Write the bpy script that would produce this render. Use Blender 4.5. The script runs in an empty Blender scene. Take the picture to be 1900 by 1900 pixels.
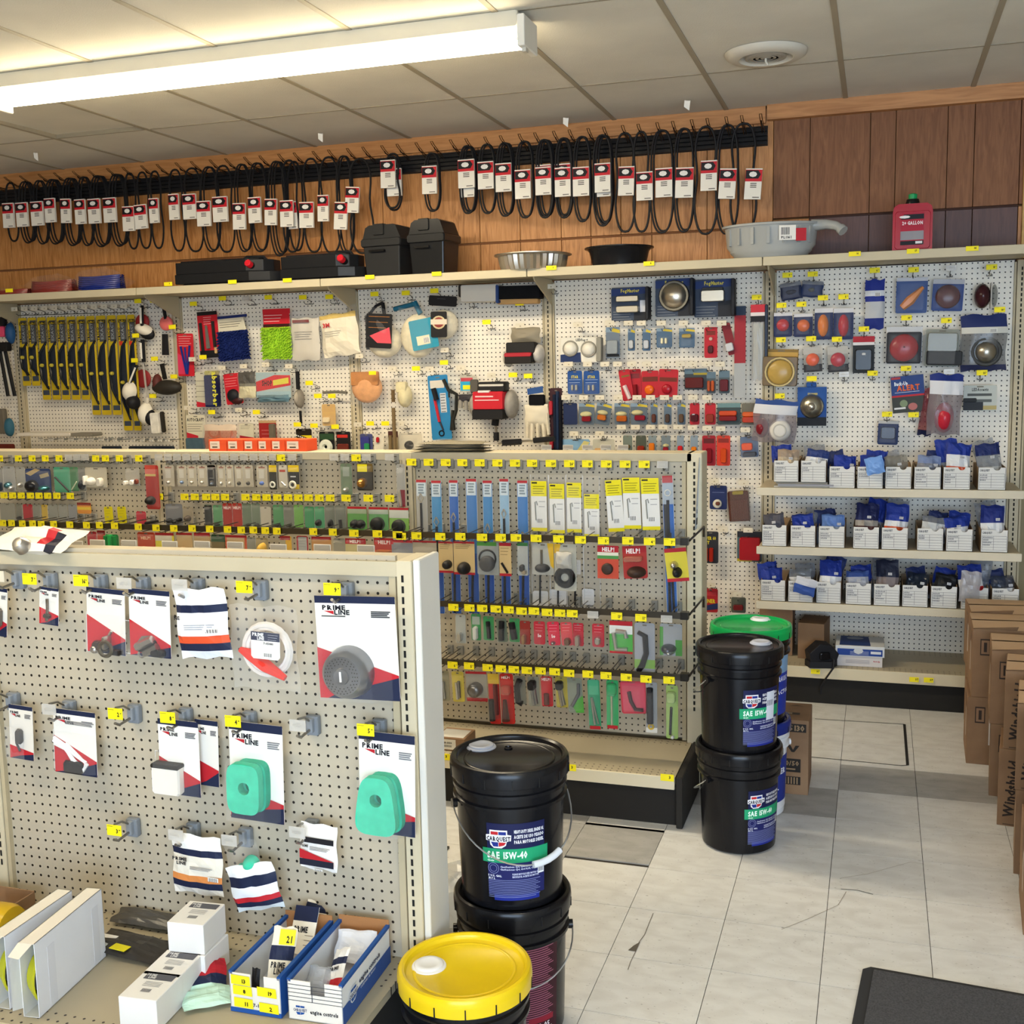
import bpy, math, random
from mathutils import Vector, Matrix, noise
random.seed(7)
sc = bpy.context.scene
COL = sc.collection
# ------------------------------------------------------------------ camera
H = 1.72
RX = Vector((0.95127748, 0.30761662, -0.02105173))
UX = Vector((-0.01954114, 0.12828557, 0.99154473))
FX = Vector((-0.30771627, 0.9428228, -0.12804635))
FP = 2086.3
cam = bpy.data.cameras.new('camera'); camo = bpy.data.objects.new('camera', cam); COL.objects.link(camo)
cam.sensor_width = 36; cam.lens = FP / 1900 * 36; cam.clip_start = .05; cam.clip_end = 60
camo.matrix_world = Matrix(((RX.x, UX.x, -FX.x, 0), (RX.y, UX.y, -FX.y, 0), (RX.z, UX.z, -FX.z, H), (0, 0, 0, 1)))
sc.camera = camo
# ------------------------------------------------------------------ world, lights, exposure
w = bpy.data.worlds.new('world'); sc.world = w; w.use_nodes = True
w.node_tree.nodes['Background'].inputs[0].default_value = (.62, .74, 1, 1)
w.node_tree.nodes['Background'].inputs[1].default_value = .25
vs = sc.view_settings
vs.view_transform = 'Standard'; vs.look = 'None'; vs.gamma = 1; vs.use_curve_mapping = False; vs.exposure = -0.02
def area(name, loc, rot, sx, sy, power, col):
    l = bpy.data.lights.new(name, 'AREA'); l.shape = 'RECTANGLE'; l.size = sx; l.size_y = sy; l.energy = power; l.color = col
    o = bpy.data.objects.new(name, l); COL.objects.link(o); o.location = loc; o.rotation_euler = rot
    return o
R = math.radians
# daylight through the shop windows behind and to the right of the camera
area('window_daylight', (.9, -2.9, 1.45), (R(90), 0, 0), 3.9, 2.0, 250, (.55, .74, 1))
area('door_daylight', (2.9, 1.2, 1.3), (R(90), 0, R(90)), 2.0, 2.0, 16, (.66, .80, 1))
# fluorescent strips along the ceiling (the first is the one in view)
TUBE = (1, .86, .64)
FIX = [(-2.53, 4.235, 62), (-2.53, 1.2, 24), (1.3, -1.4, 30)]
for i, (x, y, pw) in enumerate(FIX):
    area('strip_glow', (x, y, 2.885), (0, 0, 0), 2.35, .15, pw, TUBE)
# ------------------------------------------------------------------ pixel helpers (photo pixel -> world)
def ray(px, py): return RX * ((px - 950) / FP) - UX * ((py - 950) / FP) + FX
def P(px, py, Y):
    d = ray(px, py); return Vector((0, 0, H)) + d * (Y / d.y)
def PZ(px, py, Z):
    d = ray(px, py); return Vector((0, 0, H)) + d * ((Z - H) / d.z)
YF, YM, YB = 2.36, 4.41, 6.15
PLANE = {'F': YF, 'M': YM, 'B': YB}
# ------------------------------------------------------------------ materials
def lin(h):
    h = h.lstrip('#')
    if len(h) == 3: h = ''.join(c * 2 for c in h)
    out = []
    for i in (0, 2, 4):
        c = int(h[i:i + 2], 16) / 255
        out.append(c / 12.92 if c <= .04045 else ((c + .055) / 1.055) ** 2.4)
    return out
_M = {}
def mat(s):
    """'#hex', '#hex:m' metal, ':g' glossy plastic, ':f' fabric, ':c' clear film, ':t' tinted translucent, ':d' dull"""
    if s in _M: return _M[s]
    if not s.startswith('#'): return SPECIAL[s]()
    h, _, k = s.partition(':')
    m = bpy.data.materials.new('paint_' + s.strip('#').replace(':', '_')); m.use_nodes = True
    nt = m.node_tree; b = nt.nodes['Principled BSDF']; c = lin(h)
    tc = nt.nodes.new('ShaderNodeTexCoord'); nz = nt.nodes.new('ShaderNodeTexNoise'); nz.inputs['Scale'].default_value = 30 if k == 'f' else 9
    nz.inputs['Detail'].default_value = 3
    nt.links.new(tc.outputs['Object'], nz.inputs['Vector'])
    mr = nt.nodes.new('ShaderNodeMapRange'); a = .35 if k == 'f' else .06
    mr.inputs['To Min'].default_value = 1 - a; mr.inputs['To Max'].default_value = 1 + a * .5
    nt.links.new(nz.outputs[0], mr.inputs['Value'])
    mx = nt.nodes.new('ShaderNodeVectorMath'); mx.operation = 'SCALE'; mx.inputs[0].default_value = c
    nt.links.new(mr.outputs[0], mx.inputs['Scale']); nt.links.new(mx.outputs[0], b.inputs['Base Color'])
    ro = {'': .55, 'm': .28, 'g': .22, 'f': .95, 'c': .12, 't': .2, 'd': .85}[k]
    b.inputs['Roughness'].default_value = ro
    if k == 'm': b.inputs['Metallic'].default_value = .9
    if k == 'c': b.inputs['Alpha'].default_value = .055; b.inputs['Specular IOR Level'].default_value = .18
    if k == 't': b.inputs['Alpha'].default_value = .5
    if k == 'f': b.inputs['Specular IOR Level'].default_value = .1
    if k == 'g': b.inputs['Specular IOR Level'].default_value = .24
    if k == '': b.inputs['Specular IOR Level'].default_value = .25
    _M[s] = m; return m
SPECIAL = {}
def special(fn):
    def g():
        m = bpy.data.materials.new(fn.__name__); m.use_nodes = True
        fn(m.node_tree, m.node_tree.nodes['Principled BSDF']); _M[fn.__name__] = m; return m
    SPECIAL[fn.__name__] = g; return fn
def nd(nt, t, **kw):
    n = nt.nodes.new('ShaderNode' + t)
    for k, v in kw.items():
        if k in n.inputs: n.inputs[k].default_value = v
        else: setattr(n, k, v)
    return n
def ramp(nt, fac, stops):
    r = nt.nodes.new('ShaderNodeValToRGB'); e = r.color_ramp.elements
    while len(e) < len(stops): e.new(.5)
    for i, (p, c) in enumerate(stops): e[i].position = p; e[i].color = (*c, 1)
    nt.links.new(fac, r.inputs[0]); return r
def bump(nt, b, h, s, d=.002):
    bp = nd(nt, 'Bump', Strength=s, Distance=d); nt.links.new(h, bp.inputs['Height']); nt.links.new(bp.outputs[0], b.inputs['Normal'])
def pegmat(nt, b, c, hole, ax=2, r=.142, band=None):
    """board with a one inch grid of drilled holes, in the object's own coordinates"""
    tc = nd(nt, 'TexCoord'); s = nd(nt, 'SeparateXYZ'); nt.links.new(tc.outputs['Object'], s.inputs[0])
    q = []
    for i in (0, ax):
        a = nd(nt, 'Math', operation='DIVIDE'); nt.links.new(s.outputs[i], a.inputs[0]); a.inputs[1].default_value = .0254
        f = nd(nt, 'Math', operation='FRACT'); nt.links.new(a.outputs[0], f.inputs[0])
        d = nd(nt, 'Math', operation='SUBTRACT'); nt.links.new(f.outputs[0], d.inputs[0]); d.inputs[1].default_value = .5
        p = nd(nt, 'Math', operation='POWER'); nt.links.new(d.outputs[0], p.inputs[0]); p.inputs[1].default_value = 2; q.append(p)
    ad = nd(nt, 'Math', operation='ADD'); nt.links.new(q[0].outputs[0], ad.inputs[0]); nt.links.new(q[1].outputs[0], ad.inputs[1])
    lt = nd(nt, 'Math', operation='LESS_THAN'); nt.links.new(ad.outputs[0], lt.inputs[0]); lt.inputs[1].default_value = r * r
    if band: # holes only in strips along the front and the back edge
        g = nd(nt, 'Math', operation='SUBTRACT'); nt.links.new(s.outputs[1], g.inputs[0]); g.inputs[1].default_value = band[0]
        g2 = nd(nt, 'Math', operation='ABSOLUTE'); nt.links.new(g.outputs[0], g2.inputs[0]); g3 = nd(nt, 'Math', operation='GREATER_THAN'); nt.links.new(g2.outputs[0], g3.inputs[0]); g3.inputs[1].default_value = band[1]
        g4 = nd(nt, 'Math', operation='MULTIPLY'); nt.links.new(lt.outputs[0], g4.inputs[0]); nt.links.new(g3.outputs[0], g4.inputs[1]); lt = g4
    nz = nd(nt, 'TexNoise', Scale=3.0, Detail=5.0); nt.links.new(tc.outputs['Object'], nz.inputs['Vector'])
    rp = ramp(nt, nz.outputs[0], [(.3, [v * .88 for v in c]), (.65, c)])
    mx = nd(nt, 'MixRGB'); nt.links.new(lt.outputs[0], mx.inputs[0]); nt.links.new(rp.outputs[0], mx.inputs[1]); mx.inputs[2].default_value = (*hole, 1)
    nt.links.new(mx.outputs[0], b.inputs['Base Color']); b.inputs['Roughness'].default_value = .5
@special
def peg_beige(nt, b): pegmat(nt, b, lin('#b9af9a'), (.012, .008, .005), 2)
@special
def peg_white(nt, b): pegmat(nt, b, lin('#ece5d6'), (.02, .015, .012), 2, .15)
@special
def deck_beige(nt, b): pegmat(nt, b, lin('#aca188'), (.02, .015, .01), 1, .13, (.215, .135))
@special
def wood(nt, b):
    tc = nd(nt, 'TexCoord'); mp = nd(nt, 'Mapping'); mp.inputs['Scale'].default_value = (14, 14, 1.4); nt.links.new(tc.outputs['Object'], mp.inputs[0])
    nz = nd(nt, 'TexNoise', Scale=4.0, Detail=6.0, Distortion=1.2); nt.links.new(mp.outputs[0], nz.inputs['Vector'])
    r = ramp(nt, nz.outputs[0], [(.3, lin('#9a632f')), (.5, lin('#b97e45')), (.7, lin('#c98f56'))]); nt.links.new(r.outputs[0], b.inputs['Base Color'])
    b.inputs['Roughness'].default_value = .5; bump(nt, b, nz.outputs[0], .1)
@special
def wood_old(nt, b):
    tc = nd(nt, 'TexCoord'); mp = nd(nt, 'Mapping'); mp.inputs['Scale'].default_value = (14, 14, 1.4); nt.links.new(tc.outputs['Object'], mp.inputs[0])
    nz = nd(nt, 'TexNoise', Scale=4.0, Detail=6.0, Distortion=1.2); nt.links.new(mp.outputs[0], nz.inputs['Vector'])
    r = ramp(nt, nz.outputs[0], [(.3, lin('#74492c')), (.7, lin('#8d5f3e'))]); nt.links.new(r.outputs[0], b.inputs['Base Color']); b.inputs['Roughness'].default_value = .7
@special
def wood_dark(nt, b):
    tc = nd(nt, 'TexCoord'); mp = nd(nt, 'Mapping'); mp.inputs['Scale'].default_value = (14, 14, 1.4); nt.links.new(tc.outputs['Object'], mp.inputs[0])
    nz = nd(nt, 'TexNoise', Scale=4.0, Detail=6.0, Distortion=1.2); nt.links.new(mp.outputs[0], nz.inputs['Vector'])
    r = ramp(nt, nz.outputs[0], [(.3, lin('#4a2a22')), (.7, lin('#5c382e'))]); nt.links.new(r.outputs[0], b.inputs['Base Color'])
@special
def pine(nt, b):
    tc = nd(nt, 'TexCoord'); mp = nd(nt, 'Mapping'); mp.inputs['Scale'].default_value = (1.2, 14, 14); nt.links.new(tc.outputs['Object'], mp.inputs[0])
    nz = nd(nt, 'TexNoise', Scale=3.0, Detail=6.0, Distortion=1.0); nt.links.new(mp.outputs[0], nz.inputs['Vector'])
    r = ramp(nt, nz.outputs[0], [(.3, lin('#a9703c')), (.7, lin('#c98f58'))]); nt.links.new(r.outputs[0], b.inputs['Base Color'])
def ceilm(nt, b, c):
    tc = nd(nt, 'TexCoord'); nz = nd(nt, 'TexNoise', Scale=160.0, Detail=4.0); nt.links.new(tc.outputs['Object'], nz.inputs['Vector'])
    n2 = nd(nt, 'TexNoise', Scale=2.2, Detail=3.0); nt.links.new(tc.outputs['Object'], n2.inputs['Vector'])
    r = ramp(nt, n2.outputs[0], [(.35, [v * .9 for v in c]), (.6, c)]); nt.links.new(r.outputs[0], b.inputs['Base Color'])
    b.inputs['Roughness'].default_value = .9; bump(nt, b, nz.outputs[0], .35, .003)
@special
def ceiling_board(nt, b): ceilm(nt, b, lin('#dedacd'))
def floorm(nt, b, c1, c2):
    tc = nd(nt, 'TexCoord'); oi = nd(nt, 'ObjectInfo')
    mp = nd(nt, 'Mapping'); mp.inputs['Scale'].default_value = (2, 4, 1); nt.links.new(tc.outputs['Object'], mp.inputs[0]); nt.links.new(oi.outputs['Location'], mp.inputs['Location'])
    nz = nd(nt, 'TexNoise', Scale=5.0, Detail=7.0, Distortion=.6); nt.links.new(mp.outputs[0], nz.inputs['Vector'])
    r = ramp(nt, nz.outputs[0], [(.32, c1), (.62, c2)])
    m2 = nd(nt, 'Mapping'); nt.links.new(tc.outputs['Object'], m2.inputs[0]); nt.links.new(oi.outputs['Location'], m2.inputs['Location']); m2.inputs['Scale'].default_value = (1, 2.2, 1)
    sp = nd(nt, 'TexNoise', Scale=75.0, Detail=2.0); nt.links.new(m2.outputs[0], sp.inputs['Vector'])
    sr = ramp(nt, sp.outputs[0], [(.26, (.28, .26, .24)), (.33, (1, 1, 1))])
    mu = nd(nt, 'MixRGB', blend_type='MULTIPLY'); mu.inputs[0].default_value = .8; nt.links.new(r.outputs[0], mu.inputs[1]); nt.links.new(sr.outputs[0], mu.inputs[2])
    nt.links.new(mu.outputs[0], b.inputs['Base Color']); b.inputs['Roughness'].default_value = .38
@special
def vinyl(nt, b): floorm(nt, b, lin('#cac9c6'), lin('#d8d8d6'))
@special
def vinyl_grey(nt, b): floorm(nt, b, lin('#9b9a97'), lin('#acaba8'))
@special
def cardboard(nt, b):
    tc = nd(nt, 'TexCoord'); nz = nd(nt, 'TexNoise', Scale=6.0, Detail=5.0); nt.links.new(tc.outputs['Object'], nz.inputs['Vector'])
    r = ramp(nt, nz.outputs[0], [(.3, lin('#7a5c41')), (.7, lin('#927253'))]); nt.links.new(r.outputs[0], b.inputs['Base Color']); b.inputs['Roughness'].default_value = .8  # browns darkened: shade on the stacked cartons put into the colour
@special
def rubber_mat(nt, b):
    tc = nd(nt, 'TexCoord'); nz = nd(nt, 'TexNoise', Scale=220.0, Detail=3.0); nt.links.new(tc.outputs['Object'], nz.inputs['Vector'])
    r = ramp(nt, nz.outputs[0], [(.3, lin('#33343a')), (.7, lin('#4b4c50'))]); nt.links.new(r.outputs[0], b.inputs['Base Color']); b.inputs['Roughness'].default_value = .9
    bump(nt, b, nz.outputs[0], .6)
@special
def tube_light(nt, b):
    b.inputs['Emission Color'].default_value = (1, .84, .56, 1); b.inputs['Emission Strength'].default_value = 26
    b.inputs['Base Color'].default_value = (.9, .9, .9, 1)
@special
def fluted(nt, b):
    b.inputs['Metallic'].default_value = .9; b.inputs['Roughness'].default_value = .3; b.inputs['Base Color'].default_value = (.55, .52, .46, 1)
@special
def window_glow(nt, b):
    b.inputs['Emission Color'].default_value = (.7, .84, 1, 1); b.inputs['Emission Strength'].default_value = 2.2
# ------------------------------------------------------------------ glyphs
_G = {}
def glyph(c, bold):
    k = (c, bold)
    if k in _G: return _G[k]
    cu = bpy.data.curves.new('g', 'FONT'); cu.body = c; cu.size = 1; cu.resolution_u = 1; cu.offset = .04 if bold else .004
    o = bpy.data.objects.new('g', cu); COL.objects.link(o)
    dg = bpy.context.evaluated_depsgraph_get(); me = o.evaluated_get(dg).to_mesh()
    v = [(p.co.x, p.co.y) for p in me.vertices]; f = [tuple(p.vertices) for p in me.polygons]
    wd = (max(a for a, _ in v) if v else .25) + .06
    o.evaluated_get(dg).to_mesh_clear(); bpy.data.objects.remove(o); bpy.data.curves.remove(cu)
    _G[k] = (v, f, wd); return _G[k]
for _c in 'ABCDEFGHIJKLMNOPQRSTUVWXYZabcdefghijklmnopqrstuvwxyz0123456789-/!+.&$':
    glyph(_c, False); glyph(_c, True)
# ------------------------------------------------------------------ mesh collector
class MB:
    def __init__(s, xf=None): s.v = []; s.f = []; s.m = []; s.k = []; s.sm = []; s.xf = xf
    def add(s, vs, fs, col, smooth=False, T=None):
        if col not in s.k: s.k.append(col)
        i = s.k.index(col); o = len(s.v)
        for p in vs:
            p = Vector(p)
            if T is not None: p = T @ p
            if s.xf: p = s.xf(p)
            s.v.append(tuple(p))
        for f in fs: s.f.append(tuple(a + o for a in f)); s.m.append(i); s.sm.append(smooth)
        return s
    def box(s, x0, y0, z0, x1, y1, z1, col, T=None, c=0):
        if x0 > x1: x0, x1 = x1, x0
        if y0 > y1: y0, y1 = y1, y0
        if z0 > z1: z0, z1 = z1, z0
        if c:
            c = min(c, (x1 - x0) * .45, (z1 - z0) * .45, (y1 - y0) * .45)
            o = [(x0 + c, z0), (x1 - c, z0), (x1, z0 + c), (x1, z1 - c), (x1 - c, z1), (x0 + c, z1), (x0, z1 - c), (x0, z0 + c)]
            cx, cz = (x0 + x1) / 2, (z0 + z1) / 2
            def sh(q): return [(cx + (a - cx) * (1 - c / max(x1 - x0, 1e-6)), cz + (b - cz) * (1 - c / max(z1 - z0, 1e-6))) for a, b in q]
            r = [[(a, y0, b) for a, b in sh(o)], [(a, y0 + c, b) for a, b in o], [(a, y1 - c, b) for a, b in o], [(a, y1, b) for a, b in sh(o)]]
            vs = sum(r, []); fs = [tuple(range(8)), tuple(range(31, 23, -1))]
            for k in range(3):
                for j in range(8): fs.append((k * 8 + j, k * 8 + 8 + j, k * 8 + 8 + (j + 1) % 8, k * 8 + (j + 1) % 8))
            return s.add(vs, fs, col, False, T)
        vs = [(x, y, z) for x in (x0, x1) for y in (y0, y1) for z in (z0, z1)]
        return s.add(vs, [(0, 1, 3, 2), (4, 6, 7, 5), (0, 4, 5, 1), (2, 3, 7, 6), (0, 2, 6, 4), (1, 5, 7, 3)], col, False, T)
    def poly(s, pts, y, col, T=None):
        if s.xf and max(a for a, _ in pts) - min(a for a, _ in pts) > .007:
            x = min(a for a, _ in pts); x1 = max(a for a, _ in pts)
            while x < x1:
                q = pts
                for sg, c in ((1, x), (-1, x + .006)):
                    o = []
                    for (a, b), (e, f) in zip(q, q[1:] + q[:1]):
                        ia, ie = sg * (a - c) >= 0, sg * (e - c) >= 0
                        if ia: o.append((a, b))
                        if ia != ie: t = (c - a) / (e - a); o.append((c, b + t * (f - b)))
                    q = o
                    if not q: break
                if len(q) > 2: s.add([(a, y, b) for a, b in q], [tuple(range(len(q)))], col, False, T)
                x += .006
            return s
        return s.add([(a, y, b) for a, b in pts], [tuple(range(len(pts)))], col, False, T)
    def prism(s, pts, y0, y1, col, T=None):
        n = len(pts); vs = [(a, y0, b) for a, b in pts] + [(a, y1, b) for a, b in pts]
        fs = [tuple(range(n)), tuple(range(2 * n - 1, n - 1, -1))] + [(i, i + n, (i + 1) % n + n, (i + 1) % n) for i in range(n)]
        return s.add(vs, fs, col, False, T)
    def hprism(s, pts, z0, z1, col, T=None):
        n = len(pts); vs = [(a, b, z0) for a, b in pts] + [(a, b, z1) for a, b in pts]
        fs = [tuple(range(n - 1, -1, -1)), tuple(range(n, 2 * n))] + [(i, (i + 1) % n, (i + 1) % n + n, i + n) for i in range(n)]
        return s.add(vs, fs, col, False, T)
    def tube(s, pts, r, col, n=6, closed=False, T=None):
        pts = [Vector(p) for p in pts]; L = len(pts); vs = []; fs = []
        for i, p in enumerate(pts):
            a = pts[(i - 1) % L] if (closed or i) else p; b = pts[(i + 1) % L] if (closed or i < L - 1) else p
            d = (b - a); d = d.normalized() if d.length > 1e-9 else Vector((0, 0, 1))
            u = d.cross(Vector((0, 1, 0)))
            if u.length < .1: u = d.cross(Vector((1, 0, 0)))
            u.normalize(); w_ = d.cross(u); rr = r[i] if isinstance(r, (list, tuple)) else r
            for j in range(n):
                t = 2 * math.pi * j / n; vs.append(p + u * math.cos(t) * rr + w_ * math.sin(t) * rr)
        for i in range(L if closed else L - 1):
            for j in range(n):
                k = (i + 1) % L; fs.append((i * n + j, i * n + (j + 1) % n, k * n + (j + 1) % n, k * n + j))
        if not closed: fs += [tuple(range(n - 1, -1, -1)), tuple(range((L - 1) * n, L * n))]
        return s.add(vs, fs, col, True, T)
    def lathe(s, prof, col, n=32, T=None, axis='z', sx=1, sy=1, wob=0, cap=True):
        vs = []; fs = []; L = len(prof)
        for r, z in prof:
            for j in range(n):
                t = 2 * math.pi * j / n; q = r * (1 + (wob if j % 2 else -wob))
                a, b = q * math.cos(t) * sx, q * math.sin(t) * sy
                vs.append((a, b, z) if axis == 'z' else (a, -z, b) if axis == 'y' else (z, a, b))
        a0 = L * n; tip = lambda q: q[0] < .0004
        for z in (prof[0][1], prof[-1][1]): vs.append((0, 0, z) if axis == 'z' else (0, -z, 0) if axis == 'y' else (z, 0, 0))
        for i in range(L - 1):
            for j in range(n):
                k = (j + 1) % n
                if i == 0 and tip(prof[0]): fs.append((a0, (i + 1) * n + k, (i + 1) * n + j))
                elif i == L - 2 and tip(prof[-1]): fs.append((i * n + j, i * n + k, a0 + 1))
                else: fs.append((i * n + j, i * n + k, (i + 1) * n + k, (i + 1) * n + j))
        if cap and not tip(prof[0]): fs.append(tuple(range(n - 1, -1, -1)))
        if cap and not tip(prof[-1]): fs.append(tuple(range((L - 1) * n, L * n)))
        return s.add(vs, fs, col, not wob, T)
    def text(s, st, x, z, h, col, y=0, bold=False, align='l', T=None, wmax=None, sx=1, fit=False):
        k = h / .72; tot = sum((glyph(c, bold)[2] if c != ' ' else .32) for c in st) * k * sx
        if wmax and (tot > wmax or fit): sx *= wmax / tot; tot = wmax
        if align == 'c': x -= tot / 2
        if align == 'r': x -= tot
        for c in st:
            if c == ' ': x += .32 * k * sx; continue
            v, f, wd = glyph(c, bold)
            if f: s.add([(x + a * k * sx, y, z + b * k) for a, b in v], f, col, False, T)
            x += wd * k * sx
        return s
    def pillow(s, x0, z0, x1, z1, d, colf, seed=0, nx=8, nz=9, y=0, crk=.25, T=None):
        """soft pouch; colf(u, v) gives the colour of a face, v from the top"""
        rnd = random.Random(seed); W = x1 - x0; Hh = z1 - z0; ph = rnd.random() * 50
        for side in (-1, 1):
            vs = []
            for j in range(nz + 1):
                for i in range(nx + 1):
                    u, v = i / nx, j / nz; e = (max(0, 16 * u * (1 - u) * v * (1 - v))) ** .55
                    q = noise.noise(Vector((u * 4 + ph, v * 4, side * 3)))
                    ex = .02 * W * math.sin(v * 9 + ph) * (1 if abs(u - .5) > .3 else 0); ez = .02 * Hh * math.sin(u * 11 + ph)
                    vs.append((x0 + u * W + ex, y + side * d * .5 * e * (1 + crk * 3 * q), z1 - v * Hh + (ez if j in (0, nz) else 0)))
            by = {}
            for j in range(nz):
                for i in range(nx):
                    a = j * (nx + 1) + i; f = (a, a + 1, a + nx + 2, a + nx + 1)
                    by.setdefault(colf((i + .5) / nx, (j + .5) / nz), []).append(f if side < 0 else f[::-1])
            for c, fs in by.items(): s.add(vs, fs, c, crk < .2, T)
        return s
    def build(s, name, parent=None, loc=None, mesh=None):
        me = bpy.data.meshes.new(name)
        me.from_pydata(s.v, [], s.f); me.polygons.foreach_set('material_index', s.m); me.polygons.foreach_set('use_smooth', s.sm)
        for k in s.k: me.materials.append(mat(k))
        me.validate(); me.update()
        if any(s.sm): me.set_sharp_from_angle(angle=R(40))
        o = bpy.data.objects.new(name, me); COL.objects.link(o)
        if parent: o.parent = parent
        if loc is not None: o.location = loc
        return o
LABELS = {}
def tag(o, label, cat, group=None, kind=None):
    if label: o['label'] = label; LABELS.setdefault(label, []).append(o.name)
    if cat: o['category'] = cat
    if group: o['group'] = group
    if kind: o['kind'] = kind
    return o
def empty(name, loc, label, cat, group=None, rz=0, ry=0, rx=0):
    o = bpy.data.objects.new(name, None); COL.objects.link(o); o.empty_display_size = .02
    o.location = loc; o.rotation_euler = (R(rx), R(ry), R(rz)); return tag(o, label, cat, group)
def inst(src, parent, loc=(0, 0, 0), rot=None):
    o = src.copy(); COL.objects.link(o); o.parent = parent; o.location = loc
    if rot: o.rotation_euler = rot
    return o
def struct(o): o['kind'] = 'structure'; return o
def xf(x, y, z, rz=0, ry=0, rx=0, s=1):
    return Matrix.Translation((x, y, z)) @ Matrix.Rotation(R(rz), 4, 'Z') @ Matrix.Rotation(R(ry), 4, 'Y') @ Matrix.Rotation(R(rx), 4, 'X') @ Matrix.Scale(s, 4)
_ones = ['', 'first', 'second', 'third', 'fourth', 'fifth', 'sixth', 'seventh', 'eighth', 'ninth', 'tenth', 'eleventh', 'twelfth', 'thirteenth', 'fourteenth',
         'fifteenth', 'sixteenth', 'seventeenth', 'eighteenth', 'nineteenth', 'twentieth']
def ordn(i):
    if i <= 20: return _ones[i]
    t = {2: 'twenty', 3: 'thirty', 4: 'forty'}[i // 10]; q = {2: 'twentieth', 3: 'thirtieth', 4: 'fortieth'}[i // 10]
    return q if i % 10 == 0 else t + '-' + _ones[i % 10]
def logo(mb, x, z, w, T=None, y=0, red='#c0242c', blue='#1d2f86', edge='#e9e9ee', text='CARQUEST', tcol=None):
    """white edged shield in quarters with the shop name across"""
    h = w * .62
    def o(k):
        pts = [(-.36, .5), (.36, .5), (.36, .26), (.52, .22), (.5, -.1), (.34, -.14), (.3, -.36), (.12, -.52), (-.2, -.52), (-.34, -.36), (-.36, -.14), (-.52, -.12), (-.52, .2), (-.36, .24)]
        return [(x + a * w * k, z + b * h * 1.2 * k) for a, b in pts]
    mb.poly(o(1.0), y, edge, T)
    a, b = w * .31, h * .52
    mb.poly([(x - a, z + b * .95), (x - .01 * w, z + b * .95), (x - .01 * w, z + .28 * h), (x - a, z + .28 * h)], y - .0003, red, T)
    mb.poly([(x + .01 * w, z + b * .95), (x + a, z + b * .95), (x + a, z + .28 * h), (x + .01 * w, z + .28 * h)], y - .0003, blue, T)
    mb.poly([(x - a, z - .22 * h), (x - .01 * w, z - .22 * h), (x - .01 * w, z - b), (x - a * .7, z - b)], y - .0003, blue, T)
    mb.poly([(x + .01 * w, z - .22 * h), (x + a, z - .22 * h), (x + a * .75, z - b * .8), (x + .01 * w, z - b)], y - .0003, red, T)
    mb.text(text, x, z - .13 * h, h * .30, tcol or '#1a1a2a', y - .0005, True, 'c', T, w * .98)
# =================================================================== ROOM SHELL
WX0, WX1, WY0, YW = -6.6, 2.9, -3.0, 6.2
ZC = 3.035
# floor: slab with vinyl tiles laid on it
b = MB(); b.box(WX0, WY0, -.12, WX1, YW + .2, -.004, '#2b2621:d'); floor = struct(b.build('floor'))
b = MB(); b.box(-.149, -.149, -.004, .149, .149, 0, 'vinyl'); tm = b.build('tile', floor); tm.location = (-.272, 3.79, 0)
b = MB(); b.box(-.149, -.149, -.004, .149, .149, 0, 'vinyl_grey'); tg = b.build('tile', floor); tg.location = (-.872, 3.79 + .02, 0)
GREY = {(-1, 2), (0, 3), (1, 3), (2, 3), (-3, 2), (-4, 0), (-4, 1), (-3, 0), (-2, 2), (3, 3)}
used = {(-1, 0): 1, (-3, 0): 1}
for i in range(-9, 9):
    for j in range(-5, 8):
        if (i, j) in used: continue
        if i < -3 and not (j > -6): continue
        x = -.122 + .3 * i + .15; y = 3.64 + .3 * j + .15
        inst(tg if (i, j) in GREY else tm, floor, (x, y, 0))
b = MB(); b.box(WX0, WY0, -.004, WX1, 2.139, -.0005, 'vinyl'); b.box(WX0, 2.139, -.004, -2.83, YW, -.0005, 'vinyl'); b.box(2.58, 2.139, -.004, WX1, YW, -.0005, 'vinyl'); b.build('tile_field', floor)['kind'] = 'stuff'
# cut hatch in the tiles near the far shelves and the worn cracks
h0, h1 = PZ(1678, 1344, 0), PZ(1684, 1420, 0); h2 = PZ(1506, 1405, 0); h3 = PZ(1512, 1334, 0)
b = MB(); T1 = '#141010:d'
def crack(pts, wd=.004, col=T1):
    for p, q in zip(pts, pts[1:]):
        p = PZ(*p, 0); q = PZ(*q, 0); d = (q - p).normalized(); n = Vector((-d.y, d.x, 0)) * wd / 2
        b.add([p + n, p - n, q - n, q + n], [(0, 1, 2, 3)], col, T=Matrix.Translation((0, 0, .0012)))
crack([(1678, 1344), (1684, 1420)], .012); crack([(1506, 1405), (1612, 1415), (1672, 1421), (1684, 1420)], .006); crack([(1512, 1334), (1678, 1344)], .005)
crack([(1212, 1695), (1205, 1712), (1196, 1735), (1186, 1748), (1180, 1765), (1170, 1785), (1165, 1800)], .002, '#6b6254:d')
crack([(1560, 1650), (1590, 1652), (1620, 1660)], .003); crack([(1570, 1655), (1555, 1680), (1500, 1705), (1450, 1725)], .0015, '#857b6a:d')
crack([(1560, 1630), (1610, 1622), (1690, 1600), (1715, 1604)], .0012, '#8a8070:d')
p = [PZ(1165, 1764, 0), PZ(1176, 1755, 0), PZ(1188, 1748, 0), PZ(1180, 1766, 0)]
b.add([q + Vector((0, 0, .0014)) for q in p], [(0, 1, 2, 3)], '#5c564c:d')
b.build('crack', floor)
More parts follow.
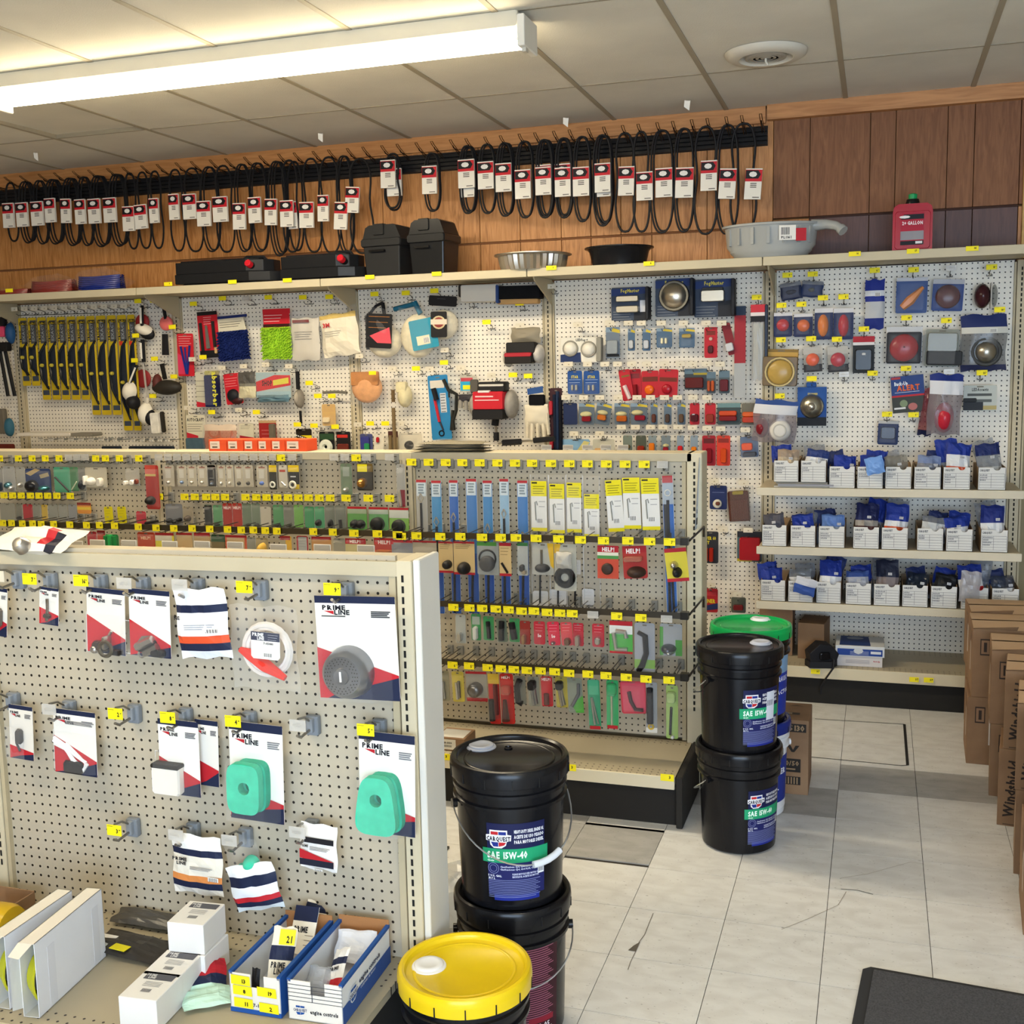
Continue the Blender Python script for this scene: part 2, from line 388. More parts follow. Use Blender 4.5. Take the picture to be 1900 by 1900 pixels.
# walls
b = MB(); b.box(WX0, YW + .035, 0, WX1, YW + .2, ZC + .1, '#8c6238:d'); wall = struct(b.build('wall_back'))
xs = [-6.6]; rnd = random.Random(3)
while xs[-1] < 2.8: xs.append(xs[-1] + rnd.choice([.11, .17, .2, .24, .3]))
right = [-.545, -.36, -.063, .06, .305, .43, .64, .675]
xs = [x for x in xs if x < -.62] + right + [.9, 1.2, 1.5, 1.9, 2.3, 2.9]
seam = lambda x: P(1100, 440, 6.2).z if x < -.55 else P(1600, 398, 6.2).z
for a, c in zip(xs, xs[1:]):
    z = seam((a + c) / 2); low = 'wood_dark' if a > -.4 else 'wood'
    b = MB(); b.box(a + .0015, YW, z + .006, c - .0015, YW + .034, ZC - .01, 'wood_old' if a > -.56 else 'wood', c=.002); b.build('plank', wall)
    b = MB(); b.box(a + .0015, YW + .003, 1.9, c - .0015, YW + .034, z - .004, low if a < .64 else 'wood', c=.002); b.build('plank', wall)
b = MB(); b.box(-.36, YW - .002, seam(0) - .006, .64, YW + .02, seam(0) + .004, '#3a2018:d'); b.box(-6.5, YW - .002, seam(-1) - .006, -.56, YW + .02, seam(-1) + .004, '#7a4c28:d'); b.build('batten', wall)
b = MB(); b.box(-6.6, YW - .022, ZC - .085, -.585, YW + .0, ZC, 'pine'); struct(b.build('trim_1'))
b = MB(); b.box(-.575, YW - .05, ZC - .075, WX1, YW + .0, ZC, 'pine'); struct(b.build('trim_2'))
b = MB(); b.box(.658, YW - .03, 2.2, .684, YW, ZC - .08, '#c9a468:d'); struct(b.build('trim_3'))
b = MB(); b.box(.69, YW - .03, 0, 2.9, YW + .01, 2.2, '#8b8062:d'); struct(b.build('trim_4'))
b = MB(); b.box(WX0 - .1, WY0, 0, WX0, YW + .2, ZC + .1, '#b59a70:d'); struct(b.build('wall_left'))
b = MB(); b.box(WX1, WY0, 0, WX1 + .1, YW + .2, ZC + .1, '#b8ab90:d'); struct(b.build('wall_right'))
b = MB(); b.box(WX0, WY0 - .1, 0, WX1, WY0, .4, '#a89a80:d'); b.box(WX0, WY0 - .1, 2.5, WX1, WY0, ZC + .1, '#a89a80:d'); b.box(WX0, WY0 - .1, .4, -1.3, WY0, 2.5, '#a89a80:d')
struct(b.build('wall_front'))
b = MB(); b.box(-1.3, WY0 - .06, .4, WX1, WY0 - .04, 2.5, 'window_glow'); wn = struct(b.build('window_1'))
b = MB()
for x in (-1.3, .1, 1.5, 2.85): b.box(x, WY0 - .04, .4, x + .05, WY0 + .02, 2.5, '#5a5148:d')
b.build('window_frame', wn)
# ceiling: grid with lay-in boards
b = MB(); b.box(WX0, WY0, ZC + .035, WX1, YW + .2, ZC + .12, '#b9b3a4:d'); ceil = struct(b.build('ceiling'))
gx = [-.186 + .6 * k for k in range(-11, 6)]; gy = [5.39 + 1.2 * k for k in range(-7, 1)] + [YW - .02]
b = MB()
for x in gx: b.box(x - .012, WY0, ZC - .004, x + .012, YW - .02, ZC + .02, '#a79d88')
for y in gy[:-1]: b.box(WX0, y - .006, ZC - .003, WX1, y + .006, ZC + .02, '#9a917e')
b.build('grid', ceil)['kind'] = 'stuff'
for i, x in enumerate(gx[:-1]):
    for j, y in enumerate(gy[:-1]):
        y1 = gy[j + 1]
        if y1 < 3.2 and (x < -3 or x > 1.5): pass
        b = MB(); b.box(.007, .004, 0, .6 - .007, y1 - y - .004, .016, 'ceiling_board')
        o = b.build('ceiling_tile', ceil, (x, y, ZC))
        if abs(x + 4.386) < .05 and 4.1 < y < 4.3: o.rotation_euler = (R(.9), 0, 0)
# paper scraps stuck on the ceiling
for k, (px, py, lb) in enumerate([(62, 283, 'small white paper scrap hanging from the ceiling at far left'), (590, 247, 'small white paper scrap on the ceiling above the belts'),
        (1045, 218, 'tiny white paper scrap on the ceiling beside the wall trim'), (1270, 186, 'small white paper scrap on the ceiling left of the vent')]):
    q = PZ(px, py, ZC - .004); b = MB(); b.add([(0, 0, 0), (.03, 0, -.004), (.022, .01, -.05), (-.004, .008, -.03)], [(0, 1, 2, 3)], '#f2efe6'); b.add([(0, 0, 0), (.03, 0, -.004), (.03, -.02, -.01)], [(0, 1, 2)], '#f2efe6')
    tag(b.build('paper_scrap', loc=q), lb, 'paper', 'paper scraps on the ceiling')
# round ceiling diffuser
c = PZ(1421, 101, ZC - .01)
v = empty('ceiling_vent', c, 'round white ceiling air vent with dark concentric slots', 'vent')
b = MB(); b.lathe([(.175, .008), (.17, -.006), (.15, -.018), (.115, -.02), (.105, -.01), (.1, .006)], '#cfc9bb', 40); b.build('rim', v)
b = MB(); b.lathe([(.0001, .016), (.105, .016)], '#0c0a09:d', 32); b.build('duct', v)
for k, r_ in enumerate((.088, .067, .046, .024)):
    b = MB(); b.lathe([(r_, .003), (r_ - .002, -.016), (r_ - .013, -.018), (r_ - .013, -.015)], '#a9a294', 32); b.build('ring', v)
b = MB(); b.tube([(.0, 0, .0), (.0, 0, -.03), (.01, 0, -.045)], .005, '#d8d2c4'); b.build('damper_lever', v)
# fluorescent strips
def fixture(x, y, label, n):
    f = empty('strip_light', (x, y, ZC), label, 'ceiling light', 'fluorescent strip lights')
    b = MB(); b.box(-1.22, -.075, -.062, 1.22, .075, 0, '#d8d2c0', c=.006); b.build('housing', f)
    b = MB(); b.box(-.015, -.085, -.135, .015, .085, -.02, '#e6e2d6', c=.004); b.box(-.004, -.06, -.15, .012, -.03, -.13, '#c9c4b6')
    e = b.build('end_cap', f, (1.235, 0, 0)); inst(e, f, (-1.235, 0, 0))
    b = MB(); b.tube([(-1.2, 0, 0), (1.2, 0, 0)], .019, 'tube_light', 14); t = b.build('tube', f, (0, -.048, -.095)); inst(t, f, (0, .048, -.095))
    b = MB(); b.tube([(0, 0, -.0), (0, 0, -.05)], .006, '#b0a898'); 
    return f
fixture(-2.52, 4.245, 'long white fluorescent strip light glowing on the ceiling, the one in view', 0)
for (x, y, _), t in zip(FIX[1:], ['strip light glowing over the counter side', 'strip light glowing by the shop window']):
    fixture(x, y, 'white fluorescent ' + t + ', outside the picture', 1)
# =================================================================== SHELVING
BE = '#c3b699'; BE2 = '#b8ab8d'
XB = [-6.63, -5.41, -4.18, -2.97, -1.765, -.553, .662]
def upright(root, x, z0, z1, y, wd=.045, dp=.03, name='upright', bone=BE, sl0=None):
    b = MB(); b.box(x - wd / 2, y - .008, z0, x + wd / 2, y + dp, z1, bone, c=.003)
    b.box(x - wd / 2 - .012, y - .003, z0, x - wd / 2 - .003, y + dp, z1 - .01, BE2); b.box(x + wd / 2 + .003, y - .003, z0, x + wd / 2 + .012, y + dp, z1 - .01, BE2)
    b.build(name, root)
    b = MB(); z = z1 - .035
    while z > (sl0 or z0 + .03): b.poly([(x - .0035, z), (x + .0035, z), (x + .0035, z - .016), (x - .0035, z - .016)], y - .0086, '#0d0a08:d'); z -= .0254
    b.build('slots', root)
run = empty('wall_shelving', (0, 0, 0), 'long beige pegboard shelving run along the wood panelled back wall', 'shelving')
for k in range(6):
    x0, x1 = XB[k] + .035, XB[k + 1] - .035
    b = MB(); b.box(0, 0, 0, x1 - x0, .012, 2.0, 'peg_white'); b.build('pegboard', run, (x0, YB, .19))
    b = MB(); b.box(XB[k] + .002, 5.75, 2.196, XB[k + 1] - .002, YB + .03, 2.226, '#bdb296', c=.004)
    b.box(XB[k] + .002, 5.742, 2.186, XB[k + 1] - .002, 5.756, 2.229, '#c2b79b', c=.003); b.build('top_shelf', run)
    b = MB(); b.box(0, 0, -.045, XB[k + 1] - XB[k] - .02, .45, 0, 'deck_beige'); b.box(0, -.008, -.055, XB[k + 1] - XB[k] - .02, .002, .003, '#cfc3a6', c=.002); b.build('base_deck', run, (XB[k] + .01, 5.70, .19))
    b = MB(); b.box(XB[k] + .01, 5.72, 0, XB[k + 1] - .01, 5.74, .145, '#16130f:d'); b.build('kick_plate', run)
for k in range(1, 7):
    upright(run, XB[k], .02, 2.19, YB - .012)
    b = MB(); b.add([(XB[k] + .02, 5.78, 2.195), (XB[k] + .02, 6.13, 2.195), (XB[k] + .02, 6.13, 2.06), (XB[k] + .02, 5.80, 2.17), (XB[k] + .028, 5.78, 2.195), (XB[k] + .028, 6.13, 2.195), (XB[k] + .028, 6.13, 2.06), (XB[k] + .028, 5.80, 2.17)],
        [(0, 1, 2, 3), (7, 6, 5, 4), (3, 2, 6, 7), (0, 3, 7, 4)], BE2); b.build('bracket', run)
SH = [(1412, 905.5, 1889, 914.7), (1412, 1015.7, 1885.5, 1030), (1409, 1115.5, 1801.6, 1137)]
SHZ = []
for (x0, y0, x1, y1) in SH:
    z = P(x0, y0, 5.74).z * .5 + P(x1, y1, 5.74).z * .5; SHZ.append(z + .004)
    b = MB(); b.box(XB[5] - .012, 5.75, z - .03, XB[6] - .005, YB, z + .004, '#c4b9a0', c=.003); b.box(XB[5] - .02, 5.742, z - .034, XB[6] + .002, 5.756, z + .006, '#cdc4ae', c=.003); b.build('shelf', run)
# price stickers on the shelf edge
def sticker(px, py, Y, label, txt='', w=.044, h=.024, col='#f2e11c', grp=None, tilt=0):
    q = P(px, py, Y - .003); b = MB(); b.box(-w / 2, -.0008, -h / 2, w / 2, .0008, h / 2, col)
    if txt: b.text(txt, w * .12, -h * .12, h * .4, '#3a3410:d', -.0012, True)
    o = b.build('price_sticker', loc=q); o.rotation_euler = (0, R(tilt), 0); return tag(o, label, 'price tag', grp)
for px, py, lb, t in [(17, 539, 'below the red hose bundle', ''), (312, 527, 'left of the black drain jug', '7'), (431, 523, 'under the first black jug', ''), (533, 520, 'under the second black jug', ''), (686, 514, 'under the left battery box', ''),
        (810, 508, 'under the right battery box', ''), (1023, 497, 'under the fluted metal pan', '3'), (1204, 489, 'under the black round pan', '4'), (1586, 471, 'right of the grey drain pan', '16'), (1694, 466, 'under the red fuel can', '17'), (1804, 461, 'right of the red fuel can', '14')]:
    sticker(px, py, 5.738, 'yellow price sticker on the high ledge, ' + lb, t, grp='price stickers on the high ledge', w=.055, h=.022)
for px, py, lb in [(1513, 1246, 'below the black work light'), (1696, 1261, 'left of the pair near the cartons'), (1723, 1262, 'right of the pair near the cartons')]:
    sticker(px, py, 5.688, 'yellow price sticker on the low deck edge, ' + lb, '37', grp='price stickers on the low deck')
# middle gondola
mid = empty('middle_gondola', (-.68, YM, 0), 'beige double sided pegboard gondola standing between the front gondola and the wall', 'shelving')
def kid(bm, name, root): o = bm.build(name); o.parent = root; o.matrix_parent_inverse = root.matrix_basis.inverted() if False else Matrix.Translation(-root.location); return o
class Loc:
    """lets world-space meshes hang under a root that is not at the origin"""
    def __init__(s, root): s.r = root
XM = [-5.56, -4.34, -3.12, -1.90, -.68]
ZM = 1.37
for k in range(4):
    b = MB(); b.box(0, 0, 0, 1.15, .012, ZM - .02 - .21, 'peg_beige'); o = b.build('pegboard', mid, Vector((XM[k] + .035, YM, .21)) - mid.location)
    b = MB(); b.box(XM[k] + .01, YM - .012, ZM - .035, XM[k + 1] - .01, YM + .13, ZM, '#b9ae94', c=.004); kid(b, 'top_cap', mid)
    b = MB(); b.box(XM[k] + .01, YM + .11, .1, XM[k + 1] - .01, YM + .12, ZM - .03, BE); kid(b, 'back_panel', mid)
    b = MB(); b.box(0, 0, 0, 1.2, .415, .03, 'deck_beige'); b.build('base_deck', mid, Vector((XM[k] + .01, 3.995, .165)) - mid.location)
    b = MB(); b.box(XM[k] + .01, 3.985, .15, XM[k + 1] - .01, 3.997, .198, '#d2c8ae', c=.002); kid(b, 'deck_lip', mid)
    b = MB(); b.box(XM[k] + .01, 4.02, 0, XM[k + 1] - .01, 4.05, .15, '#15120f:d'); kid(b, 'kick_plate', mid)
def upr2(root, x, z0, z1, y, **kw):
    ob = [o for o in COL.objects]; n = len(ob); upright(root, x, z0, z1, y, **kw)
    for o in list(COL.objects)[n:]: o.matrix_parent_inverse = Matrix.Translation(-root.location)
for k in (1, 2, 3): upr2(mid, XM[k], .18, ZM, YM - .008)
b = MB(); b.box(XM[4] - .03, YM - .012, 0, XM[4] + .03, YM + .13, ZM, '#cfc4a8', c=.004); b.box(XM[4] - .05, YM - .006, .2, XM[4] - .034, YM + .1, ZM - .012, BE2); kid(b, 'end_upright', mid)
b = MB(); z = ZM - .035
while z > .33: b.poly([(XM[4] + .0 - .004, z), (XM[4] + .004, z), (XM[4] + .004, z - .016), (XM[4] - .004, z - .016)], YM - .0135, '#0d0a08:d'); z -= .0254
kid(b, 'slots', mid)
b = MB(); b.box(XM[4] - .005, 3.985, 0, XM[4] + .02, YM, .2, '#1b1814:d', c=.004); kid(b, 'base_end', mid)
for px, py, lb in [(824, 1404, 'beside the small carton'), (1057, 1424, 'behind the black pails'), (1238, 1443, 'at the right end')]:
    sticker(px, py, 3.984, 'yellow price sticker on the beige gondola deck edge, ' + lb, '3', w=.05, h=.026, grp='price stickers on the gondola deck')
# cross rails in front of the hooks
def rail(px0, py0, px1, py1, label, zoff=0, L=.28):
    a = P(px0, py0, YM - L); c = P(px1, py1, YM - L); z = c.z
    r = empty('cross_rail', (c.x, YM - L, z), label, 'display rail', 'metal cross rails in front of the hooks')
    n = a.x - c.x; dz = a.z - c.z
    b = MB(); b.add([(n, 0, dz - .012), (n, 0, dz + .012), (0, 0, .012), (0, 0, -.012), (n, .003, dz - .012), (n, .003, dz + .012), (0, .003, .012), (0, .003, -.012)], [(0, 1, 2, 3), (7, 6, 5, 4), (1, 5, 6, 2), (0, 3, 7, 4)], '#57524a:m'); b.build('bar', r)
    b = MB(); b.tube([(0, 0, 0), (.03, .03, .0), (.05, L - .02, .02), (.05, L - .02, -.02)], .005, '#4a4640:m'); b.box(0, -.002, -.014, .03, .03, .014, '#3b3833:m'); b.build('end_bracket', r)
rail(0, 971, 1262, 1005, 'upper steel cross rail carrying yellow tags, spanning the whole beige gondola')
rail(740, 1116, 1262, 1143, 'second steel cross rail of the beige gondola, under the long blue bags')
rail(740, 1222, 1262, 1257, 'lowest steel cross rail of the beige gondola, under the small red packs')
# front gondola
tf = .55
fg = empty('front_gondola', (-1.03, YF, 0), 'beige pegboard gondola in the foreground with hooked small engine parts', 'shelving', ry=0)
hb = P(718, 1062, YF)
b = MB(); b.box(-1.245, 0, -.98, .035, .012, .052, 'peg_beige'); o = b.build('pegboard', fg, Vector((hb.x, YF, hb.z)) - fg.location - Vector((.0127, 0, .0127))); o.rotation_euler = (0, R(-tf), 0)
b = MB(); b.box(-1.3, 0, -.98, -1.262, .012, .052, 'peg_beige'); o = b.build('pegboard', fg, Vector((hb.x, YF, hb.z)) - fg.location - Vector((.0127, 0, .0127))); o.rotation_euler = (0, R(-tf), 0)
tl = P(0, 1027, YF); tr = P(745, 1041, YF)
def wb(bm, name): o = bm.build(name); o.parent = fg; o.matrix_parent_inverse = Matrix.Translation(-fg.location); return o
b = MB(); dz = (tr.z - tl.z) / (tr.x - tl.x)
for xa, xb_ in ((-3.4, -2.262), (-2.258, tr.x)):
    za, zb = tr.z + (xa - tr.x) * dz * .5, tr.z + (xb_ - tr.x) * dz * .5
    b.add([(xa, YF - .016, za - .034), (xb_, YF - .016, zb - .034), (xb_, YF - .016, zb), (xa, YF - .016, za), (xa, YF + .11, za - .034), (xb_, YF + .11, zb - .034), (xb_, YF + .11, zb), (xa, YF + .11, za)],
        [(0, 1, 2, 3), (3, 2, 6, 7), (1, 5, 6, 2), (4, 7, 6, 5), (0, 4, 5, 1)], '#bfb499')
wb(b, 'top_cap')
xr = P(757, 1060, YF).x
b = MB(); b.box(xr - .022, YF - .018, 0, xr + .016, YF + .1, tr.z + .004, '#cdc1a4', c=.003); b.box(xr - .045, YF - .012, .29, xr - .027, YF + .1, tr.z - .006, BE2, c=.002); wb(b, 'end_upright')
b = MB(); z = tr.z - .03
while z > .32: b.poly([(xr - .0095, z), (xr - .0035, z), (xr - .0035, z - .0165), (xr - .0095, z - .0165)], YF - .0188, '#0a0806:d'); z -= .0254
x2 = P(5, 1500, YF).x; z = tl.z - .03
while z > .4: b.poly([(x2 - .003, z), (x2 + .003, z), (x2 + .003, z - .0165), (x2 - .003, z - .0165)], YF - .0188, '#0a0806:d'); z -= .0254
wb(b, 'slots')
b = MB(); b.box(x2 - .02, YF - .018, .3, x2 + .014, YF + .02, tl.z - .03, '#cdc1a4', c=.003); b.box(x2 + .017, YF - .014, .3, x2 + .028, YF, tl.z - .034, BE2); wb(b, 'middle_upright')
b = MB(); b.box(xr + .017, YF - .012, 0, xr + .034, YF + .11, tr.z + .006, '#ddd9cf', c=.003); wb(b, 'end_panel')
b = MB(); b.box(-3.4, YF + .085, 0, xr, YF + .095, tr.z - .05, BE); wb(b, 'back_panel')
DZ = .30
for xa, xb_ in ((-3.45, -2.258), (-2.252, xr - .02)):
    b = MB(); b.box(0, 0, -.02, xb_ - xa, .50, 0, 'deck_beige'); b.build('base_deck', fg, Vector((xa, YF - .50, DZ)) - fg.location)
    b = MB(); b.box(xa, YF - .512, DZ - .05, xb_, YF - .5, DZ + .002, '#cfc5ac', c=.002); wb(b, 'deck_lip')
b = MB(); b.box(-3.45, YF - .48, 0, xr - .02, YF - .45, DZ - .05, '#16130f:d'); b.box(xr - .05, YF - .48, 0, xr - .025, YF, DZ - .022, '#16130f:d'); wb(b, 'kick_plate')
# hooks on the hidden side of the front and middle gondolas: only their white plates rise over the top
def rearhook(px, py, w, h, Yp, Yb, label, grp):
    q = P(px, py, Yp); r = empty('rear_hook', q, label, 'hook', grp)
    b = MB(); b.box(-w / 2, -.002, -h / 2, w / 2, .001, h / 2, '#d5d0c6', c=.001); b.box(-w / 2 + .003, -.0035, h * .08, w / 2 - .003, -.002, h * .46, '#a39d92'); b.build('plate', r)
    b = MB(); b.tube([(0, -.004, -h * .2), (-.0, Yb - Yp, -h * .2)], .0028, '#9aa0a4:m'); b.lathe([(.0001, -.016), (.008, -.012), (.009, -.002)], '#8f949a:m', 12, xf(0, 0, -h * .2, rx=90)); b.build('wire', r)
for k, (x0, y0, x1, y1) in enumerate([(13, 1000, 45, 1022), (126, 1003, 156, 1023), (165, 998, 198, 1024), (223, 998, 257, 1026), (299, 1001, 332, 1027), (358, 1001, 393, 1027), (419, 1002, 455, 1029), (498, 1008, 536, 1032), (579, 1007, 618, 1034), (661, 1009, 698, 1035)]):
    rearhook((x0 + x1) / 2, (y0 + y1) / 2 + 2, .05, .036, YF + .25, YF + .11, 'white hook plate showing over the front gondola top, %s from left' % ordn(k + 1), 'hook plates behind the front gondola')
for k, px in enumerate([1014, 1054, 1090, 1124, 1156]):
    rearhook(px, 832, .046, .03, YM + .3, YM + .14, 'grey hook plate showing over the middle gondola top, %s from left' % ordn(k + 1), 'hook plates behind the middle gondola')
for k in range(7):
    rearhook(76 + 18.6 * k, 815, .042, .024, YB - .22, YB, 'small grey hook plate under the wiper packs, %s from left' % ordn(k + 1), 'hook plates under the wiper packs')
# =================================================================== HOOKS AND PACKS
def hookmesh(kind, L):
    if kind == 'F':
        a = MB(); L -= .0025; a.box(-.017, L - .018, -.045, .017, L, .004, '#7f858c', c=.003); a.box(-.008, L - .03, -.035, .008, L - .015, .0, '#8b9198', c=.002)
        w_ = MB(); w_.tube([(0, L - .02, -.01), (0, .03, .012), (0, .0, .016)], .003, '#8d8981:m'); w_.tube([(.0, L - .02, -.027), (.0, .035, -.029), (.0, .012, -.032), (0, -.006, -.022)], .0038, '#938f88:m')
    elif kind == 'R':   # long hook carrying its tag on a cross rail
        a = MB(); L -= .0025; a.box(-.013, L - .012, -.03, .013, L, .012, '#8a8880', c=.002)
        w_ = MB(); w_.tube([(0, L - .01, .0), (0, .004, .0)], .0022, '#6d6a64:m'); w_.tube([(0, L - .01, -.02), (.0, .03, -.024), (0, .01, -.012)], .0024, '#6d6a64:m')
    else:
        a = MB(); L -= .0025; a.tube([(-.013, L, -.028), (-.013, L - .008, -.034), (.013, L - .008, -.034), (.013, L, -.028)], .0022, '#3c3833:m')
        w_ = MB(); w_.tube([(0, L - .008, -.03), (0, L - .012, -.016), (0, .01, .0), (0, 0, .004)], .0018, '#4a453d:m'); w_.tube([(0, L - .008, -.034), (0, .03, -.038), (0, .012, -.03)], .0022, '#4a453d:m')
    return w_, a
_H = {}
TAGC = {'y': '#f4e31a', 'w': '#d9d0bb', 'c': '#d6d3cc:t'}
def hook(pl, px, py, t, txt, phrase, L=None, kind=None, w=.0435, h=.0285, tilt=0, group=None, raise_=.0):
    L = L or {'F': .085, 'M': .08, 'B': .11}[pl]; kind = kind or {'F': 'F', 'M': 'R', 'B': 'B'}[pl]
    q = P(px, py, PLANE[pl] - L)
    if pl == 'B': w, h = .05, .026
    col = {'y': 'yellow', 'w': 'white', 'c': 'clear'}[t]
    r = empty('peg_hook', q, 'hook with %s price tag, %s' % (col, phrase), 'hook', group or {'F': 'hooks on the front gondola', 'M': 'hooks on the middle gondola', 'B': 'hooks on the wall pegboard'}[pl])
    k = (kind, L)
    if k not in _H:
        w_, a = hookmesh(kind, L); _H[k] = (w_.build('wire', r), a.build('base_clip', r))
    else:
        for s in _H[k]: inst(s, r)
    b = MB(); z0 = -h * .45
    b.box(-w / 2, -.003, z0, w / 2, -.0015, z0 + h, TAGC[t], c=.0006)
    if t == 'y':
        b.box(-w * .46, -.0033, z0 + h * .84, -w * .08, -.003, z0 + h * .88, '#8d8420:d')
        if txt:
            b.text(txt, w * .22, z0 + h * .28, h * .38, '#2a260c:d', -.0036, True, 'c', sx=.8); b.box(w * .34, -.0034, z0 + h * .52, w * .42, -.0032, z0 + h * .62, '#6b6418:d')
    elif t == 'c':
        for q_ in (.4, .5, .6): b.box(-w * .3, -.0034, z0 + h * q_, w * .25, -.0032, z0 + h * q_ + .0012, '#b5b1a8')
    else: b.box(-w * .05, -.0034, z0 + h * .3, w * .12, -.0032, z0 + h * .55, '#a89b7f')
    b.build('price_tag', r)
    r.rotation_euler = (0, R(tilt), 0)
    return r
NAVY = '#1b2340'; PR = '#b8212b'
def feats3d(mb3, mbb, f, w, h, s):
    """adds one raised feature; returns the part name it belongs to"""
    k = f[0]; X = lambda u: (u - .5) * w; Z = lambda v: -v * h
    if k == 'B': _, u0, v0, u1, v1, d, c = f; mb3.box(X(u0), -d, Z(v1), X(u1), -.001, Z(v0), c, c=min(d, .3 * abs(u1 - u0) * w, .25 * abs(v1 - v0) * h, .006))
    elif k == 'D': _, u, v, r, d, c = f; r *= w; mb3.lathe([(r * .0001, -d), (r * .45, -d * .97), (r * .8, -d * .86), (r * .95, -d * .7), (r, -d * .5), (r, 0)], c, 24, xf(X(u), 0, Z(v)) @ Matrix(((1, 0, 0, 0), (0, 0, 1, 0), (0, -1, 0, 0), (0, 0, 0, 1))))
    elif k == 'O': # domed ellipse
        _, u, v, ru, rv, d, c = f; prof = [(math.sin(t * math.pi / 10 ) , -d * math.cos(t * math.pi / 10)) for t in range(0, 6)]; prof[0] = (.0001, -d)
        mb3.lathe(prof, c, 20, xf(X(u), 0, Z(v)) @ Matrix(((ru * w, 0, 0, 0), (0, 0, 1, 0), (0, -rv * h, 0, 0), (0, 0, 0, 1))))
    elif k == 'R': _, u, v, r, tr_, c = f[:6]; r *= w; dp = f[6] if len(f) > 6 else tr_; mb3.tube([(X(u) + r * math.cos(a * math.pi / 10), -dp, Z(v) + r * math.sin(a * math.pi / 10)) for a in range(20)], tr_, c, 6, True)
    elif k == 'L': _, pts, r, c = f; rm = max(r) if isinstance(r, list) else r; mb3.tube([(X(p[0]), -(p[2] if len(p) > 2 else rm + .001), Z(p[1])) for p in pts], r, c, 6)
    elif k == 'G': # chenille fingers
        _, u0, v0, u1, v1, c = f; rnd = random.Random(s); n = max(4, int((u1 - u0) * w / .011)); m = max(4, int((v1 - v0) * h / .011))
        mb3.pillow(X(u0), Z(v1), X(u1), Z(v0), .03, lambda a, b: c, s, y=-.012)
        for i in range(n + 1):
            for j in range(m + 1):
                x = X(u0) + (i + .5 * (j % 2)) / n * (u1 - u0) * w; z = Z(v0) - j / m * (v1 - v0) * h; a = rnd.random() * 6.28
                mb3.tube([(x, -.012, z), (x + .006 * math.cos(a), -.034 - rnd.random() * .006, z - .006 + .005 * math.sin(a))], [.0065, .0035], c, 5)
    elif k == 'C': # clear blister
        _, u0, v0, u1, v1, d = f; t = .12
        x0, x1, z0, z1 = X(u0), X(u1), Z(v1), Z(v0); a, b = (x1 - x0) * t, (z1 - z0) * t
        vs = [(x0, 0, z0), (x1, 0, z0), (x1, 0, z1), (x0, 0, z1), (x0 + a, -d, z0 + b * .5), (x1 - a, -d, z0 + b * .5), (x1 - a, -d, z1 - b), (x0 + a, -d, z1 - b)]
        mbb.add(vs, [(4, 5, 6, 7), (0, 1, 5, 4), (1, 2, 6, 5), (2, 3, 7, 6), (3, 0, 4, 7)], '#f4f4f4:c')
        mbb.tube([(x0 - .001, 0, z0 - .001), (x1 + .001, 0, z0 - .001), (x1 + .001, 0, z1 + .001), (x0 - .001, 0, z1 + .001)], .0012, '#f4f4f4:t', 4, True)
    elif k == 'S': # soft pouch: bands [(v_to, colour)]
        _, u0, v0, u1, v1, d, bands = f
        def cf(u, v):
            for t, c in bands:
                if v <= t: return c
            return bands[-1][1]
        mb3.pillow(X(u0), Z(v1), X(u1), Z(v0), d, cf, s, y=-d * .5)
def prints(mb, feats, w, h, y0=-.0016):
    X = lambda u: (u - .5) * w; Z = lambda v: -v * h; y = y0
    for f in feats:
        k = f[0]
        if k in 'BDORLGCSWK': continue
        y -= .00025
        if k == 'r': _, u0, v0, u1, v1, c = f; mb.poly([(X(u0), Z(v1)), (X(u1), Z(v1)), (X(u1), Z(v0)), (X(u0), Z(v0))], y, c)
        elif k == 'q': mb.poly([(X(a), Z(b)) for a, b in f[1]], y, f[2])
        elif k == 'o':
            _, u, v, ru, rv, c = f; mb.poly([(X(u) + ru * w * math.cos(a * math.pi / 8), Z(v) + rv * h * math.sin(a * math.pi / 8)) for a in range(16)], y, c)
        elif k == 't': _, st, u, v, hh, c = f[:6]; mb.text(st, X(u), Z(v), hh * h, c, y, True, wmax=(f[6] if len(f) > 6 else .95) * w, fit=st in ('PRIME', 'LINE'))
        elif k == 'v': # text running upward
            _, st, u, v, hh, c = f; mb.text(st, 0, 0, hh * w, c, y, True, T=xf(X(u), 0, Z(v), ry=-90))
        elif k == 'n': # small print lines
            _, u0, v0, u1, v1, n, c = f
            for i in range(n):
                vv = v0 + (v1 - v0) * i / max(1, n - 1); e = (i * 7 % 5) * .04 * (u1 - u0); mb.poly([(X(u0), Z(vv + .012)), (X(u1 - e), Z(vv + .012)), (X(u1 - e), Z(vv)), (X(u0), Z(vv))], y, c)
        elif k == 'c': # bar code
            _, u0, v0, u1, v1 = f
            mb.poly([(X(u0), Z(v1)), (X(u1), Z(v1)), (X(u1), Z(v0)), (X(u0), Z(v0))], y, '#eceae4'); n = 9
            for i in range(n): a = u0 + (u1 - u0) * (.06 + i / n * .9); mb.poly([(X(a), Z(v1)), (X(a + (u1 - u0) * (.03 + .03 * (i % 2))), Z(v1)), (X(a + (u1 - u0) * (.03 + .03 * (i % 2))), Z(v0 + .01)), (X(a), Z(v0 + .01))], y - .0002, '#26242a')
        elif k == 'g': _, u, v, ww = f; logo(mb, X(u), Z(v), ww * w, y=y)
_seed = [0]
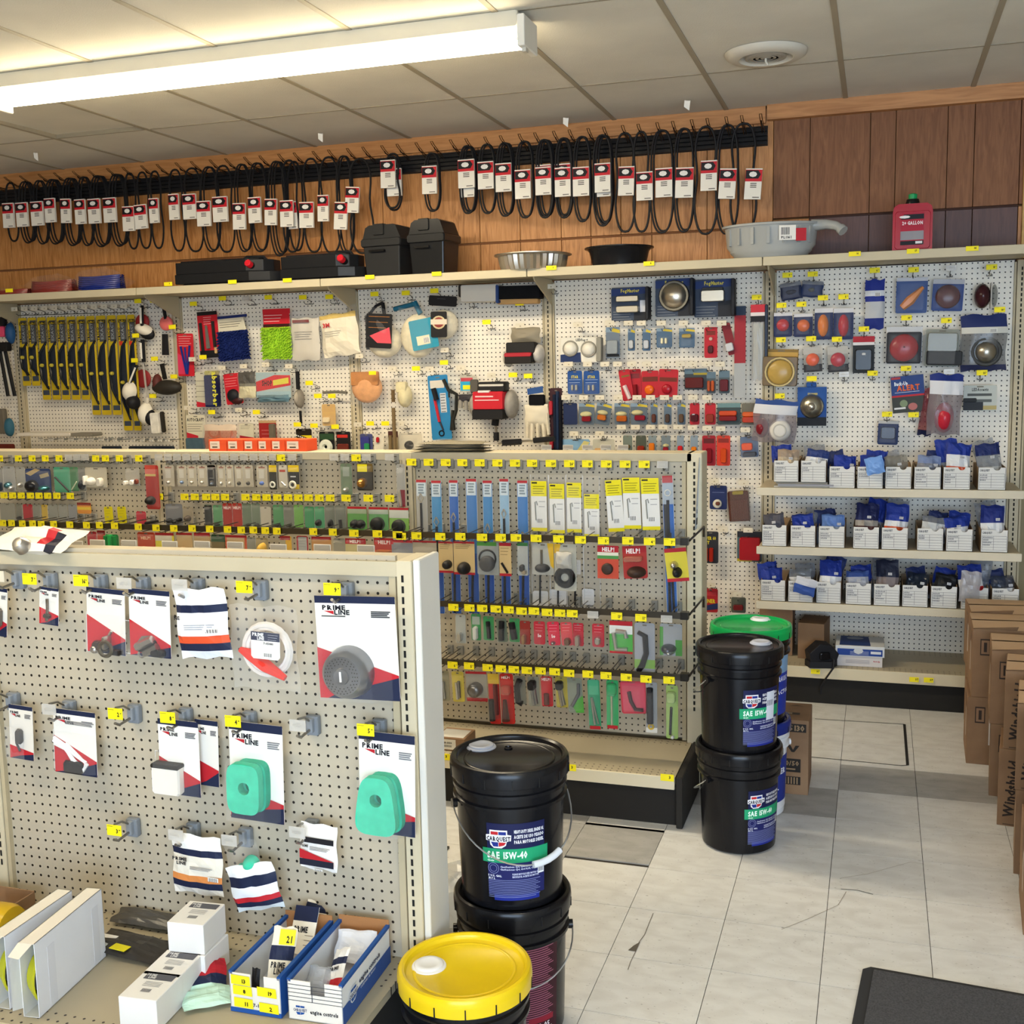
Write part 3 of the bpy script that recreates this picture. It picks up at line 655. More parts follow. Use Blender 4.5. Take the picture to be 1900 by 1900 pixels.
def pack(pl, x0, y0, x1, y1, label, feats, bg='#d8d4ca', off=None, tilt=0, yaw=0, cat='packaged part', name='carded_part', group=None, hole=True, th=.0016, root=None, lean=0, shape=None):
    off = off if off is not None else {'F': .05, 'M': .05, 'B': .075}[pl]
    Y = PLANE[pl] - off; xm = (x0 + x1) / 2
    w = P(x1, (y0 + y1) / 2, Y).x - P(x0, (y0 + y1) / 2, Y).x; q = P(xm, y0, Y); h = q.z - P(xm, y1, Y).z
    if yaw: w /= math.cos(R(yaw))
    r = root or empty(name, q, label, cat, group, rz=yaw, ry=tilt, rx=lean)
    _seed[0] += 1; s = _seed[0]
    if bg:
        b = MB(); c = min(.006, w * .1)
        pts = shape and [((u - .5) * w, -v * h) for u, v in shape] or [(-w / 2 + c, 0), (-w / 2, -c), (-w / 2, -h + c), (-w / 2 + c, -h), (w / 2 - c, -h), (w / 2, -h + c), (w / 2, -c), (w / 2 - c, 0)]
        b.prism(pts, -th, 0, bg)
        if hole: b.poly([(-w * .1, -h * .03), (w * .1, -h * .03), (w * .1, -h * .03 - .006), (-w * .1, -h * .03 - .006)], -th - .0002, '#6d675c:d')
        prints(b, feats, w, h, -th)
        b.build('backing_card', r)
    m3, mb_ = MB(), MB(); film = MB()
    for f in feats:
        if f[0] == 'W': # clear bag round everything
            _, u0, v0, u1, v1, d = f; film.pillow((u0 - .5) * w, -v1 * h, (u1 - .5) * w, -v0 * h, d, lambda a, b: '#f2f2f2:c', s, y=-d * .4, crk=.3)
        elif f[0] in 'BDORLGCS': feats3d(m3, mb_, f, w, h, s + len(m3.v))
    if m3.v: m3.build('product' if bg else 'pouch', r)
    if mb_.v: mb_.build('blister', r)
    if film.v: film.build('bag', r)
    if not bg:
        pr = [f for f in feats if f[0] in 'rqotvncg']
        if pr:
            b = MB(); prints(b, pr, w, h, -max([f[5] for f in feats if f[0] == 'S'] + [.004]) - .002); b.build('print', r)
    return r
# ---------------------------------------------------------------- FRONT GONDOLA
def PL(logo_v=.1, dark=True, corner=(.55, .72), extra=()):
    """white card with dark header, red and navy corner like the small engine part cards"""
    a, b = corner
    return [('r', 0, 0, 1, .075, NAVY), ('q', [(0, a), (0, 1), (1, 1), (1, b)], PR), ('q', [(0, 1), (1, 1), (1, b + .03), (.45, .93)], NAVY),
            ('t', 'PRIME', .06, logo_v + .055, .042, '#15151f', .36), ('q', [(.1, logo_v + .065), (.28, logo_v + .065), (.28, logo_v + .105)], PR), ('t', 'LINE', .28, logo_v + .112, .042, '#15151f', .22),
            ('n', .68, logo_v + .05, .94, logo_v + .11, 4, '#55555c')] + list(extra)
FH = [(56, 1075, 'y', '7', 'first of the top row, above the spark plug card'), (151, 1078, 'y', '16', 'top row, above the left of two red fuel tap cards'), (231, 1083, 'c', '', 'top row, above the right fuel tap card'),
      (334, 1086, 'c', '', 'top row, above the white filter envelope'), (454, 1090, 'y', '7', 'top row, above the fuel line bag'), (617, 1094, 'y', '9', 'top row, above the large muffler card'), (-4, 1070, 'w', '', 'cut off at the left edge, top row'),
      (-14, 1302, 'c', '', 'second row, above the leftmost grey part card'), (92, 1317, 'c', '', 'second row, above the starter rope card'), (215, 1325, 'y', '2', 'second row, empty, left of the foam block cards'), (312, 1332, 'y', '8', 'second row, above the white foam block card'),
      (433, 1339, 'y', '4', 'second row, above the oval green foam'), (553, 1347, 'c', '', 'second row, empty, between the green foams'), (679, 1355, 'y', '5', 'second row, above the tapered green foam'),
      (213, 1541, 'y', '3', 'lowest row, empty'), (327, 1550, 'c', '', 'lowest row, above the white pre-filter packet'), (426, 1560, 'c', '', 'lowest row, above the open foam bag'), (552, 1545, 'c', '', 'lowest row, above the small red striped packet')]
for a in FH: hook('F', *a)
p1 = 'second row'
pack('F', 74, 1090, 109, 1159, 'small spark plug card on the top row of the front gondola', PL() + [('L', [(.45, .3), (.47, .55), (.42, .9)], .004, '#8d8478:m'), ('B', .3, .7, .65, .82, .012, '#6b6258:m'), ('C', .2, .35, .85, .97, .016)], '#e8e4da', tilt=5)
pack('F', 161, 1092, 231, 1212, 'left of two red cards with metal fuel taps on the front gondola', PL(corner=(.42, .75)) + [('B', .22, .8, .62, .95, .022, '#3a3029:g'), ('D', .28, .93, .1, .026, '#a8a29a:m'), ('B', .55, .7, .64, .9, .03, '#b9b4aa:m'), ('R', .66, .88, .16, .005, '#8f8a82:m', .03), ('B', .7, .9, .95, .99, .02, '#2a2522:g'), ('L', [(.6, .7), (.66, .64)], .004, '#c9c4ba:m'), ('C', -.02, .4, .98, 1, .03)], '#e6e1d6', tilt=3)
pack('F', 239, 1094, 314, 1218, 'right red card with hexagonal chrome fuel tap on the front gondola', PL(corner=(.46, .8)) + [('q', [(.18, .8), (.3, .7), (.5, .68), (.62, .74), (.5, .86), (.3, .92)], '#b9b4ab:m'), ('L', [(.22, .86), (.62, .72)], .011, '#b4afa8:m'), ('L', [(.26, .9), (.66, .77)], .007, '#2a2622:g'), ('L', [(.4, .94), (.72, .82)], .01, '#8f8b84:m'), ('B', .58, .86, .9, .98, .02, '#1c1a1a:g'), ('R', .28, .97, .07, .003, '#c7c4be:m'), ('C', -.15, .5, .97, .98, .035)], '#ebe7de', tilt=2)
pack('F', 328, 1090, 422, 1217, 'white envelope with navy and orange bands on the front gondola', [('S', 0, 0, 1, 1, .03, [(.22, '#eceef2'), (.34, NAVY), (.66, '#f0f1f4'), (.78, '#e2552e'), (.88, NAVY), (1, '#e7ebf4')]),
     ('t', 'NE', .03, .42, .05, '#16161e'), ('n', .2, .5, .8, .56, 3, '#9aa0aa'), ('c', .6, .56, .88, .62)], None, tilt=-4, name='part_envelope')
pack('F', 438, 1135, 554, 1272, 'clear bag with red coupler and white coiled tube on the front gondola', [('R', .5, .5, .36, .008, '#dcd5cc'), ('R', .51, .5, .31, .007, '#e6dfd6'), ('L', [(.1, .5), (.28, .57), (.5, .7), (.8, .85)], [.007, .016, .018, .008], '#d8382c:g'),
     ('R', .3, .62, .09, .006, '#e2453a:g'), ('W', -.03, -.1, 1.02, 1.02, .05)], None, off=.06, name='fuel_line_bag')
pack('F', 466, 1173, 519, 1223, 'small white header card on the coiled tube bag', [('r', 0, 0, 1, .32, NAVY), ('t', 'PRIME', .05, .16, .12, '#f0f0f0', .4), ('t', 'LINE', .22, .29, .12, '#f0f0f0', .25), ('t', '7-05080', .44, .45, .08, '#222', .35), ('c', .42, .76, .76, .9), ('n', .6, .08, .95, .26, 3, '#b5b8c0')], '#eeebe4', off=.095, tilt=2, name='header_card', cat='card', hole=False)
mf = pack('F', 583, 1106, 731, 1296, 'large card with grey perforated muffler dome under the 9 tag', [('r', 0, 0, 1, .07, NAVY), ('t', 'PRIME', .09, .135, .045, '#15151f', .3), ('q', [(.11, .145), (.235, .145), (.235, .18)], PR), ('t', 'LINE', .24, .18, .045, '#15151f', .2), ('n', .08, .19, .38, .195, 1, '#555'),
     ('n', .7, .14, .94, .19, 4, '#3a3a40'), ('q', [(0, .5), (0, 1), (1, 1), (1, .755)], PR), ('q', [(1, .775), (1, 1), (.1, 1), (.2, .96)], NAVY), ('C', .06, .27, .92, .99, .07)], '#eee9de', tilt=-1.5)
b = MB(); A = Matrix(((1, 0, 0, 0), (0, 0, 1, 0), (0, -1, 0, 0), (0, 0, 0, 1)))
ww = .19; b.lathe([(.0001, -.052), (.018, -.054), (.02, -.05), (.024, -.05), (.046, -.048), (.056, -.036), (.060, -.02), (.062, .0)], '#85868a:m', 40, xf(-.02, -.0, -.178) @ A)
for rr, n in ((.029, 18), (.035, 24), (.041, 30)):
    for k in range(n):
        t = 2 * math.pi * k / n; b.poly([(-.02 + rr * math.cos(t) + .0016 * math.cos(e * math.pi / 3), -.178 + rr * math.sin(t) + .0016 * math.sin(e * math.pi / 3)) for e in range(6)], -.0512, '#15130f:d')
b.box(-.023, -.0555, -.19, -.018, -.054, -.166, '#e8e6e0'); b.build('product', mf)
pack('F', -18, 1090, 14, 1180, 'card cut off at the left edge, top row of the front gondola', PL() + [('B', .3, .4, .8, .8, .02, '#6f675d')], '#e4dfd4', tilt=6)
pack('F', 17, 1309, 60, 1408, 'narrow card with grey part in clear bag at the far left', PL(corner=(.75, .85)) + [('B', .35, .42, .62, .7, .016, '#4a4744'), ('L', [(.4, .5), (.3, .7), (.45, .85)], .003, '#444'), ('W', -.1, .4, .72, .98, .03)], '#ded9cf', tilt=3)
pack('F', 99, 1318, 176, 1436, 'card with white starter rope on the front gondola', PL(corner=(.42, .76)) + [('n', .3, .17, .97, .21, 3, '#777'), ('L', [(.0, .5), (.25, .58), (.5, .78), (.72, .9), (.76, .78), (.5, .68), (.28, .55), (.02, .45)], .0045, '#f0efec'), ('L', [(.02, .55), (.3, .62), (.48, .82), (.68, .94), (.8, .82), (.6, .7), (.3, .52)], .004, '#e4e3e0'), ('B', .25, .78, .7, .98, .014, '#23201e'), ('C', -.02, .35, .98, .97, .02)], '#e9e6de', tilt=2)
pack('F', 362, 1336, 404, 1457, 'card peeping out behind the white foam block card', PL(corner=(.6, .75)), '#e4e0d8', off=.03, tilt=2)
pack('F', 293, 1336, 367, 1474, 'card with white foam block and black stripe', PL(corner=(.5, .78)) + [('B', -.06, .58, .62, .97, .03, '#e9e3d8'), ('B', -.065, .56, .625, .62, .031, '#26231f'), ('C', -.1, .45, .98, .99, .035)], '#efece4', tilt=1)
def greenfoam(x0, y0, x1, y1, lb, outl, tilt):
    r = pack('F', x0, y0, x1, y1, lb, [('r', 0, 0, 1, .085, NAVY), ('t', 'PRIME', .06, .165, .05, '#15151f', .38), ('q', [(.1, .175), (.29, .175), (.29, .215)], PR), ('t', 'LINE', .3, .22, .05, '#15151f', .26), ('n', .72, .17, .95, .23, 4, '#77777e'),
         ('q', [(0, .64), (0, 1), (1, 1), (1, .8)], PR), ('q', [(1, .84), (1, 1), (0, 1), (.02, .92)], NAVY), ('C', .02, .3, .95, .98, .055)], '#efebe2', tilt=tilt)
    w_ = P(x1, (y0 + y1) / 2, YF - .05).x - P(x0, (y0 + y1) / 2, YF - .05).x; h_ = P(x0, y0, YF - .05).z - P(x0, y1, YF - .05).z
    for lay, (d0, d1, dx, c) in enumerate([(-.024, -.002, .006, '#2fae8e:f'), (-.048, -.026, 0, '#43c7a2:f')]):
        pts = [((u - .5) * w_ + dx, -v * h_) for u, v in outl]; b = MB(); n = len(pts); cx, cz = (.44 - .5) * w_ + dx, -.6 * h_; hole = []
        for a, bb in pts:
            d = math.hypot(a - cx, bb - cz); hole.append((cx + (a - cx) / d * .0155, cz + (bb - cz) / d * .0155))
        V_ = [(a, d0, z) for a, z in pts] + [(a, d0, z) for a, z in hole] + [(a, d1, z) for a, z in pts] + [(a, d1, z) for a, z in hole]; F_ = []
        for i in range(n):
            j = (i + 1) % n; F_ += [(i, j, n + j, n + i), (2 * n + i, 3 * n + i, 3 * n + j, 2 * n + j), (i, 2 * n + i, 2 * n + j, j), (n + i, n + j, 3 * n + j, 3 * n + i)]
        b.add(V_, F_, c); b.build('foam_filter', r)
def rr(cx, cy, a, bb, e=.5, n=28, taper=0, T0=0):
    o = []
    for k in range(n):
        t = 2 * math.pi * k / n; c_, s_ = math.cos(t), math.sin(t); u = math.copysign(abs(c_) ** e, c_); v = math.copysign(abs(s_) ** e, s_); o.append((cx + a * u * (1 + taper * v), cy + bb * v))
    return o
greenfoam(425, 1342, 523, 1522, 'card with thick oval mint green foam filter', rr(.42, .61, .30, .25, .45), 1.5)
greenfoam(666, 1360, 769, 1546, 'card with tapered mint green foam filter near the post', rr(.43, .66, .33, .28, .5, taper=.2), 1.5)
pack('F', 324, 1547, 414, 1654, 'white packet with navy, orange and navy bands, lowest row', [('S', 0, 0, 1, 1, .022, [(.22, '#ebe8e2'), (.33, NAVY), (.62, '#e9e3d4'), (.8, '#d98a4a'), (.92, NAVY), (1, '#e6e3dc')]), ('t', 'PRIME', .05, .42, .055, '#15151f', .3), ('t', 'LINE', .13, .49, .055, '#15151f', .2), ('n', .4, .5, .85, .54, 3, '#999'), ('c', .76, .64, .97, .71)], None, name='part_envelope', tilt=1)
r = pack('F', 414, 1562, 502, 1680, 'open clear bag with mint green foam rolls, lowest row', [('S', .0, .3, 1, 1, .035, [(.2, '#e8eaec'), (.42, NAVY), (.62, '#e9eef2'), (.78, PR), (.92, NAVY), (1, '#dfe8ec')]), ('O', .5, .32, .16, .12, .03, '#43c7a2:f'), ('O', .28, .4, .13, .1, .03, '#35b090:f'), ('W', .05, -.05, .75, .55, .03)], None, name='foam_bag', tilt=-14)
pack('F', 560, 1527, 627, 1611, 'small white packet with red and black stripes, lowest row', [('S', 0, 0, 1, 1, .014, [(1, '#ece9e4')]), ('r', .15, .28, .95, .4, '#1b1a20'), ('q', [(.02, .55), (.02, .75), (.95, .86), (.95, .76)], PR), ('r', .02, .76, .95, .9, '#1e2030'), ('t', 'PRIME', .06, .5, .05, '#222', .2), ('n', .3, .48, .85, .54, 3, '#888'), ('c', .4, .95, .65, .99)], None, name='part_envelope', tilt=2)
# crumpled paper bag with a chrome cap on top of the front gondola
q = P(76, 1028, YF + .02); e = empty('parts_envelope', q + Vector((0, 0, .016)), 'crumpled white envelope with a round chrome cap lying on the front gondola top', 'envelope', rz=-4)
b = MB(); b.pillow(-.14, -.06, .12, .06, .045, lambda u, v: PR if (u > .62 and .35 < v < .8 and u < .78) else '#1e2030' if .78 <= u < .84 and v > .4 else '#e9e2d2', 5, 9, 7, T=xf(0, 0, .022, rx=-70)); b.build('paper', e)
b = MB(); b.lathe([(.0001, .03), (.014, .028), (.021, .018), (.023, 0)], '#b9b4ad:m', 20, xf(-.005, -.05, .01, rx=55)); b.build('chrome_cap', e)
DK = DZ + .0015
# =================================================================== THINGS ON THE FRONT DECK
def obox(x, y, z, w, d, h, rz, label, cat='box', name='box', top=None, front=None, col='#e4e1dc', group=None, right=None):
    """box whose front left bottom corner stands at x, y, z"""
    e = empty(name, (x, y, z), label, cat, group, rz=rz)
    b = MB(); b.box(0, 0, 0, w, d, h, col, c=.0015); bd = b.build('body', e)
    if top or front or right:
        b = MB()
        if top: top(b, w, d, h)
        if front: front(b, w, d, h)
        if right: right(b, w, d, h)
        b.build('print', bd)
    return e
FLAT = lambda x, y, z: xf(x, y, z) @ Matrix.Rotation(R(-90), 4, 'X')
def wtop(b, w, d, h):
    T = FLAT(0, 0, h + .0006)
    b.poly([(w * .15, -d * .08 + d), (w * .92, d * .92), (w * .92, d * .7), (w * .15, d * .7)], 0, '#55555c', T)
    b.text('PRIME', w * .18, d * .82, d * .07, '#dcdcdc', -.0004, True, T=T, wmax=w * .25); b.text('LINE', w * .26, d * .73, d * .07, '#dcdcdc', -.0004, True, T=T, wmax=w * .2)
    for k in range(4): b.poly([(w * .3, d * (.62 - k * .05)), (w * .75, d * (.62 - k * .05)), (w * .75, d * (.605 - k * .05)), (w * .3, d * (.605 - k * .05))], 0, '#8a8a90', T)
    for k in range(10): b.poly([(w * (.4 + k * .025), d * .36), (w * (.412 + k * .025), d * .36), (w * (.412 + k * .025), d * .24), (w * (.4 + k * .025), d * .24)], 0, '#4b4b50', T)
def seamtop(b, w, d, h): wtop(b, w, d, h)
BW, BD, BH = .093, .108, .073
for (px, py, z, lb) in [(219, 1848, DK, 'small white part box at the front of the front gondola deck'), (263, 1806, DK, 'small white part box standing behind the foremost one on the deck')]:
    q = PZ(px, py, z + BH); obox(q.x, q.y, z, BW, BD, BH, 4, lb, top=wtop, group='small white part boxes')
q = PZ(311, 1711, DK + 2 * BH)
obox(q.x, q.y, DK, BW, BD, BH, 2, 'lower white part box of the stack of two on the deck', group='small white part boxes')
obox(q.x - .002, q.y, DK + BH + .0005, BW, BD, BH, 5, 'upper white part box of the stack of two on the deck', top=wtop, group='small white part boxes')
# two thin white cartons standing on edge with coiled tubing inside
for k, (pa, pb, lb) in enumerate([((63, 1752), (188, 1649), 'right of two thin white reel cartons standing on edge'), ((8, 1738), (133, 1652), 'left of two thin white reel cartons standing on edge')]):
    hh = .175; A_ = PZ(*pa, DK + hh); B_ = PZ(*pb, DK + hh); A_.z = B_.z = DK; d = B_ - A_; ln = d.length; rz = math.degrees(math.atan2(d.y, d.x)) - 90; th = .04
    e = empty('reel_carton', A_, lb, 'box', 'thin white reel cartons', rz=rz)
    b = MB(); b.box(-.0015, 0, 0, 0, ln, hh, '#dfe0e4'); b.box(-th, 0, 0, -th + .0015, ln, hh, '#dcdad6'); b.box(-th, 0, hh - .0015, 0, ln, hh, '#e9e2d5'); b.box(-th, 0, 0, 0, ln, .0015, '#d8d4cc'); b.box(-th, ln - .0015, 0, 0, ln, hh, '#d8d4cc')  # bluish right wall, warm top: daylight and lamp tint painted into the colours
    b.build('sleeve', e)
    b = MB(); b.add([(-th, 0, hh), (-.004, 0, hh), (-.008, -.045, hh - .012), (-th + .002, -.04, hh - .012)], [(0, 1, 2, 3)], '#e9e2d5'); b.add([(-th, 0, hh), (-th, 0, .02), (-th - .004, -.03, .03), (-th - .003, -.03, hh - .03)], [(0, 1, 2, 3)], '#d9d9d8'); b.build('flap', e)
    b = MB()
    for i in (0, 1): b = MB(); b.box(.0002, ln * (.16 + .66 * i), .004, .0006, ln * (.26 + .66 * i), hh - .03, '#d6d7dc'); b.build('tape', e)
    rnd = random.Random(k)
    b = MB()
    for i in range(8):
        ra = .046 + .0028 * i; b.tube([(-th / 2 - .013 + .0036 * i, .062 + ra * math.cos(t * math.pi / 12), .078 + ra * 1.0 * math.sin(t * math.pi / 12)) for t in range(24)], .0034, '#b7b424:g', 5, True)
    tag(b.build('trimmer_tube_coil', loc=A_), 'coil of yellow green tubing inside the ' + ('right' if k == 0 else 'left') + ' thin reel carton', 'tubing', 'coils in the reel cartons').rotation_euler = (0, 0, R(rz))
# brown carton with a yellow thing at the left edge
q = P(72, 1648, YF - .05); e = empty('open_carton', (q.x - .35, q.y - .02, DK), 'open brown cardboard carton at the left edge behind the white reel cartons', 'box')
hq = q.z - DK; b = MB(); b.box(0, 0, 0, .35, .004, hq, 'cardboard'); b.box(.346, -.10, 0, .35, 0, hq * .96, 'cardboard'); b.box(0, -.3, 0, .35, 0, .004, 'cardboard'); b.box(0, -.3, 0, .004, 0, hq, 'cardboard'); b.build('body', e)
q = P(-3, 1715, YF - .2); e = empty('yellow_reel', q, 'rounded yellow plastic reel showing at the left edge', 'reel')
b = MB(); b.lathe([(.0001, -.05), (.05, -.045), (.055, -.03), (.055, .03), (.05, .045), (.0001, .05)], '#c9a21f:g', 24, axis='x'); b.build('drum', e)
# flat black packets at the back of the deck
q = PZ(262, 1755, DK); e = empty('black_bag', (q.x, q.y - .03, DK), 'flat black bagged part with small yellow sticker lying at the back of the deck', 'packaged part', rz=-6)
b = MB(); b.pillow(-.12, -.05, .12, .055, .022, lambda u, v: '#34302c:g', 3, T=xf(0, 0, .013, rx=-90)); b.build('film', e)
b = MB(); b.box(-.035, -.045, .025, .012, -.02, .0265, '#e4d51f'); b.box(-.13, -.06, .02, -.06, .02, .0215, '#e6e3dc', T=xf(0, 0, 0, rz=4)); b.build('price_sticker', e)
q = PZ(240, 1728, DK); e = empty('black_bag', (q.x + .04, YF - .035, DK), 'dark grey bagged part lying against the pegboard foot', 'packaged part', rz=0)
b = MB(); b.pillow(-.11, -.03, .11, .03, .03, lambda u, v: '#4c4842:g', 9, T=xf(0, 0, .018, rx=-80)); b.build('film', e)
# bag with card and foam between boxes and bins
q = PZ(385, 1840, DK); e = empty('foam_bag', (q.x, q.y, DK), 'clear bag with red and navy card and pale green foam lying beside the bins', 'packaged part', rz=35)
b = MB(); b.pillow(-.05, -.075, .045, .05, .03, lambda u, v: PR if v < .45 else (NAVY if v < .68 else '#b9d9c6'), 4, T=xf(0, .03, .02, rx=-72)); b.build('card', e)
b = MB(); b.pillow(-.055, -.04, .05, .03, .02, lambda u, v: '#bcdcc8', 8, T=xf(.0, -.045, .014, rx=-85)); b.build('foam', e)
# blue edged parts bins
def deckbin(p0, p1, pb0, hh, label, kind):
    A_ = PZ(*p0, DK + hh); B_ = PZ(*p1, DK + hh); C_ = PZ(*pb0, DK + hh); d = B_ - A_; w_ = d.length; rz = math.degrees(math.atan2(d.y, d.x)); dl = (C_ - A_).length
    e = empty('parts_bin', (A_.x, A_.y, DK), label, 'parts bin', 'blue and white cardboard parts bins on the deck', rz=rz)
    t = .002; b = MB(); BL = '#1f4f96'; WH = '#dddfe2'
    b.box(0, 0, 0, w_, dl, t, WH); b.box(0, 0, 0, t, dl, hh, WH); b.box(w_ - t, 0, 0, w_, dl, hh, WH); b.box(0, dl - t, 0, w_, dl, hh + .015, '#a9764a')
    n = .03; b.box(0, 0, 0, w_, t, hh - n, '#e5dfd4'); b.box(0, 0, hh - n, w_ * .42, t, hh, '#e5dfd4'); b.box(w_ * .68, 0, hh - n, w_, t, hh, '#e5dfd4'); b.build('body', e)
    b = MB()
    for x in (0, w_ - .006): b.box(x - .0015, 0, hh - .004, x + .0075, dl, hh + .0035, BL)
    b.box(0, -.0015, 0, w_, 0, .01, BL) if kind == 1 else None
    if kind == 1: b.box(w_, 0, 0, w_ + .001, dl, hh, BL)
    b.build('edging', e)
    b = MB(); T = xf(w_ + .0012, 0, 0, rz=90)
    if kind == 2:
        for k in range(5): b.poly([(0, hh * (.9 - k * .1)), (w_, hh * (.9 - k * .1)), (w_, hh * (.885 - k * .1)), (0, hh * (.885 - k * .1))], -.0006, '#44454c')
        b.poly([(w_ * .44, hh * .9), (w_ * .455, hh * .9), (w_ * .455, hh * .5), (w_ * .44, hh * .5)], -.0006, '#44454c')
        logo(b, w_ * .22, hh * .26, w_ * .26, y=-.0008, red=BL, blue=BL, edge='#e5dfd4', tcol='#16305e'); b.text('engine controls', w_ * .4, hh * .2, hh * .1, '#1d1d24', -.0008, True, wmax=w_ * .52)
        b.box(0, 0, .0, dl, .0005, hh * .45, '#2d4f92', T); logo(b, dl * .2, hh * .5, dl * .17, T, y=-.0008, red=BL, blue=BL, edge='#dddfe2', tcol='#16305e'); b.text('engine controls', dl * .32, hh * .55, hh * .13, '#1d2a4a', -.0008, True, T=T); b.text('controles de motor', dl * .34, hh * .38, hh * .08, '#e6e8ee', -.0008, False, T=T)
    else:
        for (u, v, s_) in [(.04, .72, '13'), (.07, .46, '8'), (.08, .14, '11'), (.55, .5, '19'), (.58, .1, '2')]:
            b.poly([(w_ * u, hh * v), (w_ * (u + .38), hh * (v - .01)), (w_ * (u + .37), hh * (v + .23)), (w_ * u, hh * (v + .24))], -.0022, '#f2e11c'); b.text(s_, w_ * (u + .2), hh * (v + .05), hh * .1, '#25220c', -.0026, True)
        b.text('7-1', w_ * .46, hh * .2, hh * .08, '#222', -.0022, True)
    b.build('print', e)
    return e, w_, dl
e1, w1, d1 = deckbin((425, 1803), (519, 1817), (547, 1701), .092, 'left parts bin on the deck with five yellow price stickers', 1)
e2, w2, d2 = deckbin((533, 1817), (634, 1831), (640, 1708), .092, 'right parts bin on the deck with blue crest and ruled front', 2)
def loosecard(base, x, y, z, w, h, rz, ry, rx, label, bands, feats=(), soft=.012, cat='packaged part', name='part_packet', col='#e8e2d6'):
    q = base.matrix_basis @ Vector((x, y, z)) if False else Matrix.Translation(base.location) @ Matrix.Rotation(base.rotation_euler.z, 4, 'Z') @ Vector((x, y, z))
    e = empty(name, q, label, cat, rz=math.degrees(base.rotation_euler.z) + rz, ry=ry, rx=rx)
    b = MB()
    def cf(u, v):
        for t, c in bands:
            if v <= t: return c
        return col
    if soft: b.pillow(-w / 2, 0, w / 2, h, soft, cf, len(LABELS), nz=12)
    else:
        b.box(-w / 2, -.0008, 0, w / 2, .0008, h, col)
        v0 = 0
        for t, c in bands: b.poly([(-w / 2, h * (1 - v0)), (w / 2, h * (1 - v0)), (w / 2, h * (1 - t)), (-w / 2, h * (1 - t))], -.001, c); v0 = t
    b.build('packet', e)
    if feats:
        b = MB(); prints(b, [f for f in feats], w, h, -(soft * .5 + .0016)); 
        o = b.build('print', e); o.location = (0, 0, h)
    return e
loosecard(e1, w1 * .62, .075, .03, .055, .125, 20, 8, -32, 'cream envelope with yellow 21 sticker leaning in the left bin', [(.35, '#e8dfca'), (.6, NAVY), (1, '#e8dfca')], [('r', .3, .05, .95, .32, '#f2e11c'), ('t', '21', .6, .28, .12, '#25220c', .25), ('t', 'PRIME', .1, .72, .1, '#1b1b22', .6), ('t', 'LINE', .25, .83, .1, '#1b1b22', .45)])
loosecard(e1, w1 * .5, .21, .03, .07, .11, -10, -6, -30, 'dark header card standing in the middle of the left bin', [(.32, NAVY), (1, '#e6dfd0')], [('t', 'PRIME', .1, .55, .12, '#1b1b22', .6), ('n', .6, .6, .95, .9, 4, '#8a7a6a')], 0)
loosecard(e1, w1 * .5, .30, .04, .075, .115, 12, 12, -18, 'crumpled cream envelope with navy band in the left bin', [(.2, '#efe9dc'), (.42, '#e9e3d4'), (.6, NAVY), (1, '#e8e0cd')])
loosecard(e1, w1 * .62, .365, .05, .09, .1, 4, 6, -12, 'white envelope with navy top at the back of the left bin', [(.18, '#efe9dc'), (.45, NAVY), (1, '#ece4d6')])
loosecard(e1, w1 * .35, .03, .015, .02, .07, 0, 0, -10, 'black cable ties standing at the front of the left bin', [(1, '#1a1818')], soft=.006, name='cable_tie_bundle')
loosecard(e2, w2 * .55, .34, .02, .1, .125, 3, 14, -14, 'white card with hanging slot, front one of two in the right bin', [(1, '#dfe5ee')], [('o', .48, .17, .2, .05, '#85817b'), ('t', '7.00', .36, .36, .05, '#555', .3)], 0, name='hanging_card')
loosecard(e2, w2 * .35, .375, .02, .1, .12, 3, 16, -14, 'white card with hanging slot, rear one of two in the right bin', [(1, '#d9dfe6')], [('o', .48, .17, .2, .05, '#6d6a66')], 0, name='hanging_card')
loosecard(e2, w2 * .5, .2, .03, .1, .075, 0, -3, -40, 'crumpled clear white packet across the right bin', [(1, '#d9dbe2')], soft=.02)
loosecard(e2, w2 * .55, .07, .035, .055, .1, -20, -28, -48, 'small packet with navy and red bands at the front of the right bin', [(.25, '#e6e3df'), (.42, NAVY), (.78, '#e6e3df'), (1, PR)], [('t', 'PRIME', .15, .56, .08, '#1b1b22', .6)])
loosecard(e2, w2 * .3, .06, .02, .06, .07, 15, 10, -50, 'clear crinkled bag with metal part in the right bin', [(1, '#c9ccd2:t')], soft=.03, name='clear_bag')
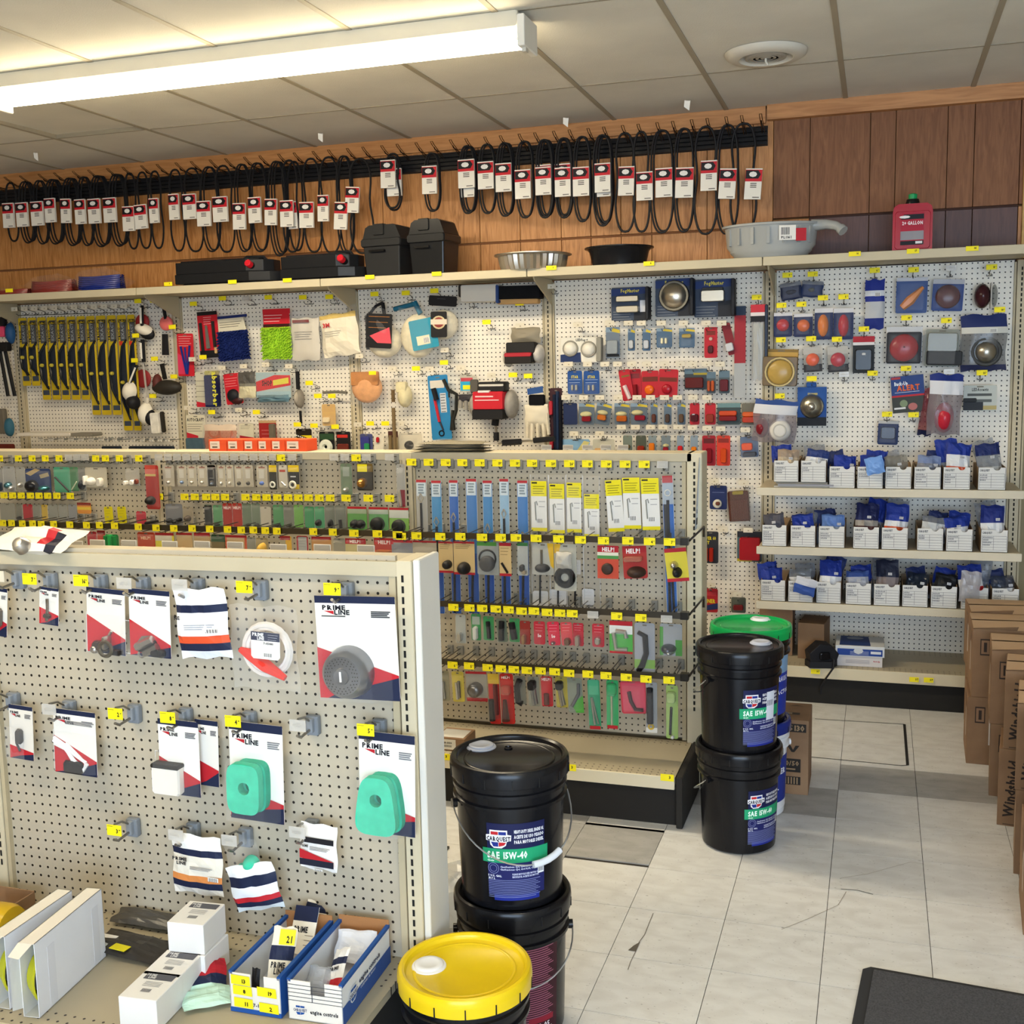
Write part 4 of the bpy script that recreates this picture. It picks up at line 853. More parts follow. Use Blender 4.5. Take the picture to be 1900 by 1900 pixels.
# =================================================================== PAILS
SPIR = '#141417:g'
def pail(cx, cy, z, label, lidc=SPIR, body=SPIR, lbl=None, th=0, cap=None, capcol='#a9adb8:g', bail=None, grp=None, sticker=None, knob=None, hid=False):
    e = empty('oil_pail', (cx, cy, z), label, 'pail', grp)
    b = MB(); b.lathe([(.0001, .002), (.122, .002), (.13, .008), (.131, .02), (.1385, .262), (.1385, .27), (.1475, .27), (.1475, .278), (.141, .281), (.142, .30), (.1475, .302), (.1475, .31), (.143, .313), (.144, .335), (.0001, .335)], body, 64); b.build('body', e)
    b = MB(); b.lathe([(.150, .328), (.1535, .330), (.1545, .352), (.1535, .366), (.150, .372), (.143, .3735), (.137, .370), (.135, .362), (.133, .3605), (.0001, .3605)], lidc, 64)
    b.lathe([(.118, .361), (.116, .3625), (.112, .3625), (.110, .361)], lidc, 48, cap=False)
    for k in range(14):
        t = 2 * math.pi * (k + .3) / 14; T = xf(.1543 * math.cos(t), .1543 * math.sin(t), .341, rz=math.degrees(t)); b.box(-.001, -.0014, -.011, .0012, .0014, .012, '#0a0a0a:d', T)
    lid_ = b.build('lid', e)
    if cap:
        c = PZ(*cap, z + .365); x, y = c.x - cx, c.y - cy
        b = MB(); b.lathe([(.040, .3608), (.0385, .3635), (.034, .3645), (.033, .3675), (.031, .369), (.022, .3692), (.0205, .3685), (.0001, .3685)], capcol, 32, xf(x, y, 0)); b.build('spout_cap', lid_)
    if knob:
        c = PZ(*knob, z + .362); b = MB(); b.lathe([(.011, .361), (.0115, .365), (.009, .3655), (.008, .362)], lidc, 20, xf(c.x - cx, c.y - cy, 0)); b.build('plug', lid_)
    if bail:
        a0, drop, sw, grip = bail; a0 = R(a0); pts = []
        for k in range(25):
            t = math.pi * k / 24; ang = a0 - t
            rr_ = .156 + .004 * math.sin(t); pts.append((rr_ * math.cos(ang), rr_ * math.sin(ang), .262 - drop * math.sin(t) ** .9))
        b = MB(); b.tube(pts, .0022, '#c9cdd2:m', 6)
        for s_ in (0, 24): b.lathe([(.012, -.006), (.012, .006)], body, 12, xf(pts[s_][0] * .97, pts[s_][1] * .97, pts[s_][2], rz=math.degrees(a0 if not s_ else a0 - math.pi)) @ Matrix.Rotation(R(90), 4, 'Y'))
        wh = b.build('wire_handle', e)
        if grip: b = MB(); b.tube(pts[grip:grip + 5], .009, '#dfe3ea:g', 10); b.build('grip', wh)
    if lbl:
        def warp(p): # flat label (x along the wall of the pail, z up) onto the tapering wall
            rad = .1312 + (p.z - .02) * .0305 + .0006 - p.y; an = R(-90 + th) + p.x / .136
            return Vector((rad * math.cos(an), rad * math.sin(an), p.z))
        b = MB(warp)
        def strip(x0, z0, x1, z1, c, y=0):
            n = max(1, int((x1 - x0) / .008))
            for k in range(n): a = x0 + (x1 - x0) * k / n; d = x0 + (x1 - x0) * (k + 1) / n; b.poly([(a, z0), (d, z0), (d, z1), (a, z1)], y, c)
        lbl(b, strip); b.build('label', e)
    if sticker:
        pass
    return e
def lbl15(b, S):
    S(-.075, .05, .075, .238, '#1a1f5c'); S(-.075, .14, .075, .238, '#141a48', -.0002); S(-.06, .035, .06, .05, '#1b2a8a')
    S(-.088, .135, .085, .172, '#1f9d6c', -.0004)
    logo(b, -.045, .198, .062, y=-.0006)
    for k, s_ in enumerate(['HEAVY-DUTY DIESEL ENGINE OIL', 'ACEITE DE USO PESADO', 'PARA MOTORES DIESEL']): b.text(s_, -.006, .213 - k * .0135, .0085, '#eef0f6', -.0006, True, wmax=.078)
    b.text('SAE 15W-40', -.075, .147, .0175, '#eafff4', -.0008, True, sx=.72); b.text('CI-4+', -.075, .138, .005, '#eafff4', -.0008, True)
    for k, s_ in enumerate(['Classifications: CJ-4, CI-4 PLUS, CI-4, CH-4', 'Clasificaciones: CJ-4, CI-4 PLUS, CI-4, CH-4']): b.text(s_, -.042, .123 - k * .007, .0042, '#d5daf0', -.0006, True, wmax=.105)
    b.tube([(-.06 + .014 * math.cos(t * .5236), -.0006, .12 + .014 * math.sin(t * .5236)) for t in range(12)], .0006, '#8f98c8', 4, True); b.tube([(-.06 + .009 * math.cos(t * .5236), -.0006, .12 + .009 * math.sin(t * .5236)) for t in range(12)], .0005, '#8f98c8', 4, True)
    b.text('5 U.S. GAL', -.075, .098, .005, '#e8ecf6', -.0006, True); b.text('18.9 L', -.075, .091, .005, '#e8ecf6', -.0006, True); b.text('PLEASE RECYCLE USED MOTOR OIL', -.012, .103, .0046, '#cfd5ee', -.0006, True, wmax=.07); b.text('RECICLE EL ACEITE DE MOTOR', -.012, .096, .0046, '#cfd5ee', -.0006, True, wmax=.07)
    for k in range(11): S(-.075, .088 - k * .0045, .062 - (k * 5 % 3) * .006, .0895 - k * .0045, '#7d86b8', -.0004)
    S(.055, .1, .073, .125, '#e6e8ee', -.0006)
    for k in range(5): S(.057 + k * .003, .104, .0585 + k * .003, .124, '#22242c', -.0008)
def lblred(b, S):
    S(-.07, .03, .07, .27, '#3a141f')
    for k in range(34): S(-.05, .262 - k * .006, .055 - (k * 7 % 4) * .006, .2645 - k * .006, '#9a5a6e', -.0004)
    S(-.02, .06, .055, .075, '#8a1f30', -.0006); b.text('932-05', -.01, .045, .012, '#e8dfe2', -.0006, True)
    S(-.01, .03, .05, .043, '#e6e2e0', -.0006)
def lblblue(b, S):
    S(-.07, .04, .07, .26, '#2338a0'); S(-.07, .2, .07, .27, '#7fa3c8', -.0002); b.text('HYDRAULIC', -.05, .17, .018, '#e8ecff', -.0006, True, wmax=.1); b.text('TRACTOR', -.05, .12, .016, '#e8ecff', -.0006, True)
def lblwb(b, S):
    S(-.09, .03, .09, .24, '#22348f'); S(-.09, .03, .09, .06, '#e8ecf2', -.0002); b.text('SUPER', -.06, .17, .022, '#e8ecf6', -.0006, True); b.text('OIL', -.06, .11, .022, '#e8ecf6', -.0006, True)
G1 = 'black lidded oil pails'
ct = PZ(945, 1396, .735); CF = (ct.x, ct.y)
pail(ct.x, ct.y, 0, 'lower black pail of the front stack, half hidden by the yellow lid', lbl=lblred, th=42, bail=(20, .09, 0, 0), grp=G1)
pail(ct.x, ct.y, .362, 'upper black pail of the front stack with blue label and white handle grip', lbl=lbl15, th=24, cap=(893, 1383), knob=(943, 1388), bail=(38, .125, 0, 8), grp=G1)
ct = PZ(862, 1787, .375); pail(ct.x, ct.y, 0, 'black pail with bright yellow lid in the foreground', lidc='#e7c51c:g', cap=(796, 1789), capcol='#eceae8:g', lbl=lblred, th=60)
ct = PZ(1372, 1192, .735)
pail(ct.x, ct.y, 0, 'lower black pail of the far stack standing on the floor', lbl=lbl15, th=52, bail=(230, .10, 0, 0), grp=G1)
pp = pail(ct.x, ct.y, .362, 'upper black pail of the far stack in front of the green lid', lbl=lbl15, th=44, cap=(1412, 1191), capcol='#b9bfd0:g', bail=(230, .10, 0, 0), grp=G1)
def wst(p):
    rad = .1312 + (p.z - .02) * .0305 + .0016 - p.y; an = R(-90 + 44) + p.x / .136; return Vector((rad * math.cos(an), rad * math.sin(an), p.z))
b = MB(wst)
for k in range(4): b.poly([(.012 + k * .01, .125), (.022 + k * .01, .125), (.022 + k * .01, .225), (.012 + k * .01, .225)], 0, '#d7dce8')
for k in range(6): b.poly([(.016 + k * .005, .175), (.018 + k * .005, .175), (.018 + k * .005, .195), (.016 + k * .005, .195)], -.0004, '#33353d')
b.build('bar_code_sticker', pp)
c0_ = ct; ct = PZ(1389, 1160, .74); dd_ = Vector((ct.x - c0_.x, ct.y - c0_.y)); dd_ = dd_.normalized() * max(dd_.length, .318); ct.x = c0_.x + dd_.x; cy = c0_.y + dd_.y
pail(ct.x, cy, 0, 'white and blue pail with blue lid under the green lidded one', lidc='#1f2f7e:g', body='#e6ecf4:g', lbl=lblwb, th=62, bail=(200, .12, 0, 10))
pail(ct.x, cy, .362, 'black pail with bright green lid behind the far black stack', lidc='#12a352:g', lbl=lblblue, th=60, cap=(1411, 1147), capcol='#e9edf0:g')
# =================================================================== FLOOR THINGS
zt = P(1496, 1337, 4.45).z; xr_ = PZ(1499, 1477, 0).x
def ffr(b, w, d, h):
    b.box(w - .16, -.0006, h * .84, w - .01, -.0002, h * .95, '#221c17:d'); b.text('5130', w - .015, h * .86, h * .07, '#8f7557', -.001, True, 'r')
    b.add([(w - .085, -.001, h * .66), (w - .07, -.001, h * .66), (w - .06, -.001, h * .60), (w - .05, -.001, h * .66), (w - .035, -.001, h * .66), (w - .055, -.001, h * .57), (w - .065, -.001, h * .57)], [(0, 1, 2, 6), (2, 3, 4, 5), (2, 5, 6)], '#221c17:d')
    b.box(w - .16, -.0006, h * .3, w - .03, -.0002, h * .48, '#221c17:d'); b.text('50/50', w - .035, h * .39, h * .06, '#8f7557', -.001, True, 'r'); b.box(w - .12, -.001, h * .33, w - .05, -.0008, h * .35, '#8f7557')
    b.box(w - .14, -.0006, h * .13, w - .03, -.0002, h * .24, '#221c17:d')
    for k in range(9): b.box(w - .135 + k * .0112, -.001, h * .14, w - .13 + k * .0112, -.0008, h * .23, '#9a7d5c')
def ftp(b, w, d, h):
    T = FLAT(0, 0, h + .0006); b.poly([(w - .16, d * .3), (w - .04, d * .3), (w - .04, d * .42), (w - .16, d * .42)], 0, '#3a2f26', T); b.poly([(w - .155, d * .32), (w - .07, d * .32), (w - .07, d * .4), (w - .155, d * .4)], -.0003, '#9a8468', T)
    b.add([(w - .09, d * .8, h + .001), (w - .06, d * .86, h + .001), (w - .03, d * .8, h + .001), (w - .06, d * .82, h + .001)], [(0, 3, 1), (1, 3, 2)], '#3a2f26')
obox(xr_ - .29, 4.445, 0, .29, .235, zt, 0, 'brown antifreeze carton printed 5130 behind the far pails', col='cardboard', name='carton', front=ffr, top=ftp)
def cfront(b, w, d, h):
    T = xf(.052, -.0005, h * .12, ry=-86); b.text('Windshield', 0, 0, .034, '#2a211b', 0, True, T=T, wmax=h * .74); T = xf(.072, -.0005, h * .3, ry=-86); b.text('Washer Fluid', 0, 0, .016, '#2a211b', 0, True, T=T)
    b.box(.02, -.0008, h * .02, .07, -.0004, h * .03, '#4a3a2c')
def cfar(b, w, d, h):
    b.poly([(.03, h * .62), (.07, h * .62), (.07, h * .86), (.03, h * .86)], -.0006, '#33281f'); b.poly([(.034, h * .64), (.066, h * .64), (.066, h * .84), (.034, h * .84)], -.001, '#8d6c50'); b.poly([(.044, h * .67), (.056, h * .67), (.056, h * .81), (.044, h * .81)], -.0014, '#33281f')
    b.poly([(.085, h * .3), (.098, h * .3), (.098, h * .7), (.085, h * .7)], -.0006, '#cfc6bb'); b.poly([(.085, h * .76), (.1, h * .8), (.09, h * .92)], -.0006, '#17120e')
def cleft(b, w, d, h):
    T = xf(-.0006, 0, 0, rz=-90)
    b.poly([(-d * .42, h * .3), (-d * .32, h * .3), (-d * .32, h * .72), (-d * .42, h * .74)], 0, '#cfc6bb', T); b.poly([(-d * .66, h * .62), (-d * .5, h * .6), (-d * .5, h * .86), (-d * .66, h * .88)], 0, '#2f2620', T); b.poly([(-d * .64, h * .64), (-d * .52, h * .62), (-d * .52, h * .84), (-d * .64, h * .86)], -.0003, '#8d6c50', T)
    b.poly([(-d * .3, h * .8), (-d * .24, h * .78), (-d * .25, h * .92)], 0, '#17120e', T)
STK = []
for (px, py, d, rz, nm) in [(1797, 1372, .31, 0, 'farthest'), (1792, 1416, .32, -2, 'second farthest'), (1834, 1476, .30, -5, 'third from the shelves'), (1849, 1530, .26, -7, 'fourth from the shelves'), (1880, 1621, .30, -6, 'fifth from the shelves'), (1898, 1735, .31, -4, 'nearest')]:
    q = PZ(px, py, 0); STK.append((q.x, q.y, d, rz, nm))
CH = .293
for k, (x, y, d, rz, nm) in enumerate(STK):
    rnd = random.Random(k)
    for lev in (0, 1):
        e = obox(x + (.0 if not lev else (.012 if k % 2 else -.006)), y, lev * (CH + .001), .36, d, CH, rz + rnd.uniform(-1.2, 1.2) * lev, '%s brown washer fluid carton of the %s stack on the right' % ('upper' if lev else 'lower', nm), col='cardboard', name='carton', front=cfront if k > 2 else cfar, right=cleft, group='washer fluid cartons on the right')
        b = MB()
        if lev: b.add([(0, 0, CH), (.17, 0, CH), (.175, -.012, CH + .02), (.0, -.01, CH + .006)], [(0, 1, 2, 3)], 'cardboard'); b.add([(.002, .0, CH + .001), (.36, 0, CH + .001), (.36, d * .48, CH + .012), (.002, d * .46, CH + .006), (.002, d, CH + .001), (.36, d, CH + .001), (.36, d * .54, CH + .010), (.002, d * .52, CH + .006)], [(0, 1, 2, 3), (4, 7, 6, 5)], '#b79a7c'); b.build('flap', e)
# floor mat
a = PZ(1602, 1795, 0); c = PZ(1900, 1848, 0); ang = math.degrees(math.atan2(c.y - a.y, c.x - a.x))
b = MB(); b.box(0, -1.2, 0, .9, 0, .009, 'rubber_mat', c=.003); b.build('pile', tag(b.build('floor_mat', loc=a), 'dark grey ribbed entrance mat on the floor at bottom right', 'mat')) if False else None
e = empty('floor_mat', a, 'dark grey entrance mat lying on the floor at bottom right', 'mat', rz=ang)
b2 = MB(); b2.box(.03, -1.2, .004, .9, -.02, .011, 'rubber_mat'); b2.build('pile', e)
b2 = MB(); b2.hprism([(.02, 0), (.9, 0), (.9, -.022), (.03, -.022), (.03, -1.2), (0, -1.2), (0, -.02)], 0, .006, '#26272b:d'); b2.build('border', e)
# flat goods on the floor behind the front gondola
q = PZ(834, 1574, 0); e = empty('rubber_sheet', q, 'corner of a shiny black rubber mat on the floor behind the front gondola', 'mat', rz=0)
d1_ = PZ(797, 1570, 0) - q; d2_ = PZ(800, 1610, 0) - q
b = MB(); b.add([(0, 0, .008), tuple(d1_ * 5 + Vector((0, 0, .008))), tuple(d1_ * 5 + d2_ * 1.5 + Vector((0, 0, .008))), tuple(d2_ * 1.5 + Vector((0, 0, .008))), (0, 0, 0), tuple(d1_ * 5), tuple(d1_ * 5 + d2_ * 1.5), tuple(d2_ * 1.5)], [(0, 1, 2, 3), (0, 3, 7, 4), (4, 5, 1, 0)], '#25262a:g'); b.build('sheet', e)
q = PZ(828, 1645, 0); e = empty('mat_pack', q, 'cream packaged floor mat set with black and red panel on the floor', 'packaged part', rz=-3)
b = MB(); b.box(-.5, -.55, 0, 0, .14, .012, '#cbbd9f'); b.build('sleeve', e)
b = MB(); T = FLAT(0, 0, .0126); b.poly([(-.5, -.04), (-.02, -.06), (-.03, -.5), (-.5, -.5)], 0, '#23242c', T); b.poly([(-.2, -.12), (-.05, -.12), (-.12, -.22), (-.2, -.22)], -.0004, '#a8483c', T); b.text('BAJA', -.16, .02, .05, '#6d6250', -.0004, True, T=T, wmax=.13)
for k in range(3): b.poly([(-.5, -.08 - k * .1), (-.03, -.09 - k * .1), (-.03, -.096 - k * .1), (-.5, -.086 - k * .1)], -.0006, '#c9cbd0', T)
b.build('print', e)
q = PZ(825, 1700, 0); e = empty('plastic_sheet', q, 'translucent white plastic wrap slumped on the floor beside the black pails', 'plastic wrap', rz=20)
b = MB(); b.pillow(-.12, -.12, .16, .2, .08, lambda u, v: '#cfd6de:t', 12, T=xf(0, .0, .045, rx=-78, ry=-12)); b.build('film', e)
def soften(o, w_):
    m = o.modifiers.new('bevel', 'BEVEL'); m.width = w_; m.segments = 2; m.limit_method = 'ANGLE'; return o
# =================================================================== BELTS ON THE HIGH RAIL
def ry(x): return 343 - (343 - 228) * x / 1420.0
YR = YW - .03
ra, rb = P(-30, ry(-30) + 4, YR), P(1424, ry(1424) + 4, YR)
rl = empty('belt_rail', (rb.x, YR, rb.z), 'long black slatted rail under the ceiling carrying the drive belts', 'display rail')
for k in range(4):
    b = MB(); z = -.012 - .0225 * k; b.box(ra.x - rb.x - .5, 0, z - .018, 0, .02, z, '#1c1c1f:g', c=.002); b.build('bar', rl)
b = MB(); b.box(ra.x - rb.x - .5, .018, -.1, 0, .028, 0, '#101012:d'); b.build('back_strip', rl)
hm = None
def belt(i, sx, sy0, sy1, sw, x0, x1, ytop, ybot, label, n=1, off=.12, hg=.25, card=True, tilt=0, grp='drive belts on the high rail'):
    Y = YR - off; c = P((x0 + x1) / 2, ytop, Y); bt = P((x0 + x1) / 2, ybot, Y); W = (P(x1, ybot, Y) - P(x0, ybot, Y)).x; h = c.z - bt.z
    e = empty('drive_belt', c, label, 'drive belt', grp, rz=random.uniform(-12, 12) if card else 0)
    b = MB()
    for q in range(n):
        pts = []; W2 = W * (1 - .1 * q)
        for k in range(40):
            t = 2 * math.pi * k / 40; v = (1 - math.cos(t)) / 2; s_ = math.sin(t); pr = math.copysign(abs(s_) ** .75, s_)
            pts.append((W2 / 2 * pr * (1 - hg * math.exp(-((v - .45) / .22) ** 2)) + .006 * q, .014 * q, -v * h * (1 - .02 * q)))
        b.tube(pts, .0062 if n == 1 else .0052, '#17171a', 6, True)
    b.build('loop', e)
    s0 = P(sx, sy0, Y - .012); s1 = P(sx, sy1, Y - .012); cw = P(sx + sw / 2, sy0, Y - .012).x - P(sx - sw / 2, sy0, Y - .012).x; ch = s0.z - s1.z
    k = MB(); k.box(-cw / 2, -.008, -ch, cw / 2, .006, 0, '#e9e4d9'); y = -.0086
    k.poly([(-cw / 2, -ch * .04), (cw / 2, -ch * .04), (cw / 2, -ch * .42), (-cw / 2, -ch * .42)], y, '#c3202c')
    k.poly([(-cw * .48, -ch * .06), (cw * .26, -ch * .06), (cw * .42, -ch * .19), (cw * .28, -ch * .33), (-cw * .48, -ch * .33)], y - .0004, '#17161a')
    k.poly([(cw * .24 * math.cos(a * .7854) - cw * .05, -ch * .19 + ch * .09 * math.sin(a * .7854)) for a in range(8)], y - .0008, '#e9e6e0')
    for m_ in range(3): k.poly([(-cw * .18, -ch * .47 - m_ * ch * .06), (cw * .2, -ch * .47 - m_ * ch * .06), (cw * .2, -ch * .50 - m_ * ch * .06), (-cw * .18, -ch * .50 - m_ * ch * .06)], y, '#5b5650')
    k.poly([(cw * .0, -ch * .92), (cw * .4, -ch * .92), (cw * .4, -ch * .955), (cw * .0, -ch * .955)], y, '#7b766e')
    o = k.build('card_sleeve', e); o.location = s0 - c; o.rotation_euler = (0, R(tilt), 0)
    if card: e.rotation_euler = (0, 0, 0)
    return e
B = [(15, 377, 423, 20, 7, 30, 448, 1, 1), (40, 376, 421, 21, 31, 57, 451, 3, 0), (68, 374, 419, 22, 58, 84, 453, 2, 0), (92, 368, 413, 19, 80, 110, 453, 3, 0), (122, 369, 414, 18, 112, 142, 456, 3, 2), (148, 370, 416, 19, 141, 167, 456, 2, 0),
     (174, 369, 415, 22, 163, 197, 458, 3, 0), (203, 367, 413, 23, 198, 230, 457, 3, 0), (238, 383, 429, 21, 228, 252, 462, 1, 1), (260, 380, 425, 22, 250, 276, 461, 1, -2), (285, 368, 414, 17, 274, 299, 461, 1, 0), (322, 360, 408, 18, 309, 339, 466, 1, 0),
     (351, 360, 407, 24, 336, 374, 467, 1, 0), (378, 373, 420, 25, 368, 403, 467, 2, 1), (408, 365, 412, 27, 394, 432, 468, 1, 0), (444, 377, 426, 23, 431, 462, 467, 2, 2), (472, 366, 414, 23, 458, 493, 467, 2, 0), (503, 369, 418, 22, 494, 528, 475, 3, 3),
     (532, 372, 421, 24, 518, 553, 468, 1, 1), (569, 375, 423, 26, 557, 595, 468, 1, 2), (600, 362, 411, 20, 588, 630, 470, 1, 2), (634, 375, 426, 24, 620, 652, 470, 2, 5), (655, 347, 395, 25, 642, 692, 470, 1, 5), (720, 297, 349, 27, 709, 742, 386, 1, 1),
     (797, 308, 360, 27, 785, 815, 392, 2, 1), (865, 296, 349, 30, 850, 881, 396, 3, 0), (901, 300, 351, 29, 886, 918, 396, 2, 0), (934, 303, 356, 29, 919, 951, 401, 3, 0), (970, 315, 369, 29, 955, 989, 404, 2, 0), (1008, 310, 362, 29, 992, 1026, 404, 3, 0),
     (1044, 311, 365, 29, 1028, 1062, 404, 2, 0), (1078, 310, 364, 30, 1062, 1096, 411, 2, 0), (1118, 303, 357, 29, 1098, 1136, 419, 3, 0), (1163, 309, 363, 29, 1138, 1180, 430, 1, 2), (1196, 319, 372, 30, 1172, 1207, 430, 1, 0), (1232, 312, 366, 31, 1205, 1250, 432, 2, 0),
     (1271, 311, 367, 33, 1249, 1288, 430, 2, 2), (1316, 298, 354, 30, 1285, 1334, 434, 1, 1), (1352, 313, 369, 31, 1327, 1372, 434, 2, 4), (1400, 313, 370, 31, 1352, 1408, 434, 1, 4)]
nB = len(B)
for i, (sx, s0, s1, sw, x0, x1, yb, n, tl_) in enumerate(B):
    k = i + 1; lone = {23: 'black drive belt with tilted card sleeve, rightmost of the left belt crowd', 24: 'short black drive belt left in the gap, doubled card sleeve, hanging above the battery boxes', 25: 'single short black drive belt hanging alone in the gap of the rail'}
    lb = lone.get(k) or ('black drive belt in red and white sleeve, %s from the left end of the rail' % ordn(k) if k < 23 else 'black drive belt in red and white sleeve, %s from the right end of the rail' % ordn(nB - i))
    belt(i, sx, s0, s1, sw, x0, x1, ry((x0 + x1) / 2) - 2 + (8 if 22 < k < 26 else 0), yb, lb, n, hg=.12 if n > 1 else .35, tilt=tl_)
for sx, s0, s1, sw, x0, x1, yb, lb in [(731, 313, 364, 27, 712, 745, 390, 'the pair in the gap'), (867, 312, 366, 28, 853, 884, 392, 'the first crowd right of the gap'), (1008, 306, 360, 29, 995, 1024, 400, 'the middle of the right crowd'), (1119, 310, 365, 28, 1101, 1139, 412, 'the thick dark loops of the right crowd'), (1044, 304, 358, 29, 1031, 1060, 399, 'the right crowd centre'), (541, 374, 425, 20, 530, 560, 465, 'the left crowd, above the first jug')]:
    belt(0, sx, s0, s1, sw, x0, x1, ry(x0), yb, 'second drive belt hanging behind another one in ' + lb, 1, off=.085, hg=.1)
for i in range(46):
    x = 10 + 31.2 * i + (3 if i % 2 else 0)
    q = P(x, ry(x), YR) - rl.location
    if i == 0:
        b = MB(); b.tube([(-.006, .0, -.05), (-.006, -.15, .0), (-.006, -.17, .012), (.006, -.17, .012), (.006, -.15, 0), (.006, 0, -.05)], .0022, '#7a5a38:m'); b.tube([(0, 0, -.03), (0, -.12, -.022), (0, -.13, -.012)], .003, '#1a1a1a:m'); hm = b.build('hook', rl, q)
    else: inst(hm, rl, q)
# =================================================================== THINGS ON THE HIGH LEDGE
ZL = 2.2265
def onledge(px, Y=5.9): q = P(px, 480, Y); return Vector((q.x, Y, ZL))
def wx(x0, x1, Y=5.9): return abs(P(x1, 480, Y).x - P(x0, 480, Y).x)
for px0, px1, hh, c, lb in [(-30, 55, .045, '#8f2f28:g', 'flat red hose bundle lying on the ledge at the far left'), (56, 138, .10, '#8a352e:g', 'red coiled hose bundle in clear wrap on the high ledge'), (143, 228, .12, '#1d2f80:g', 'blue coiled hose bundle in clear wrap on the high ledge')]:
    w_ = wx(px0, px1); e = empty('hose_bundle', onledge((px0 + px1) / 2), lb, 'hose'); b = MB()
    for k in range(7): b.tube([(w_ * .46 * math.cos(t * math.pi / 12), .1 * math.sin(t * math.pi / 12) * (1 - .05 * k), hh * (.15 + .1 * k) + .006 * math.cos(t * math.pi / 6)) for t in range(24)], .006, c, 6, True)
    b.build('coil', e)
    b = MB(); b.pillow(-w_ * .52, -.12, w_ * .52, .12, hh * 1.15, lambda u, v: '#e8d8d8:c', 3, T=xf(0, 0, hh * .55, rx=-90)); b.build('wrap', e)
def jug(px0, px1, label, cx_):
    w_ = wx(px0, px1, 5.88); e = empty('drain_jug', onledge((px0 + px1) / 2, 5.88), label, 'oil drain jug', 'black oil drain jugs on the ledge')
    K = '#1c1d20:g'; hh = .135; b = MB()
    b.hprism([(-w_ / 2, -.11), (w_ * .25, -.12), (w_ * .42, -.08), (w_ * .5, -.03), (w_ * .5, .05), (w_ * .3, .13), (-w_ / 2, .13)], .012, hh * .5, K)
    b.hprism([(-w_ / 2 + .005, -.105), (w_ * .22, -.115), (w_ * .36, -.08), (w_ * .42, -.03), (w_ * .42, .05), (w_ * .28, .125), (-w_ / 2 + .005, .125)], hh * .5, hh, K)
    b.hprism([(-w_ / 2 + .03, -.09), (w_ * .2, -.1), (w_ * .3, -.06), (w_ * .3, .09), (-w_ / 2 + .03, .11)], hh, hh + .008, K); b.hprism([(-w_ * .44, -.09), (w_ * .3, -.1), (w_ * .3, .1), (-w_ * .44, .11)], 0, .012, K); soften(b.build('body', e), .014)
    b = MB(); b.lathe([(.02, 0), (.02, .03), (.016, .034), (.0001, .034)], '#c31f2c:g', 20, xf(w_ * cx_, -.11, hh * .75, rx=70)); b.build('red_cap', e)
    b = MB(); b.lathe([(.022, -.025), (.022, .006)], K, 18, xf(w_ * cx_, -.10, hh * .75, rx=70)); b.tube([(w_ * .1, -.02, hh), (w_ * .15, -.02, hh + .02), (w_ * .32, -.02, hh + .015), (w_ * .38, -.02, hh * .8)], .01, K, 8); b.build('neck', e)
jug(341, 526, 'left black oil drain jug lying flat with red cap on the ledge', .26)
jug(535, 680, 'right black oil drain jug lying flat with red cap on the ledge', .30)
def batt(px0, px1, y0, label, g):
    Y = 5.86; w_ = wx(px0, px1, Y) * .9; e = empty('battery_box', onledge((px0 + px1) / 2 - 5, Y), label, 'battery box', 'black battery boxes on the ledge', rz=-6); hh = P(px0, y0, Y - .09).z - ZL; K = '#1d1e20' + g
    b = MB(); n = [( -w_ * .42, -.085), (w_ * .42, -.085), (w_ * .42, .085), (-w_ * .42, .085)]; m = [(-w_ * .46, -.095), (w_ * .46, -.095), (w_ * .46, .095), (-w_ * .46, .095)]
    b.add([(a, c, 0) for a, c in n] + [(a, c, hh * .62) for a, c in m], [(3, 2, 1, 0), (0, 1, 5, 4), (1, 2, 6, 5), (2, 3, 7, 6), (3, 0, 4, 7), (4, 5, 6, 7)], K); soften(b.build('body', e), .008)
    b = MB(); b.box(-w_ * .5, -.105, hh * .58, w_ * .5, .105, hh * .74, K, c=.008); b.prism([(-w_ * .47, hh * .74), (w_ * .47, hh * .74), (w_ * .36, hh * .97), (w_ * .3, hh), (-w_ * .3, hh), (-w_ * .4, hh * .95)], -.09, .09, K); b.box(-.05, -.098, hh * .8, .02, .098, hh * 1.02, K, c=.006); b.build('lid', e)
    b = MB(); b.box(-w_ * .28, -.112, hh * .48, w_ * .1, -.09, hh * .52, '#0c0c0e:g'); b.tube([(-w_ * .5, -.05, hh * .6), (-w_ * .53, 0, hh * .5), (-w_ * .5, .05, hh * .6)], .006, K); b.build('handle', e)
batt(686, 772, 418, 'left matt black battery box on the ledge', '')
batt(771, 852, 408, 'right glossy black battery box on the ledge, slightly taller', ':g')
w_ = wx(920, 1058, 5.88) / 2; e = empty('drain_pan', onledge(989, 5.88), 'shiny fluted galvanised metal pan on the high ledge', 'pan')
b = MB(); b.lathe([(w_ * .78, 0), (w_ * .84, .03), (w_ * .88, .075)], 'fluted', 64, wob=.03); b.lathe([(w_ * .88, .075), (w_ * 1.0, .08), (w_ * 1.0, .085), (w_ * .86, .083)], 'fluted', 48); b.lathe([(w_ * .78, .002), (.0001, .004)], 'fluted', 48); b.build('bowl', e)
w_ = wx(1086, 1212, 5.88) / 2; e = empty('drain_pan', onledge(1149, 5.88), 'black round drain pan on the high ledge right of the fluted pan', 'pan')
b = MB(); b.lathe([(.0001, .004), (w_ * .76, .0), (w_ * .86, .075), (w_ * .93, .09), (w_ * 1.0, .092), (w_ * 1.0, .098), (w_ * .9, .098), (w_ * .84, .08), (w_ * .72, .01), (.0001, .008)], '#17181c:g', 48); b.build('bowl', e)
w_ = wx(1343, 1520, 5.84) / 2; e = empty('drain_pan', onledge(1430, 5.86), 'large grey plastic oil drain pan with spout and price label on the ledge', 'pan')
